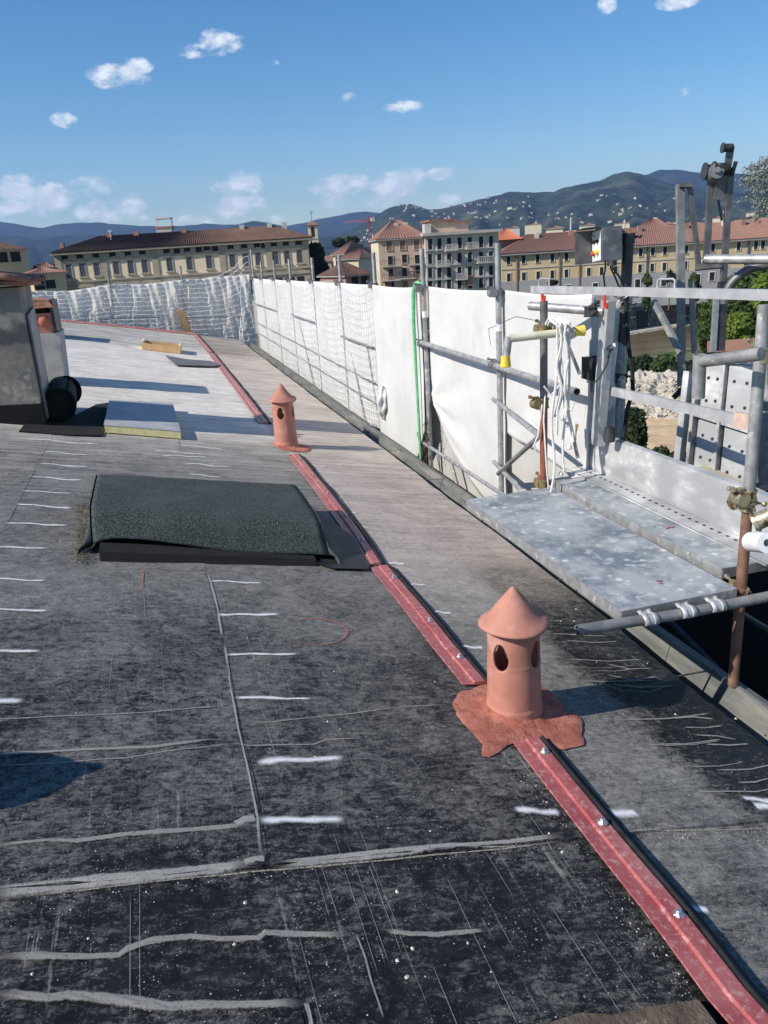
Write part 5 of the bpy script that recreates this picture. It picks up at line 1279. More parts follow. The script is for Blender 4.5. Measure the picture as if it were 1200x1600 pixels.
# ================================================================== HOIST
def hoist():
    # mast tube with control box
    t = thing('hoist_mast', 'dark scaffold tube behind the guard frame carrying the control box', 'scaffold pole', W(970, 680, 5.8))
    T = 5.8
    mb = MB(); mb.tube([W(982, 372, T), W(973, 540, T)], .036, 18); obj('upper_tube', mb, 'dark_metal', t, True)
    mb = MB(); mb.tube([W(973, 520, T), W(967, 700, T)], .032, 18); obj('lower_tube', mb, 'galv', t, True)
    for x, y in ((982, 372), (978, 465), (976, 478), (970, 590)): coupler(W(x, y, T), (0, 0, 1), (1, .3, .1), 'dark_metal' if y > 500 or y < 400 else 'galv', t, 1.35)
    mb = MB(); mb.tube([W(978, 460, T-.1), W(966, 466, T-.12), W(958, 462, T-.1), W(968, 455, T-.1), W(980, 463, T-.1), W(966, 472, T-.1)], .008, 6); obj('wire_tie', mb, 'bolt', t, True)
    t = thing('control_box', 'grey metal control box with red, yellow and black buttons on its open side', 'control box', W(945, 405, 5.6))
    T = 5.6
    def q(x, y, d=0): return W(x, y, T+d)
    # right (front) closed face and left open face meeting at x=941
    A, B, C, D = q(941, 355), q(972, 352, .08), q(972, 405, .08), q(941, 408)
    E, F = q(926, 360, .16), q(926, 407, .16)
    back = (B-A)
    mb = MB(); off = (E-A)
    mb.hexa([D, C, C+off, D+off, A, B, B+off, A+off]); obj('housing', mb, 'galv_dull', t)
    n1 = (C-D).cross(A-D).normalized()
    nrm = (A-D).cross(E-A).normalized(); 
    if nrm.dot(CAM-A) < 0: nrm = -nrm
    mb = MB(); fr = nrm*.006; mb.add([D+fr+(A-D)*.04+off*.05, D+fr+off*.95+(A-D)*.04, D+fr+off*.95+(A-D)*.94, D+fr+off*.05+(A-D)*.94], [(0, 1, 2, 3)]); obj('button_panel', mb, 'glove', t)
    mb = MB(); l0, l1 = A+nrm*.0+(A-D)*.02, E+(A-D)*.02; h = nrm*.12
    mb.hexa([l0, l1, l1+h, l0+h, l0+Vector((0, 0, .006)), l1+Vector((0, 0, .006)), l1+h+Vector((0, 0, .0)), l0+h+Vector((0, 0, .0))]); obj('rain_hood', mb, 'mid_metal', t)
    mb = MB(); s0, s1 = D+off, A+off; mb.hexa([s0, s0+h, s0+h+off*.04, s0+off*.04, s1, s1+h, s1+h+off*.04, s1+off*.04]); obj('door', mb, 'mid_metal', t)
    for u, v, r_, mt in ((.70, .28, .016, 'red'), (.35, .30, .017, 'yellow'), (.70, .62, .010, 'black'), (.35, .62, .010, 'black'), (.66, .78, .006, 'bolt')):
        p = D+off*u+(A-D)*v+nrm*.008; mb = MB(); mb.tube([p, p+nrm*.014, p+nrm*.022], [r_, r_, r_*.6], 14); obj('button', mb, mt, t, True)
    mb = MB(); p = (C+D)/2; mb.tube([p, p-Vector((0, 0, .035))], .03, 12); obj('gland', mb, 'dark_metal', t, True)
    for k, dx in enumerate((-.02, .02, .035)):
        mb = MB(); p = D.lerp(C, .3)+Vector((dx, 0, 0)); mb.tube([p, p+Vector((0, 0, -.05)), p+Vector((.01+dx, 0, -.10)), p+Vector((.03+dx*1.5, 0, -.16)), p+Vector((.07+dx, .0, -.19))], .006, 6); obj('cable', mb, 'cable', t, True)
    mb = MB(); mb.tube([W(978, 470, 5.7), W(982, 540, 5.7), W(988, 580, 5.68), W(989, 610, 5.7), W(980, 640, 5.72), W(974, 690, 5.75)], .014, 8); single('power_cable', mb, 'cable', 'thick black cable hanging beside the dark mast tube', 'cable', smooth=True)
    mb = MB(); mb.tube([W(955, 543, 5.3), W(948, 570, 5.3), W(937, 590, 5.28), W(930, 597, 5.28)], .006, 6); mb.tube([W(950, 541, 5.3), W(953, 545, 5.3), W(956, 543, 5.3)], .02, 8); single('gear_lever', mb, 'dark_metal', 'short lever with a black ball knob behind the mid rail', 'lever', smooth=True)
    mb = MB(); c_ = W(930, 575, 5.5); mb.obox(c_, (.06, 0, 0), (0, .07, 0), (0, 0, .07)); single('winch_motor', mb, 'black', 'small black winch motor behind the guard frame upright', 'motor')
    mb = MB(); c_ = W(955, 565, 5.45)
    mb.grid(12, 14, lambda u, v: c_+Vector((-.05+.10*u*(1-.3*v)+.01*math.sin(v*9), .02*math.sin(u*14+v*3), .12-.42*v+.01*math.sin(u*9)))); o = single('plastic_sheet', mb, 'glove', 'crumpled clear plastic tied to the post behind the mid rail', 'plastic', smooth='all')
    mb = MB(); c_ = W(952, 680, 5.3); mb.lathe([(0, -.05), (.035, -.04), (.04, 0), (.03, .05), (0, .06)], 12, c_); single('padlock', mb, 'dark_metal', 'dark clamp body at the foot of the square post', 'clamp', smooth=True)
    # hoist frame
    T = 6.2
    t = thing('material_hoist', 'grey steel hoist frame with square posts and a swivel head rising above the roofs', 'hoist', W(1065, 600, T))
    def post(name, x0, y0, x1, y1, w, mat='galv_dull', dt=0, w2=None):
        mb = MB(); mb.bar(W(x0, y0, T+dt), W(x1, y1, T+dt), w*.8, (w2 or w)*.6, up=_f); return obj(name, mb, mat, t)
    post('square_post', 1062.5, 288, 1065, 603, .062)
    post('slanting_post', 1078, 291, 1092, 418, .040, 'mid_metal', .02)
    post('top_link', 1062, 290, 1082, 290, .035, 'dark_metal', -.03)
    post('lower_link', 1086, 418, 1128, 414, .05, 'dark_metal', .0)
    post('slanting_post', 1080, 440, 1085, 552, .04, 'galv_dull', .02)
    post('head_leg', 1111, 280, 1104, 402, .050, 'mid_metal', 0)
    post('head_leg', 1141, 272, 1130, 440, .050, 'mid_metal', .02)
    post('lower_leg', 1130, 440, 1124, 548, .075, 'dark_metal', .02)
    post('lower_leg', 1119, 465, 1114, 550, .045, 'galv', -.02)
    post('gusset', 1133, 262, 1128, 312, .14, 'mid_metal', .0, .02)
    post('top_spike', 1142, 228, 1136, 265, .05, 'mid_metal', 0)
    post('side_spike', 1150, 252, 1143, 275, .028, 'dark_metal', 0)
    post('thin_rod', 1122, 312, 1128, 345, .018, 'black', -.02)
    for x, y, r_, l in ((1110, 268, .045, .07), (1127, 264, .038, .09), (1137, 231, .026, .06)):
        p = W(x, y, T-.02); mb = MB(); mb.tube([p-_R*l*.5-_f*.0, p+_R*l*.5], r_, 14); mb.tube([p-_R*l*.62, p-_R*l*.5], r_*1.25, 14); obj('pulley', mb, 'dark_metal', t, True)
    p = W(1117, 270, T-.05); mb = MB(); mb.tube([p+_f*.05, p-_f*.03], .05, 18); mb.tube([p-_f*.03, p-_f*.05], .02, 10); obj('pulley', mb, 'galv_dull', t, True)
    t = thing('lifting_tube', 'horizontal grey tube and its dark curved stay at the right edge, above the top rail', 'hoist arm', W(1150, 405, 5.6))
    mb = MB(); mb.tube([W(1102, 405, 5.6), W(1205, 405, 5.5)], .029, 16); obj('tube', mb, 'galv', t, True)
    P = [W(1132+75*(1-math.cos(a))*1.0, 475-62*math.sin(a), 5.65) for a in [k*PI/2/10 for k in range(11)]]
    mb = MB(); mb.tube(P, .027, 12); obj('curved_stay', mb, 'mid_metal', t, True)
    # elbow tube joined to the right pole
    t = thing('elbow_tube', 'welded elbow of worn scaffold tube clamped to the right pole, hanging downward', 'tube', W(1093, 560, 3.9))
    e0, e1, e2 = W(1190, 553, 3.55), W(1093, 565, 3.75), W(1091, 622, 3.78)
    mb = MB(); mb.tube([e0, e1], .026, 16); obj('arm', mb, 'galv_dull', t, True); mb = MB(); mb.tube([e1+Vector((0, 0, .03)), e2], .028, 16, hollow=.004); obj('drop', mb, 'galv', t, True)
hoist()
# metal gate / ramp panel with holes
def ramp():
    T = 5.45
    TL, TR_, BR, BL = W(1096, 560, T), W(1192, 566, T-.2), W(1172, 800, T-.27), W(1076, 742, T)
    t = thing('ramp_panel', 'riveted aluminium ramp panel with punched holes standing upright behind the right pole', 'ramp', BL)
    U_ = (TR_-TL); 
    nrm = U_.cross(BL-TL).normalized()
    if nrm.dot(CAM-TL) < 0: nrm = -nrm
    def P(u, v): return (TL*(1-u)+TR_*u)*(1-v)+(BL*(1-u)+BR*u)*v
    def slab(u0, v0, u1, v1, d0, d1, name, mat):
        a = [P(u0, v1), P(u1, v1), P(u1, v0), P(u0, v0)]; mb = MB(); mb.hexa([q+nrm*d0 for q in a]+[q+nrm*d1 for q in a]); return obj(name, mb, mat, t)
    slab(0, 0, 1, 1, -.02, 0, 'back_plate', 'galv_dull')
    for (u0, v0, u1, v1) in ((.10, .03, .40, .44), (.50, .03, .90, .44), (.10, .50, .42, .90), (.52, .50, .92, .92)):
        pl = slab(u0, v0, u1, v1, .001, .012, 'panel', 'alu')
        for (a, b) in ((.25, .3), (.25, .75), (.75, .3), (.75, .72)):
            c = P(u0+(u1-u0)*a, v0+(v1-v0)*b)+nrm*.0125; mb = MB()
            mb.add([c+(U_.normalized()*math.cos(k*PI/4)+U_.normalized().cross(nrm)*math.sin(k*PI/4))*.011 for k in range(8)], [tuple(range(8))]); obj('hole', mb, 'black', pl)
    for u in (0.0, .44, .96): slab(u, 0, u+.045, 1, 0, .05, 'rib', 'galv')
    for v in (-.01, .45, .93): slab(0, v, 1, v+.035, .0, .04, 'cross_rib', 'galv')
    slab(-.16, 0.12, -.06, .96, .02, .08, 'side_rail', 'alu')
    for u in (.30, .70):
        a = [P(u, .99), P(u+.16, .99), P(u+.16, .86)]; mb = MB(); mb.add([a[0]+nrm*.06, a[1]+nrm*.14, a[2]+nrm*.05, a[0]+nrm*.05, a[1]+nrm*.02], [(0, 1, 2), (0, 2, 3), (1, 4, 2)]); obj('wedge', mb, 'galv_dull', t)
    # concrete sill and dark rails below it
    mb = MB(); a, b = W(1085, 738, 5.3), W(1200, 793, 4.9); mb.bar(a, b, .2, .06); single('ledge_board', mb, 'plank', 'pale board lying below the ramp panel, past the toe board', 'board')
    mb = MB(); a, b = W(1080, 722, 5.6), W(1200, 774, 5.2); mb.bar(a, b, .05, .07); single('dark_rail', mb, 'dark_metal', 'dark rail under the foot of the ramp panel', 'rail')
    mb = MB(); a, b = W(1192, 560, 6.0), W(1202, 800, 5.9); mb.bar(a, b, .05, .12, up=(0, 1, 0)); single('side_post', mb, 'galv', 'grey post at the very right edge behind the ramp panel', 'post')
    mb = MB(); a = W(1040, 618, 6.5); mb.tube([W(1068, 606, 6.2), W(1060, 614, 6.2), W(1052, 622, 6.2)], .02, 8); mb.tube([W(1066, 601, 6.2), W(1074, 612, 6.2)], .015, 8); single('dark_joint', mb, 'black', 'dark hinge at the foot of the square hoist post', 'hinge')
ramp()
mb = MB(); p = W(1193, 848, 3.1); mb.tube([p-_f*.03, p+_f*.09], .036, 20, hollow=.022); single('tape_roll', mb, 'glove', 'small white roll beside the rusty pole at the right edge', 'roll', smooth=True)
mb = MB(); p = W(1188, 815, 3.2); mb.tube([W(1176, 818, 3.2), W(1204, 806, 3.2)], .032, 14); mb.tube([W(1178, 817, 3.2), W(1182, 815, 3.2)], .038, 14); single('clamp_sleeve', mb, 'brass', 'bronze coloured clamp sleeve at the right edge below the upper coupler', 'clamp', smooth=True)
# dark tubes below the deck, and black surfaces added to darken the void
def underworks():
    for k, (a, b, lab) in enumerate([((3.3, 2.0, -1.6), (3.6, 5.5, -1.2), 'long tube deep in the shade under the deck'), ((2.9, 3.0, -1.0), (3.9, 4.2, -1.7), 'crossing tube deep in the shade under the deck'), ((3.4, 2.4, -.9), (3.0, 2.9, -2.2), 'slanting tube in the shade right of the rusty pole'), ((3.5, 1.8, -.9), (3.6, 4.6, -.9), 'upper tube in the shade under the deck')]):
        pole('scaffold_tube', a, b, 'dark_metal', lab, 'scaffold tube', 'tubes in the shade below the deck')
    t = thing('dark_lower_deck', 'black lower scaffold level, extended to darken the void beneath the planks', 'scaffold deck', (3, 3, -2.4)); mb = MB(); mb.box((2.3, -2.5, -3.6), (5.2, 7.4, -3.5)); obj('boards', mb, 'black', t)  # black boards, extended to keep the void under the deck dark
    mb = MB(); mb.grid(42, 4, lambda u, v: Vector((4.6+.05*math.sin(u*9), -3+10.5*u, -.8*(1-v)-8.0*v))); single('void_screen', mb, 'black', 'black sheet added on the outer side to darken the void below the deck', 'dark sheet')  # black sheet added to hide the lit ground and darken the void
underworks()

# ================================================================== TREES AND SHRUBS
def leaves(center, radii, n, size, mat, parent=None, name='crown', seed=0, lumps=9, label=None, flat=False, droop=0):
    r = np.random.RandomState(seed); c = np.array(center, float); R_ = np.array(radii, float)
    L = r.uniform(-1, 1, (lumps*3, 3)); L = L[np.linalg.norm(L, axis=1) < 1][:lumps]*.62; lr = r.uniform(.28, .52, len(L))
    k = r.randint(0, len(L), n); d = r.normal(size=(n, 3)); d /= np.linalg.norm(d, axis=1)[:, None]
    p = L[k]+d*(lr[k]*r.uniform(.55, 1.12, n)**.6)[:, None]
    P = c+p*R_; nn = d*.7+r.normal(size=(n, 3))*.6; nn[:, 2] += .3; nn /= np.linalg.norm(nn, axis=1)[:, None]
    a = np.cross(nn, r.normal(size=(n, 3))); a /= np.linalg.norm(a, axis=1)[:, None]; b = np.cross(nn, a)
    s_ = (size*r.uniform(.5, 1.4, n))[:, None]
    V = np.stack([P-a*s_, P-b*s_*.55, P+a*s_, P+b*s_*.55], 1).reshape(-1, 3)
    org = np.array(wloc(parent)) if parent is not None else c; V = V-org
    me = bpy.data.meshes.new(name); me.from_pydata(V.tolist(), [], np.arange(n*4).reshape(-1, 4).tolist()); me.materials.append(MT[mat]); me.update()
    o = bpy.data.objects.new(name, me); COL.objects.link(o)
    if parent is not None: o.parent = parent
    else: o.location = center
    return o
def tree(base, h, radii, n, size, mat, label, cat='tree', seed=0, lumps=9, group=None, name='broadleaf_tree', cz=None, tr=.25):
    t = thing(name, label, cat, base, group); b = Vector(base); cz = cz if cz is not None else h-radii[2]*.9
    mb = MB(); r = random.Random(seed)
    mb.tube([b, b+Vector((tr*.3, 0, h*.3)), b+Vector((-tr*.3, tr*.2, h*.75))], [tr, tr*.75, tr*.3], 8)
    for k in range(6):
        a = r.random()*6.28; q = b+Vector((0, 0, h*r.uniform(.3, .6))); mb.tube([q, q+Vector((math.cos(a)*radii[0]*.4, math.sin(a)*radii[1]*.4, radii[2]*.4)), q+Vector((math.cos(a)*radii[0]*.7, math.sin(a)*radii[1]*.7, radii[2]*.9))], [tr*.4, tr*.25, tr*.08], 6)
    obj('trunk', mb, 'bark', t, True)
    leaves(b+Vector((0, 0, cz)), radii, n, size, mat, t, 'crown', seed, lumps)
    return t
GZ = -12
def px_tree(x, ytop, ybot, D, w, mat, label, n=6000, size=.5, seed=0, zb=GZ, **k):
    top, bot = W(x, ytop, D), W(x, ybot, D); mid = (top+bot)/2; hz = (top.z-bot.z)/2; rx = w/2*D/FPX
    base = (mid.x, mid.y, zb)
    return tree(base, top.z-zb, (rx*1.15, rx*1.15, hz*1.12), n, size, mat, label, seed=seed, cz=mid.z-zb, tr=max(.15, rx*.08), **k)
px_tree(487, 380, 470, 168, 66, 'leafd', 'big dark evergreen tree at the right end of the palace', 16000, .42, 1, lumps=16)
px_tree(548, 368, 384, 330, 34, 'leafd', 'dark umbrella-shaped pine on the skyline right of the bell tower', 2600, .8, 2, name='pine_tree')
px_tree(528, 371, 386, 330, 18, 'leafd', 'smaller dark pine left of the umbrella-shaped one', 1600, .8, 3, name='pine_tree')
px_tree(562, 383, 398, 260, 16, 'leafd', 'dark round tree among the low roofs left of the pink building', 1500, .6, 4)
px_tree(572, 395, 410, 240, 12, 'leafm', 'small tree beside the pale low houses', 900, .5, 44)
px_tree(118, 398, 432, 175, 40, 'leafd', 'dark shaded tree between the ochre house and the palace', 3500, .5, 5)
px_tree(70, 412, 440, 190, 46, 'leafd', 'dark tree low behind the tiled chimney top', 3000, .5, 6)
for k, (x, yt, yb, D, w) in enumerate([(1125, 345, 372, 230, 40), (1190, 352, 368, 260, 26), (1095, 356, 372, 300, 22)]):
    px_tree(x, yt, yb, D, w, 'leafm', ['green tree rising behind the ochre roof, left of the pale villa', 'green tree behind the ochre roof at the right edge', 'small green tree behind the ochre roof next to the hoist post'][k], 2600, .5, 20+k)
# street trees at the foot of the ochre building
for k, (x, yt, yb) in enumerate([(862, 437, 447), (1012, 425, 446), (1047, 422, 446), (1084, 424, 450), (1088, 446, 470), (1010, 462, 482)]):
    px_tree(x, yt, yb, 158, 15, 'leafm' if k % 2 else 'leafd', ['small street tree seen above the white cloth', 'street tree at the foot of the ochre building, left of the square post', 'street tree directly left of the square hoist post', 'street tree between the hoist posts', 'ivy clump on the river wall behind the hoist', 'ivy clump on the river wall left of the square post'][k], 900, .28, 30+k)
# near-bank greenery on the right
px_tree(1175, 418, 545, 52, 130, 'leafm', 'large leafy tree at the right edge beside the river', 30000, .13, 7, zb=-14, lumps=22)
px_tree(1110, 470, 560, 58, 60, 'leafm', 'leafy tree behind the hoist legs at the river edge', 14000, .13, 8, zb=-14, lumps=14)
px_tree(1155, 488, 548, 40, 60, 'leafy', 'yellow-green bush at the foot of the large leafy tree', 9000, .09, 9, zb=-14, lumps=10, name='yellow_bush')
px_tree(1190, 425, 500, 44, 24, 'leafy', 'yellow-green branch tips at the right edge', 3000, .09, 99, zb=-14, lumps=8, name='yellow_bush')
for k, (x, yt, yb, D, w) in enumerate([(1000, 556, 592, 100, 48), (1035, 553, 594, 98, 44), (1072, 560, 596, 92, 40), (965, 560, 592, 100, 40), (1100, 560, 600, 90, 40)]):
    px_tree(x, yt, yb, D, w, 'leafd' if k != 1 else 'leafm', ['dark bush on the near river bank, behind the gravel bank', 'brighter bush on the near river bank, behind the gravel bank', 'dark bush under the square hoist post', 'dark bush behind the mast tube', 'dark bush behind the ramp panel'][k], 5000, .22, 50+k, zb=-15, name='river_bush', lumps=8)
for k, (x, yt, yb, D, w) in enumerate([(994, 632, 730, 15, 26), (1018, 684, 740, 14, 50), (1060, 694, 760, 14, 40), (985, 640, 720, 15.5, 20)]):
    px_tree(x, yt, yb, D, w, 'leafc', ['tall dark cypress tip just left of the sand', 'dark cypress twigs along the toe board, left', 'dark cypress tip right of the sand, before the ramp panel', 'dark cypress tip hidden behind the mast tube'][k], 3600, .045, 60+k, zb=-13.9, name='cypress_tree', lumps=12)
def cedar():
    t = thing('cedar_branch', 'silvery cedar branch reaching in at the top right corner', 'branch', W(1260, 300, 9)); r = random.Random(3)
    mb = MB(); root = W(1290, 275, 9); P = []
    tips = [(1163, 288), (1172, 262), (1182, 320), (1168, 305), (1190, 252), (1178, 340), (1195, 330), (1186, 290), (1160, 278)]
    vs = []; fs = []
    for (x, y) in tips:
        tip = W(x, y, 9+r.uniform(-.3, .3)); mid = root.lerp(tip, .6)+Vector((0, 0, .10)); pts = []
        for k in range(12):
            u = k/11; pts.append(root*(1-u)**2+mid*2*u*(1-u)+tip*u*u)
        mb.tube(pts, [.02*(1-k/13) for k in range(12)], 6)
        for k in range(420):
            u = r.uniform(.25, 1.0); p = root*(1-u)**2+mid*2*u*(1-u)+tip*u*u; p = p+Vector((r.gauss(0, .028), r.gauss(0, .05), r.gauss(-.012, .024)))
            d = Vector((r.gauss(-.3, .6), r.gauss(0, .6), r.gauss(-.3, .5))).normalized()*r.uniform(.018, .045); n_ = d.cross(Vector((r.random(), r.random(), r.random()))).normalized()*.006
            o_ = len(vs); vs += [p-n_, p+n_, p+d+n_*.4, p+d-n_*.4]; fs.append((o_, o_+1, o_+2, o_+3))
    obj('twig', mb, 'bark', t, True); m2 = MB(); m2.add(vs, fs); obj('needles', m2, 'cedar', t)
cedar()

# ================================================================== SAND AND GRAVEL YARD
def yard():
    z = -14
    c = [atZ(x, y, z) for x, y in [(955, 652), (1110, 648), (1130, 760), (940, 760)]]
    mb = MB(); mb.grid(40, 40, lambda u, v: (lambda p: Vector((p.x, p.y, z+.05+.5*max(0, fbm(p.x*.12, p.y*.12, 1))*math.sin(PI*u)+.25*math.sin(PI*u)*math.sin(PI*v)+.12*fbm(p.x*.6, p.y*.6, 3))))((c[0]*(1-u)+c[1]*u)*(1-v)+(c[3]*(1-u)+c[2]*u)*v))
    tag(obj('sand', mb, 'sand', None, 'all'), kind='structure')
    a, b = atZ(950, 655, z), atZ(1120, 660, z); dn = Vector((a.x, a.y, 0)).normalized()
    hh = W(1030, 590, (a-CAM).length*1.06).z-z
    def G(u, v):
        p = a.lerp(b, u)+dn*10*v; prof = min(1, v*2.2)**.8; h = hh*prof*(.9+.25*fbm(u*7, v*4, 2))*(min(1, u*5)*min(1, (1-u)*5)*.5+.5)+.22*fbm(p.x*1.1, p.y*1.1, 5)
        return Vector((p.x, p.y, z+max(0, h)))
    mb = MB(); mb.grid(110, 50, G); tag(obj('gravel_bank', mb, 'gravel', None, 'all'), kind='structure')
    r = random.Random(9); mb = MB()
    for i in range(2600):
        u, v = r.random(), r.random()*.55; p = G(u, v); s_ = abs(r.gauss(0, .11))+.05; q = [Vector((r.gauss(0, 1), r.gauss(0, 1), r.gauss(0, .8))).normalized()*s_ for _ in range(4)]
        mb.add([p+x for x in q], [(0, 1, 2), (0, 2, 3), (0, 3, 1), (1, 3, 2)])
    tag(obj('gravel_stones', mb, 'gravel'), kind='stuff', label='broken pale stones covering the gravel bank beyond the toe board', cat='gravel')
    mb = MB(); a, b = W(1105, 542, 30), W(1200, 536, 30); mb.bar(a, b, .2, .35); single('red_hoarding', mb, 'brick_wall', 'dark red board showing below the yellow-green bush', 'board')
yard()

# ================================================================== RIVER WALL AND CARS
def river_wall():
    t = thing('river_wall', 'dark stone embankment wall across the brown river', 'wall', RB)
    def P(u, s_, z): q = RB+DV*u+NV*s_; return Vector((q.x, q.y, z))
    mb = MB(); mb.hexa([P(-90, -.6, -17.5), P(60, -.6, -17.5), P(60, .05, -17.5), P(-90, .05, -17.5), P(-90, -.35, -11.9), P(60, -.35, -11.9), P(60, .05, -11.9), P(-90, .05, -11.9)]); obj('masonry', mb, 'stone_dark', t)
    mb = MB(); mb.hexa([P(-90, -.5, -11.88), P(60, -.5, -11.88), P(60, .2, -11.88), P(-90, .2, -11.88), P(-90, -.5, -11.2), P(60, -.5, -11.2), P(60, .2, -11.2), P(-90, .2, -11.2)]); obj('parapet', mb, 'grey_trim', t)
    for u in (3.5,):
        mb = MB(); mb.hexa([P(u-1.6, -.72, -17), P(u+1.6, -.72, -17), P(u+1.6, -.5, -17), P(u-1.6, -.5, -17), P(u-1.4, -.70, -12.7), P(u+1.4, -.70, -12.7), P(u+1.4, -.4, -12.7), P(u-1.4, -.4, -12.7)]); obj('drain_arch', mb, 'black', t)
    r = random.Random(6)
    for k in range(46):
        u = r.uniform(-14, 26); z = r.uniform(-16.2, -12.4); w = r.uniform(.3, .8); mb = MB(); s0 = -.62+.25*(z+17.5)/5.6
        mb.hexa([P(u-w, s0-.12, z), P(u+w, s0-.12, z), P(u+w, s0+.1, z), P(u-w, s0+.1, z), P(u-w, s0-.08, z+.28), P(u+w, s0-.08, z+.28), P(u+w, s0+.1, z+.28), P(u-w, s0+.1, z+.28)]); obj('stone', mb, 'stone_dark' if k % 3 else 'grey_stone', t)
    mb = MB(); mb.hexa([P(-90, -3.0, -17.5), P(60, -3.0, -17.5), P(60, -.5, -17.5), P(-90, -.5, -17.5), P(-90, -2.4, -16.3), P(60, -2.4, -16.3), P(60, -.5, -16.0), P(-90, -.5, -16.0)]); obj('footing', mb, 'gravel', t)
    def car(p, ang, mat, label):
        t = thing('parked_car', label, 'car', p, 'cars parked along the river wall'); body = MB(); prof = [(-2, .3), (-2, .8), (-1.3, .95), (-.8, 1.4), (.7, 1.42), (1.2, .98), (2, .85), (2, .3)]
        c, s_ = math.cos(ang), math.sin(ang)
        def T_(x, y, z): return (p[0]+c*x-s_*y, p[1]+s_*x+c*y, p[2]+z)
        n = len(prof); body.add([T_(x, -.8, z) for x, z in prof]+[T_(x, .8, z) for x, z in prof], [tuple(range(n)), tuple(range(2*n-1, n-1, -1))]+[(i, n+i, n+(i+1) % n, (i+1) % n) for i in range(n)]); obj('body', body, mat, t)
        gl = MB(); gl.add([T_(x, -.81, z) for x, z in ((-1.15, .97), (-.75, 1.33), (.65, 1.35), (1.05, .99))], [(0, 1, 2, 3)]); obj('side_window', gl, 'dark_glass', t)
        for x in (-1.25, 1.25):
            for y in (-.8, .8): w = MB(); w.tube([T_(x, y-.1, .32), T_(x, y+.1, .32)], .32, 10); obj('wheel', w, 'black', t)
    for k, (x, y, m, lab) in enumerate([(1022, 452, 'white_wall', 'white car parked behind the small loop on the top rail'), (1118, 449, 'white_wall', 'white car parked across the river between the hoist legs'), (1100, 455, 'brick_wall', 'small red car parked across the river behind the slanting post'), (1062, 453, 'ygrey', 'grey car parked behind the square hoist post'), (975, 458, 'white_wall', 'pale car behind the mast tube across the river')]):
        q = atZ(x, y+8, -12); car((q.x, q.y, -12), math.atan2(DV.y, DV.x), m, lab)
river_wall()

# ================================================================== CITY BUILDINGS
class Facade:
    """a vertical front between two surveyed eave corners: U along it, N towards the river"""
    def __init__(s, A, B):
        s.A = Vector(A); s.B = Vector(B); s.U = (s.B-s.A); s.U.z = 0; s.L = s.U.length; s.U.normalize(); s.N = Vector((s.U.y, -s.U.x, 0))
        if s.N.dot(CAM-s.A) < 0: s.N = -s.N
    def p(s, u, w, z): q = s.A+s.U*u+s.N*w; return Vector((q.x, q.y, z))
    def px(s, x, y):
        d = ray(x, y); t = (s.A-CAM).dot(s.N)/d.dot(s.N); q = CAM+d*t; return (q-s.A).dot(s.U), q.z
    def box(s, mb, u0, u1, w0, w1, z0, z1):
        P = s.p; return mb.hexa([P(u0, w1, z0), P(u1, w1, z0), P(u1, w0, z0), P(u0, w0, z0), P(u0, w1, z1), P(u1, w1, z1), P(u1, w0, z1), P(u0, w0, z1)])
def hip_roof(F, mb, u0, u1, w0, w1, ze, zr, hip=None, pitch=.42, amp=.10, gable=False):
    """tiled roof: corrugated front and back slopes, hipped ends; w0 front edge, w1 back edge"""
    hip = hip if hip is not None else (w0-w1)/2; hip = min(hip, (u1-u0)*.42); wm = (w0+w1)/2
    n = max(4, int((u1-u0)/pitch))
    for (wa, wb) in ((w0, wm), (w1, wm)):
        vs = []; K = 2*n
        for k in range(K+1):
            f = k/K; ub = u0+(u1-u0)*f; ut = (u0+hip)+(u1-u0-2*hip)*f; a = amp if k % 2 else 0
            vs += [F.p(ub, wa, ze+a), F.p(ut, wb, zr+a)]
        mb.add(vs, [(2*k, 2*k+2, 2*k+3, 2*k+1) for k in range(K)])
    for (ue, ur) in ((u0, u0+hip), (u1, u1-hip)):
        m = max(3, int((w0-w1)/pitch)); vs = []
        for k in range(2*m+1): w = w0+(w1-w0)*k/(2*m); vs.append(F.p(ue, w, ze+(amp if k % 2 else 0)))
        o_ = len(vs); vs.append(F.p(ur, wm, zr)); mb.add(vs, [(k, k+1, o_) for k in range(2*m)])
    return mb
def proto_mesh(name, mb, mats):
    me = bpy.data.meshes.new(name); me.from_pydata([tuple(v) for v in mb.v], [], mb.f)
    for m in mats: me.materials.append(MT[m])
    me.polygons.foreach_set('material_index', mb.mi); me.update(); return me
def place(name, me, F, u, z, parent, w=.0):
    o = bpy.data.objects.new(name, me); COL.objects.link(o); o.parent = parent; q = F.p(u, w, z)-wloc(parent); o.location = q
    o.rotation_euler = (0, 0, math.atan2(F.U.y, F.U.x)); return o
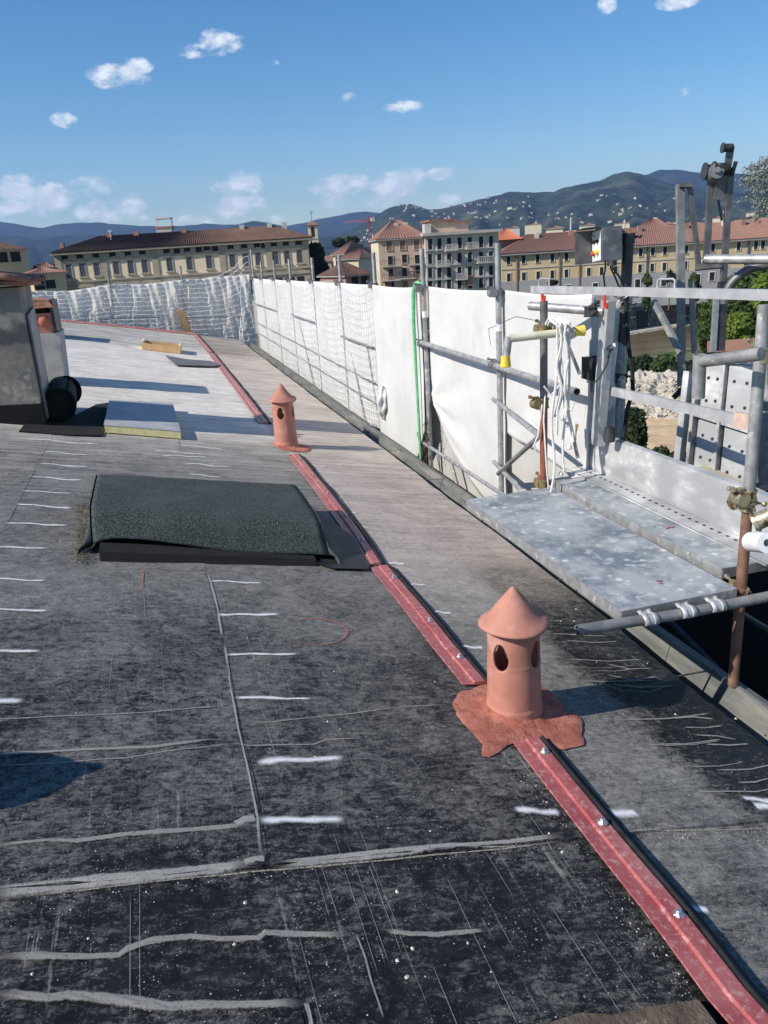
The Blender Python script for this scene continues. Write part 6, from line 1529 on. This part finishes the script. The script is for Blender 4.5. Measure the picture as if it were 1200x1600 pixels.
def win_set(w, h, frame, pane, style='plain', fw=.18):
    """window frame and pane meshes centred on their middle; local x along the wall, -y outward"""
    mb = MB()
    mb.box((-w/2-fw, -.14, -h/2-fw*.6), (w/2+fw, -.0, -h/2)); mb.box((-w/2-fw, -.10, -h/2), (-w/2, 0, h/2)); mb.box((w/2, -.10, -h/2), (w/2+fw, 0, h/2)); mb.box((-w/2-fw, -.12, h/2), (w/2+fw, 0, h/2+fw))
    if style in ('pediment', 'arch'):
        mb.box((-w/2-fw*1.9, -.32, -h/2-fw*1.2), (w/2+fw*1.9, 0, -h/2-fw*.6))
        mb.box((-w/2-fw*1.9, -.34, h/2+fw+.22), (w/2+fw*1.9, 0, h/2+fw+.40)); H2 = .45; n = 10; W2 = w/2+fw*1.9; z0 = h/2+fw+.40
        pts = [(W2*math.cos(PI*k/n), H2*math.sin(PI*k/n)) for k in range(n+1)] if style == 'arch' else [(W2, 0), (0, H2), (-W2, 0)]
        m = len(pts); mb.add([(x, -.30, z0+z) for x, z in pts]+[(x, 0, z0+z) for x, z in pts], [tuple(range(m-1, -1, -1))]+[(i, i+1, m+i+1, m+i) for i in range(m-1)])
    f = proto_mesh('window', mb, [frame])
    mp = MB(); mp.box((-w/2, -.03, -h/2), (w/2, .0, h/2))
    if style != 'attic': mp.box((-.03, -.05, -h/2), (.03, -.031, h/2)); mp.box((-w/2, -.05, h*.12), (w/2, -.031, h*.12+.05))
    g_ = proto_mesh('pane', mp, [pane]); return f, g_
def add_win(ws, F, u, z, parent, w=.0):
    f = place('window', ws[0], F, u, z, parent, w); g_ = bpy.data.objects.new('pane', ws[1]); COL.objects.link(g_); g_.parent = f; return f

def palace():
    F = Facade(W(88, 394, 161), W(481, 371, 155)); L = F.L; zA = 4.45
    t = thing('palace', 'long pale palace with a brown tiled roof and rows of pedimented windows', 'building', F.p(L/2, 0, GZ))
    z_str = F.px(200, 433.0)[1]; z_att = F.px(200, 402)[1]; 
    z_eave = F.px(240, 386)[1]; z_str = F.px(240, 431.5)[1]; z_att = F.px(240, 400.5)[1]
    mb = MB(); F.box(mb, 0, L, 0, -13, GZ, z_eave-.2); obj('wall', mb, 'pal_wall', t)
    mb = MB(); F.box(mb, -.02, L+.02, .06, -.5, z_att, z_eave-.2); obj('attic_band', mb, 'pal_attic', t)
    mb = MB(); F.box(mb, -.3, L+.3, .35, -.1, z_str-.25, z_str+.05); obj('string_course', mb, 'pal_stone', t)
    mb = MB(); F.box(mb, -.05, L+.05, .10, -.1, z_att-.12, z_att+.06); obj('string_course', mb, 'pal_stone', t)
    mb = MB(); F.box(mb, -.9, L+.9, .95, -13.9, z_eave-.38, z_eave-.05); obj('cornice', mb, 'pal_stone', t)
    mb = MB(); zr = F.px(240, 366)[1]+.35; hip_roof(F, mb, -1.0, L+1.0, 1.1, -14, z_eave, zr, 7.2, .36, .16)
    rf = obj('roof', mb, ['old_tiles'], t)
    zb = F.px(0, 0)
    py = lambda x, y: F.px(x, y)[0]
    big = win_set(.95, 2.1, 'pal_stone', 'shutter', 'arch', .2)
    for x in (106.5, 128, 150.3, 180.7, 203.7, 225.7, 264.6, 295.7, 326.5, 363, 383.6, 403.6, 430.6, 448.6, 468.2):
        u = py(x, 420-.045*x); add_win(big, F, u, z_str+1.75, t)
    att = win_set(1.1, .82, 'pal_stone', 'dark_glass', 'attic', .14)
    for x in (100, 124, 149, 175, 199, 222, 260, 292, 323, 359.8, 381, 401.5, 428, 446.5, 466, 336, 310, 276, 412):
        add_win(att, F, py(x, 400-.045*x), (z_att+z_eave)/2-.12, t, .06)
    low = win_set(1.9, 2.6, 'pal_stone', 'dark_glass', 'arch', .3)
    for x in (111, 133, 186, 208, 230, 268, 299, 330, 366, 387, 407, 433, 451, 471): add_win(low, F, py(x, 440-.045*x), z_str-3.0, t)
    for x in (91, 162, 242, 347, 420, 477):
        u = py(x, 415-.045*x); mb = MB(); F.box(mb, u-.55, u+.55, .16, 0, GZ, z_eave-.4); obj('pilaster', mb, 'pal_stone', t)
    mb = MB(); u = py(86, 378); F.box(mb, u-.2, u+.5, -3, -4.0, z_eave-.5, z_eave+1.7); obj('chimney', mb, 'brick_wall', rf)
    for x in (160, 204, 282, 376, 421, 445): u = py(x, 370); mb = MB(); F.box(mb, u-.45, u+.45, -5.4, -6.4, z_eave+1, zr+.55); obj('chimney', mb, 'brick_wall' if x < 300 else 'white_wall', rf)
    mb = MB(); u = py(165, 372); F.box(mb, u-.05, u+.05, -4, -4.1, z_eave, z_eave+3.6); F.box(mb, u-.4, u+.4, -4.02, -4.08, z_eave+3.2, z_eave+3.35); obj('antenna', mb, 'trim_white', rf)
    # roof terrace tower
    u0, u1 = py(234, 372), py(260, 372); t2 = thing('roof_tower', 'white open-topped roof tower with a terrace above the palace roof', 'tower', F.p((u0+u1)/2, -9, z_eave))
    zt = F.px(258, 355)[1]+.1; zq = F.px(258, 341)[1]+.3
    mb = MB(); F.box(mb, u0, u1, -7.5, -10.5, z_eave, zt); obj('wall', mb, 'white_wall', t2)
    mb = MB(); F.box(mb, u0-.1, u1+.15, -7.4, -10.6, zt, zt+.35); obj('ledge', mb, 'brick_wall', t2)
    mb = MB()
    for uu in (u0+.1, u1-.25): F.box(mb, uu, uu+.15, -7.5, -7.65, zt+.35, zq); F.box(mb, uu, uu+.15, -10.35, -10.5, zt+.35, zq)
    F.box(mb, u0+.05, u1, -7.45, -10.55, zq, zq+.25); obj('open_frame', mb, 'trim_white', t2)
    mb = MB(); F.box(mb, u0+1.9, u1-.4, -7.4, -7.5, zt-1.9, zt-.9); obj('window', mb, 'dark_glass', t2)
    return F
PF = palace()
def campanile():
    F = Facade(W(482, 378, 200), W(498, 377, 200)); L = F.L; t = thing('bell_tower', 'slim cream bell tower with an arched opening and a tiled cap right of the palace', 'bell tower', F.p(L/2, -1, GZ))
    zt = W(490, 351.5, 200).z; mb = MB(); F.box(mb, .1, L-.1, 0, -L, GZ, zt); obj('shaft', mb, 'cream_wall', t)
    mb = MB(); F.box(mb, -.15, L+.15, .25, -L-.25, zt-.25, zt); obj('cornice', mb, 'pal_stone', t); mb = MB(); zb2 = W(490, 372, 200).z; F.box(mb, 0, L, .12, -L-.1, zb2-.25, zb2); obj('cornice', mb, 'pal_stone', t)
    mb = MB(); C = F.p(L/2, -L/2, zt+1.15); P = [F.p(-.3, .4, zt), F.p(L+.3, .4, zt), F.p(L+.3, -L-.4, zt), F.p(-.3, -L-.4, zt)]; mb.add(P+[C], [(0, 1, 4), (1, 2, 4), (2, 3, 4), (3, 0, 4), (3, 2, 1, 0)]); obj('roof', mb, 'red_tiles', t)
    mb = MB(); zc = W(490, 362, 200).z; w = .42; n = 8; pts = [(-w, -1.2), (w, -1.2)]+[(w*math.cos(PI*k/n), .7+w*math.sin(PI*k/n)) for k in range(n+1)]
    mb.add([F.p(L/2+x, .02, zc+z) for x, z in pts], [tuple(range(len(pts)))]); obj('belfry_opening', mb, 'dark_glass', t)
    mb = MB(); mb.tube([C, C+Vector((0, 0, 2.2))], .06, 5); q = C+Vector((0, 0, 1.6)); mb.bar(q-F.U*.5, q+F.U*.5, .09, .09); obj('cross', mb, 'dark_metal', t)
campanile()
def generic(name, label, x0, x1, ye0, ye1, D0, D1, depth, wallm, roofm, wins=(), ridge=2.2, hip=None, cat='building', ww=1.0, wh=1.7, pane='dark_glass', frame='trim_white', style='plain', zb=GZ, group=None, side=()):
    F = Facade(W(x0, ye0, D0), W(x1, ye1, D1)); L = F.L; z = (W(x0, ye0, D0).z+W(x1, ye1, D1).z)/2
    t = thing(name, label, cat, F.p(L/2, 0, zb), group); mb = MB(); F.box(mb, 0, L, 0, -depth, zb, z); obj('wall', mb, wallm, t)
    if roofm:
        mb = MB(); hip_roof(F, mb, -.5, L+.5, .5, -depth-.5, z+.12, z+ridge, hip, .5, .10); r_ = obj('roof', mb, roofm, t); mb = MB(); F.box(mb, -.45, L+.45, .45, -depth-.45, z-.02, z+.11); obj('eave', mb, 'grey_trim', r_)
    if wins:
        ws = win_set(ww, wh, frame, pane, style, .12)
        for (x, y) in wins:
            u, zz = F.px(x, y)
            if 0 < u < L: add_win(ws, F, u, zz, t)
    return t, F, z
def pink():
    t, F, z = generic('apartment_house', 'pinkish four-storey house with a low hipped roof, left of the grey stone building', 591, 664, 377, 370.5, 135, 136, 12, 'pink_wall', 'red_tiles', ridge=3.0, hip=3.5,
        wins=[(608, 384), (629, 383), (651, 382), (610, 427), (632, 405), (651, 430), (606, 446), (633, 446)], pane='shutter_brown', ww=.85, wh=1.35, frame='pink_wall')
    dk = win_set(.8, 1.3, 'grey_trim', 'dark_glass', 'plain', .08)
    for x, y in [(611, 426), (632, 404), (653, 422), (612, 446), (652, 405), (632, 425), (610, 407)]: u, zz = F.px(x, y); f = add_win(dk, F, u, zz, t, .015)
    for x, y in ((611, 416), (652, 413), (634, 435), (611, 438)):
        u, zz = F.px(x, y); mb = MB(); F.box(mb, u-1.5, u+1.5, .9, 0, zz-.1, zz+.05); b = obj('balcony', mb, 'grey_trim', t); mb = MB()
        for k in range(9): F.box(mb, u-1.5+k*.37, u-1.46+k*.37, .88, .84, zz+.05, zz+.95)
        F.box(mb, u-1.5, u+1.5, .9, .84, zz+.95, zz+1.0); obj('railing', mb, 'dark_metal', b)
    # the sunlit left side has its own small windows
    A = F.p(0, -12, z); B = F.p(0, 0, z); G_ = Facade(A, B); s_ = win_set(.8, 1.4, 'trim_white', 'cream_wall', 'plain', .1)
    mb = MB(); G_.box(mb, 0, 12, .03, 0, GZ, z); obj('side_wall', mb, 'cream_wall', t)
    for zz in (z-2.2, z-5.2, z-8.2):
        for u in (3, 6, 9): add_win(s_, G_, u, zz, t, .03)
    for x in (625, 640): u = F.px(x, 358)[0]; mb = MB(); F.box(mb, u-.3, u+.3, -4, -5, z+1, z+2.6); obj('chimney', mb, 'white_wall', t)
pink()
def grey():
    F = Facade(W(664, 366, 135), W(779, 359, 138)); L = F.L; z = (F.px(664, 366)[1]+F.px(779, 359)[1])/2
    t = thing('stone_building', 'grey stone apartment building with balconies and a pink rooftop floor', 'building', F.p(L/2, 0, GZ)); mb = MB(); F.box(mb, 0, L, 0, -11, GZ, z-.3); obj('wall', mb, 'grey_stone', t)
    mb = MB(); F.box(mb, -.5, L+.5, .7, -11.5, z-.3, z+.15); obj('cornice', mb, 'grey_trim', t)
    xs = [672, 686.5, 701.5, 718, 734, 751.5, 767]; rows = [382, 405, 427, 446]
    pr = win_set(.68, 1.65, 'grey_trim', 'dark_glass', 'arch', .13); lo = win_set(.68, 1.5, 'grey_trim', 'dark_glass', 'plain', .13)
    for r_i, y in enumerate(rows):
        for x in xs:
            yy = y-(x-664)*.045; u, zz = F.px(x, yy); add_win(pr if r_i == 0 else lo, F, u, zz, t)
    for y in (393, 416, 438): u, zz = F.px(664, y); mb = MB(); F.box(mb, -.1, L+.1, .22, 0, zz-.12, zz+.08); obj('string_course', mb, 'grey_trim', t)
    for x0, x1, y in ((694, 713, 393), (727, 745, 390), (681, 700, 418), (744, 770, 412), (711, 728, 438)):
        u0, zz = F.px(x0, y); u1, _ = F.px(x1, y); mb = MB(); F.box(mb, u0, u1, 1.2, 0, zz, zz+.2); b = obj('balcony', mb, 'grey_trim', t)
        mb = MB(); n = 10
        for k in range(n): F.box(mb, u0+(u1-u0)*k/(n-1)-.05, u0+(u1-u0)*k/(n-1)+.05, 1.18, 1.08, zz+.2, zz+.95)
        F.box(mb, u0, u1, 1.2, 1.05, zz+.95, zz+1.08); obj('balustrade', mb, 'grey_trim', b)
    # rooftop floor
    for x0, x1, y0, y1 in ((682, 716, 348, 361), (716, 742, 350, 360)):
        u0 = F.px(x0, 355)[0]; u1 = F.px(x1, 355)[0]; zt = F.px(x0, y0)[1]+.3; mb = MB(); F.box(mb, u0, u1, -4, -10, z, zt); obj('rooftop_room', mb, 'pink_wall', t); mb = MB(); F.box(mb, u0-.4, u1+.4, -3.6, -10.4, zt, zt+.3); obj('rooftop_roof', mb, 'red_tiles', t)
    mb = MB(); F.box(mb, F.px(670, 360)[0], F.px(680, 360)[0], -3, -5, z, z+1.6); obj('chimney', mb, 'white_wall', t)
    u = F.px(688, 395)[0]
    mb = MB(); C_ = F.px(733, 440); F.box(mb, C_[0]-.5, C_[0]+.5, .9, .1, C_[1]-.6, C_[1]+1.0); obj('awning', mb, 'brick_wall', t)
grey()
def ochre():
    A, B = W(783, 397, 165), W(1205, 371, 178); F = Facade(A, B); F2 = Facade(F.p(0, 0, 0), F.p(F.L*1.45, 0, 0)); F2.N = F.N; F = F2; L = F.L
    z = F.px(900, 390)[1]; t = thing('ochre_building', 'very long ochre building with a red tiled roof and grey lower wall', 'building', F.p(L/2, 0, GZ))
    zg = F.px(900, 433.5)[1]; mb = MB(); F.box(mb, 0, L, 0, -13, zg, z); obj('wall', mb, 'yellow_wall', t); mb = MB(); F.box(mb, -.05, L, .12, -13, GZ-.2, zg); obj('lower_wall', mb, 'ygrey', t)
    mb = MB(); zm = F.px(900, 414)[1]; F.box(mb, -.02, L, .12, 0, zm-.10, zm+.08); obj('string_course', mb, 'grey_trim', t)
    mb = MB(); F.box(mb, -.6, L+.6, .8, -13.6, z-.28, z); obj('cornice', mb, 'grey_trim', t)
    zr = F.px(1000, 363)[1]+.9; mb = MB(); hip_roof(F, mb, -.8, L+.8, .95, -14, z+.02, zr, 6.5, .42, .13); rf = obj('roof', mb, 'red_tiles', t)
    ws = win_set(.72, 1.5, 'trim_white', 'dark_glass', 'plain', .11)
    xr = [(794.5, 414), (818, 412), (840, 410), (863, 409), (885, 407.5), (922, 405), (941, 404), (962, 403), (1001, 400), (1020, 398.5), (1039, 397), (1072, 395), (1114, 390), (1154, 385.5), (1181, 383.5), (1192, 383)]
    for x, y in xr:
        yy = 393.7-.0615*(x-840)+9.5; u, zz = F.px(x, yy+1); add_win(ws, F, u, zz, t)
    for x in (795, 818.5, 841, 863, 885, 920, 940, 962, 1000, 1019, 1038, 1071, 1100, 1135, 1165, 1190):
        yy = 437-.069*(x-840)-6.5; u, zz = F.px(x, yy); add_win(ws, F, u, zz, t)
    k = 0
    for u in np.arange(F.px(1215, 380)[0], L-1, 2.7): add_win(ws, F, u, z-2, t); add_win(ws, F, u, zm-3, t)
    for x in (807, 874, 905, 1011, 1168): u, zz = F.px(x, 400); mb = MB(); F.box(mb, u-.12, u+.12, .28, .13, GZ, z-.3); obj('drainpipe', mb, 'shutter' if x > 1000 else 'brick_wall', t)
    gs = win_set(1.0, 1.6, 'trim_white', 'dark_glass', 'plain', .14)
    for x, y in [(996, 443), (1037, 440), (1090, 435), (1112, 432), (888, 452), (930, 449)]: u, zz = F.px(x, y); add_win(gs, F, u, zz, t, .12)
    for x in (845, 900, 960, 1010, 1085, 1145, 1175): u, _ = F.px(x, 370); mb = MB(); F.box(mb, u-.4, u+.4, -4.5, -5.4, z+1, zr+.3); obj('chimney', mb, 'white_wall' if x in (845, 1145) else 'brick_wall', rf)
    # the raised bright corner roof next to the grey building
    t2 = thing('corner_roof', 'small bright orange tiled roof at the left end of the ochre building', 'roof', F.p(3, -4, z)); ub = F.px(815, 380)[0]; mb = MB(); F.box(mb, -.5, ub, -5, -11, z+.5, z+2.6); obj('wall', mb, 'shutter_brown', t2)
    mb = MB(); hip_roof(F, mb, -1.2, ub+.8, -4, -12, z+2.6, z+4.6, 3.2, .45, .1); obj('roof', mb, 'new_tiles', t2)
ochre()
# left: ochre houses
generic('ochre_house', 'ochre house with a tiled roof at the far left edge, above the chimney tiles', -25, 41, 394, 390, 150, 152, 10, 'yellow_wall', 'old_tiles', wins=[(24, 401), (4, 402), (-14, 403)], ww=1.6, wh=1.6, ridge=1.6, frame='yellow_wall')
generic('ochre_house', 'low ochre house at the left foot of the palace', 52, 101, 429, 426, 140, 141, 8, 'yellow_wall', 'red_tiles', wins=[(62, 446), (79, 444), (60, 438)], ww=1.5, wh=1.3, ridge=.9, frame='yellow_wall', pane='dark_glass')
generic('brick_hut', 'small red-roofed hut in the shade left of the palace', 62, 82, 420, 419, 160, 160, 6, 'brick_wall', 'red_tiles', ridge=1.0)
# between the palace and the pink building
generic('church_nave', 'cream church with a gabled roof beside the big dark tree', 520, 536, 399, 398, 185, 184, 16, 'cream_wall', 'red_tiles', wins=[(528, 408)], ridge=2.8)
generic('brick_house', 'low brick-red house with a tiled roof left of the pink building', 540, 578, 432, 430, 128, 130, 9, 'brick_wall', 'old_tiles', wins=[(554, 438), (569, 437)], ww=1.1, wh=1.2, ridge=2.0, frame='shutter_brown')
generic('white_house', 'small white house behind the brick-red one', 566, 582, 409, 408, 210, 210, 8, 'white_wall', 'red_tiles', wins=[(573, 415)], ridge=1.6)
generic('grey_shed', 'low grey shed roof at the foot of the dark tree', 494, 520, 441, 441, 120, 120, 6, 'grey_stone', None)
generic('cream_house', 'long cream house with a sloping roof behind the brick-red one', 528, 560, 405, 407, 178, 176, 12, 'cream_wall', 'red_tiles', ridge=2.2)
generic('small_house', 'small house with a red roof right of the pine trees', 556, 580, 397, 396, 290, 290, 10, 'brick_wall', 'red_tiles', ridge=2)
# beyond the ochre roof
generic('gabled_hall', 'white gabled hall rising behind the ochre roof beside the control box', 988, 1052, 363, 361, 230, 230, 20, 'white_wall', 'red_tiles', ridge=3.4, hip=11)
for k, (x0, x1, y0, D, wm, rm, lab) in enumerate([(853, 880, 358, 300, 'cream_wall', 'red_tiles', 'cream block far behind the ochre roof, left of the long pale one'), (883, 920, 361, 280, 'cream_wall', None, 'long pale flat-roofed block far behind the ochre roof'), (1030, 1052, 351, 420, 'white_wall', 'red_tiles', 'pale villa behind the gabled hall'),
     (1055, 1100, 352, 380, 'white_wall', 'red_tiles', 'pale house row right of the square hoist post on the skyline'), (1150, 1200, 345, 260, 'brick_wall', 'red_tiles', 'brick-red roof at the right edge behind the ochre building'), (1166, 1180, 333, 900, 'white_wall', 'red_tiles', 'white villa on the slope at the right edge'),
     (790, 812, 357, 700, 'white_wall', 'red_tiles', 'pale house beyond the grey stone building'), (905, 930, 353, 600, 'white_wall', 'red_tiles', 'pale house cluster far behind the control box'), (960, 984, 350, 800, 'cream_wall', 'red_tiles', 'pale house on the plain behind the mast tube'), (820, 846, 352, 1100, 'cream_wall', 'red_tiles', 'far cream house at the foot of the hill'), (1105, 1135, 342, 900, 'cream_wall', 'red_tiles', 'far cream villa between the hoist legs'), (1010, 1026, 347, 1200, 'white_wall', 'red_tiles', 'far white house near the tall chimney')]):
    generic('distant_house', lab, x0, x1, y0, y0-.06*(x1-x0), D, D, 10+D*.02, wm, rm, ridge=.5+D*.0016)
mb = MB(); b = W(1025, 340, 240); mb.tube([(b.x, b.y, GZ), (b.x, b.y, b.z)], [.9, .75], 10); single('tall_chimney', mb, 'white_wall', 'white factory chimney standing above the gabled hall', 'chimney', smooth=True)
for k, (x, yt, lab) in enumerate([(892, 341, 'thin white mast left of the control box on the skyline'), (976, 343, 'thin lattice mast behind the control box')]):
    b = W(x, yt, 500); mb = MB(); mb.tube([(b.x, b.y, GZ), (b.x, b.y, b.z)], [.9, .4], 6); single('radio_mast', mb, 'white_wall', lab, 'mast')
def crane():
    D = 420; t = thing('tower_crane', 'small red tower crane in the distance left of the pink building', 'crane', W(577, 372, D)); b = W(577, 337, D); mb = MB()
    s_ = .5
    for dx in (-s_, s_):
        for dy in (-s_, s_): mb.bar((b.x+dx, b.y+dy, GZ), (b.x+dx, b.y+dy, b.z), .16, .16)
    for k in range(14): z = b.z-2-k*1.6; mb.bar((b.x-s_, b.y-s_, z), (b.x+s_, b.y-s_, z+1.5), .12, .12)
    obj('mast', mb, 'crane_red', t); mb = MB(); j = W(536, 347, D*1.1); q = W(576, 346, D)
    mb.bar(q, j, .22, .22); mb.bar(q+Vector((0, 0, 1.2)), j, .14, .14); mb.bar(q, W(583, 345, D), .5, .5)
    for k in range(12): a = q.lerp(j, k/12); mb.bar(a, a+Vector((0, 0, 1.1*(1-k/12))), .2, .2)
    obj('jib', mb, 'crane_red', t); mb = MB(); mb.obox(W(582, 343, D), (.9, 0, 0), (0, .8, 0), (0, 0, .9)); obj('cab', mb, 'trim_white', t)
crane()
# low roofs of the plain between here and the hills
def town():
    r = random.Random(21); protos = []
    for k in range(4):
        w, d, h = r.uniform(10, 26), r.uniform(9, 14), r.uniform(7, 11); mb = MB(); mb.box((-w/2, -d/2, 0), (w/2, d/2, h)); mb.m = 1
        mb.add([(-w/2-.5, -d/2-.5, h), (w/2+.5, -d/2-.5, h), (w/2+.5, d/2+.5, h), (-w/2-.5, d/2+.5, h), (-w/2+4, 0, h+2.4), (w/2-4, 0, h+2.4)], [(0, 1, 5, 4), (1, 2, 5), (2, 3, 4, 5), (3, 0, 4), (3, 2, 1, 0)])
        protos.append(proto_mesh('town_house', mb, [['cream_wall', 'white_wall', 'pink_wall', 'yellow_wall'][k], 'red_tiles']))
    for i in range(90):
        D = 260+2600*r.random()**1.6; x = r.uniform(-60, 1260); d = ray(x, 400); hd = Vector((d.x, d.y, 0)).normalized()*D
        o = bpy.data.objects.new('town_house', r.choice(protos)); COL.objects.link(o); o.location = (hd.x, hd.y, GZ); o.rotation_euler = (0, 0, r.uniform(-.7, .7)); s_ = r.uniform(.8, 1.25); o.scale = (s_, s_, s_)
        tag(o, 'plain tiled house among the low roofs between the river and the hills', 'house', 'houses of the plain below the hills')
    for i in range(60):
        D = 300+2500*r.random()**1.5; x = r.uniform(-60, 1260); d = ray(x, 400); hd = Vector((d.x, d.y, 0)).normalized()*D; rr = r.uniform(5, 10)
    n = 26000; R_ = np.random.RandomState(4); D = 300+3300*R_.rand(n)**.8; a = _a+R_.uniform(-.52, .52, n); ph = np.array([fbm(D[i]*.006*math.sin(a[i]), D[i]*.006*math.cos(a[i]), 1, 3) for i in range(n)]); k = ph > -.05; D = D[k]; a = a[k]; n = len(D)
    P = np.stack([D*np.sin(a), D*np.cos(a), GZ+R_.uniform(1, 8.5, n)], 1); s_ = R_.uniform(1.5, 4, n)*(.6+D/3000); nn = R_.normal(size=(n, 3)); nn /= np.linalg.norm(nn, axis=1)[:, None]; u = np.cross(nn, R_.normal(size=(n, 3))); u /= np.linalg.norm(u, axis=1)[:, None]; v = np.cross(nn, u)
    V = np.stack([P-u*s_[:, None], P-v*s_[:, None]*.7, P+u*s_[:, None], P+v*s_[:, None]*.7], 1).reshape(-1, 3)
    me = bpy.data.meshes.new('town_trees'); me.from_pydata(V.tolist(), [], np.arange(n*4).reshape(-1, 4).tolist()); me.materials.append(MT['leafm']); o = bpy.data.objects.new('town_trees', me); COL.objects.link(o)
    tag(o, 'massed trees between the low roofs of the plain', 'trees', kind='stuff')
town()

# ================================================================== HAZE
def haze():
    mb = MB(); mb.box((-9700, -900, -19.0), (9900, 9900, 640))
    m = bpy.data.materials.new('haze'); m.use_nodes = True; nt = m.node_tree; nt.nodes.clear()
    o = nt.nodes.new('ShaderNodeOutputMaterial'); v = nt.nodes.new('ShaderNodeVolumePrincipled')
    v.inputs['Color'].default_value = (.36, .56, 1.0, 1); v.inputs['Density'].default_value = 7.0e-5; v.inputs['Anisotropy'].default_value = 0.1
    nt.links.new(v.outputs[0], o.inputs['Volume'])
    ob = obj('haze', mb, m); tag(ob, kind='stuff')
haze()
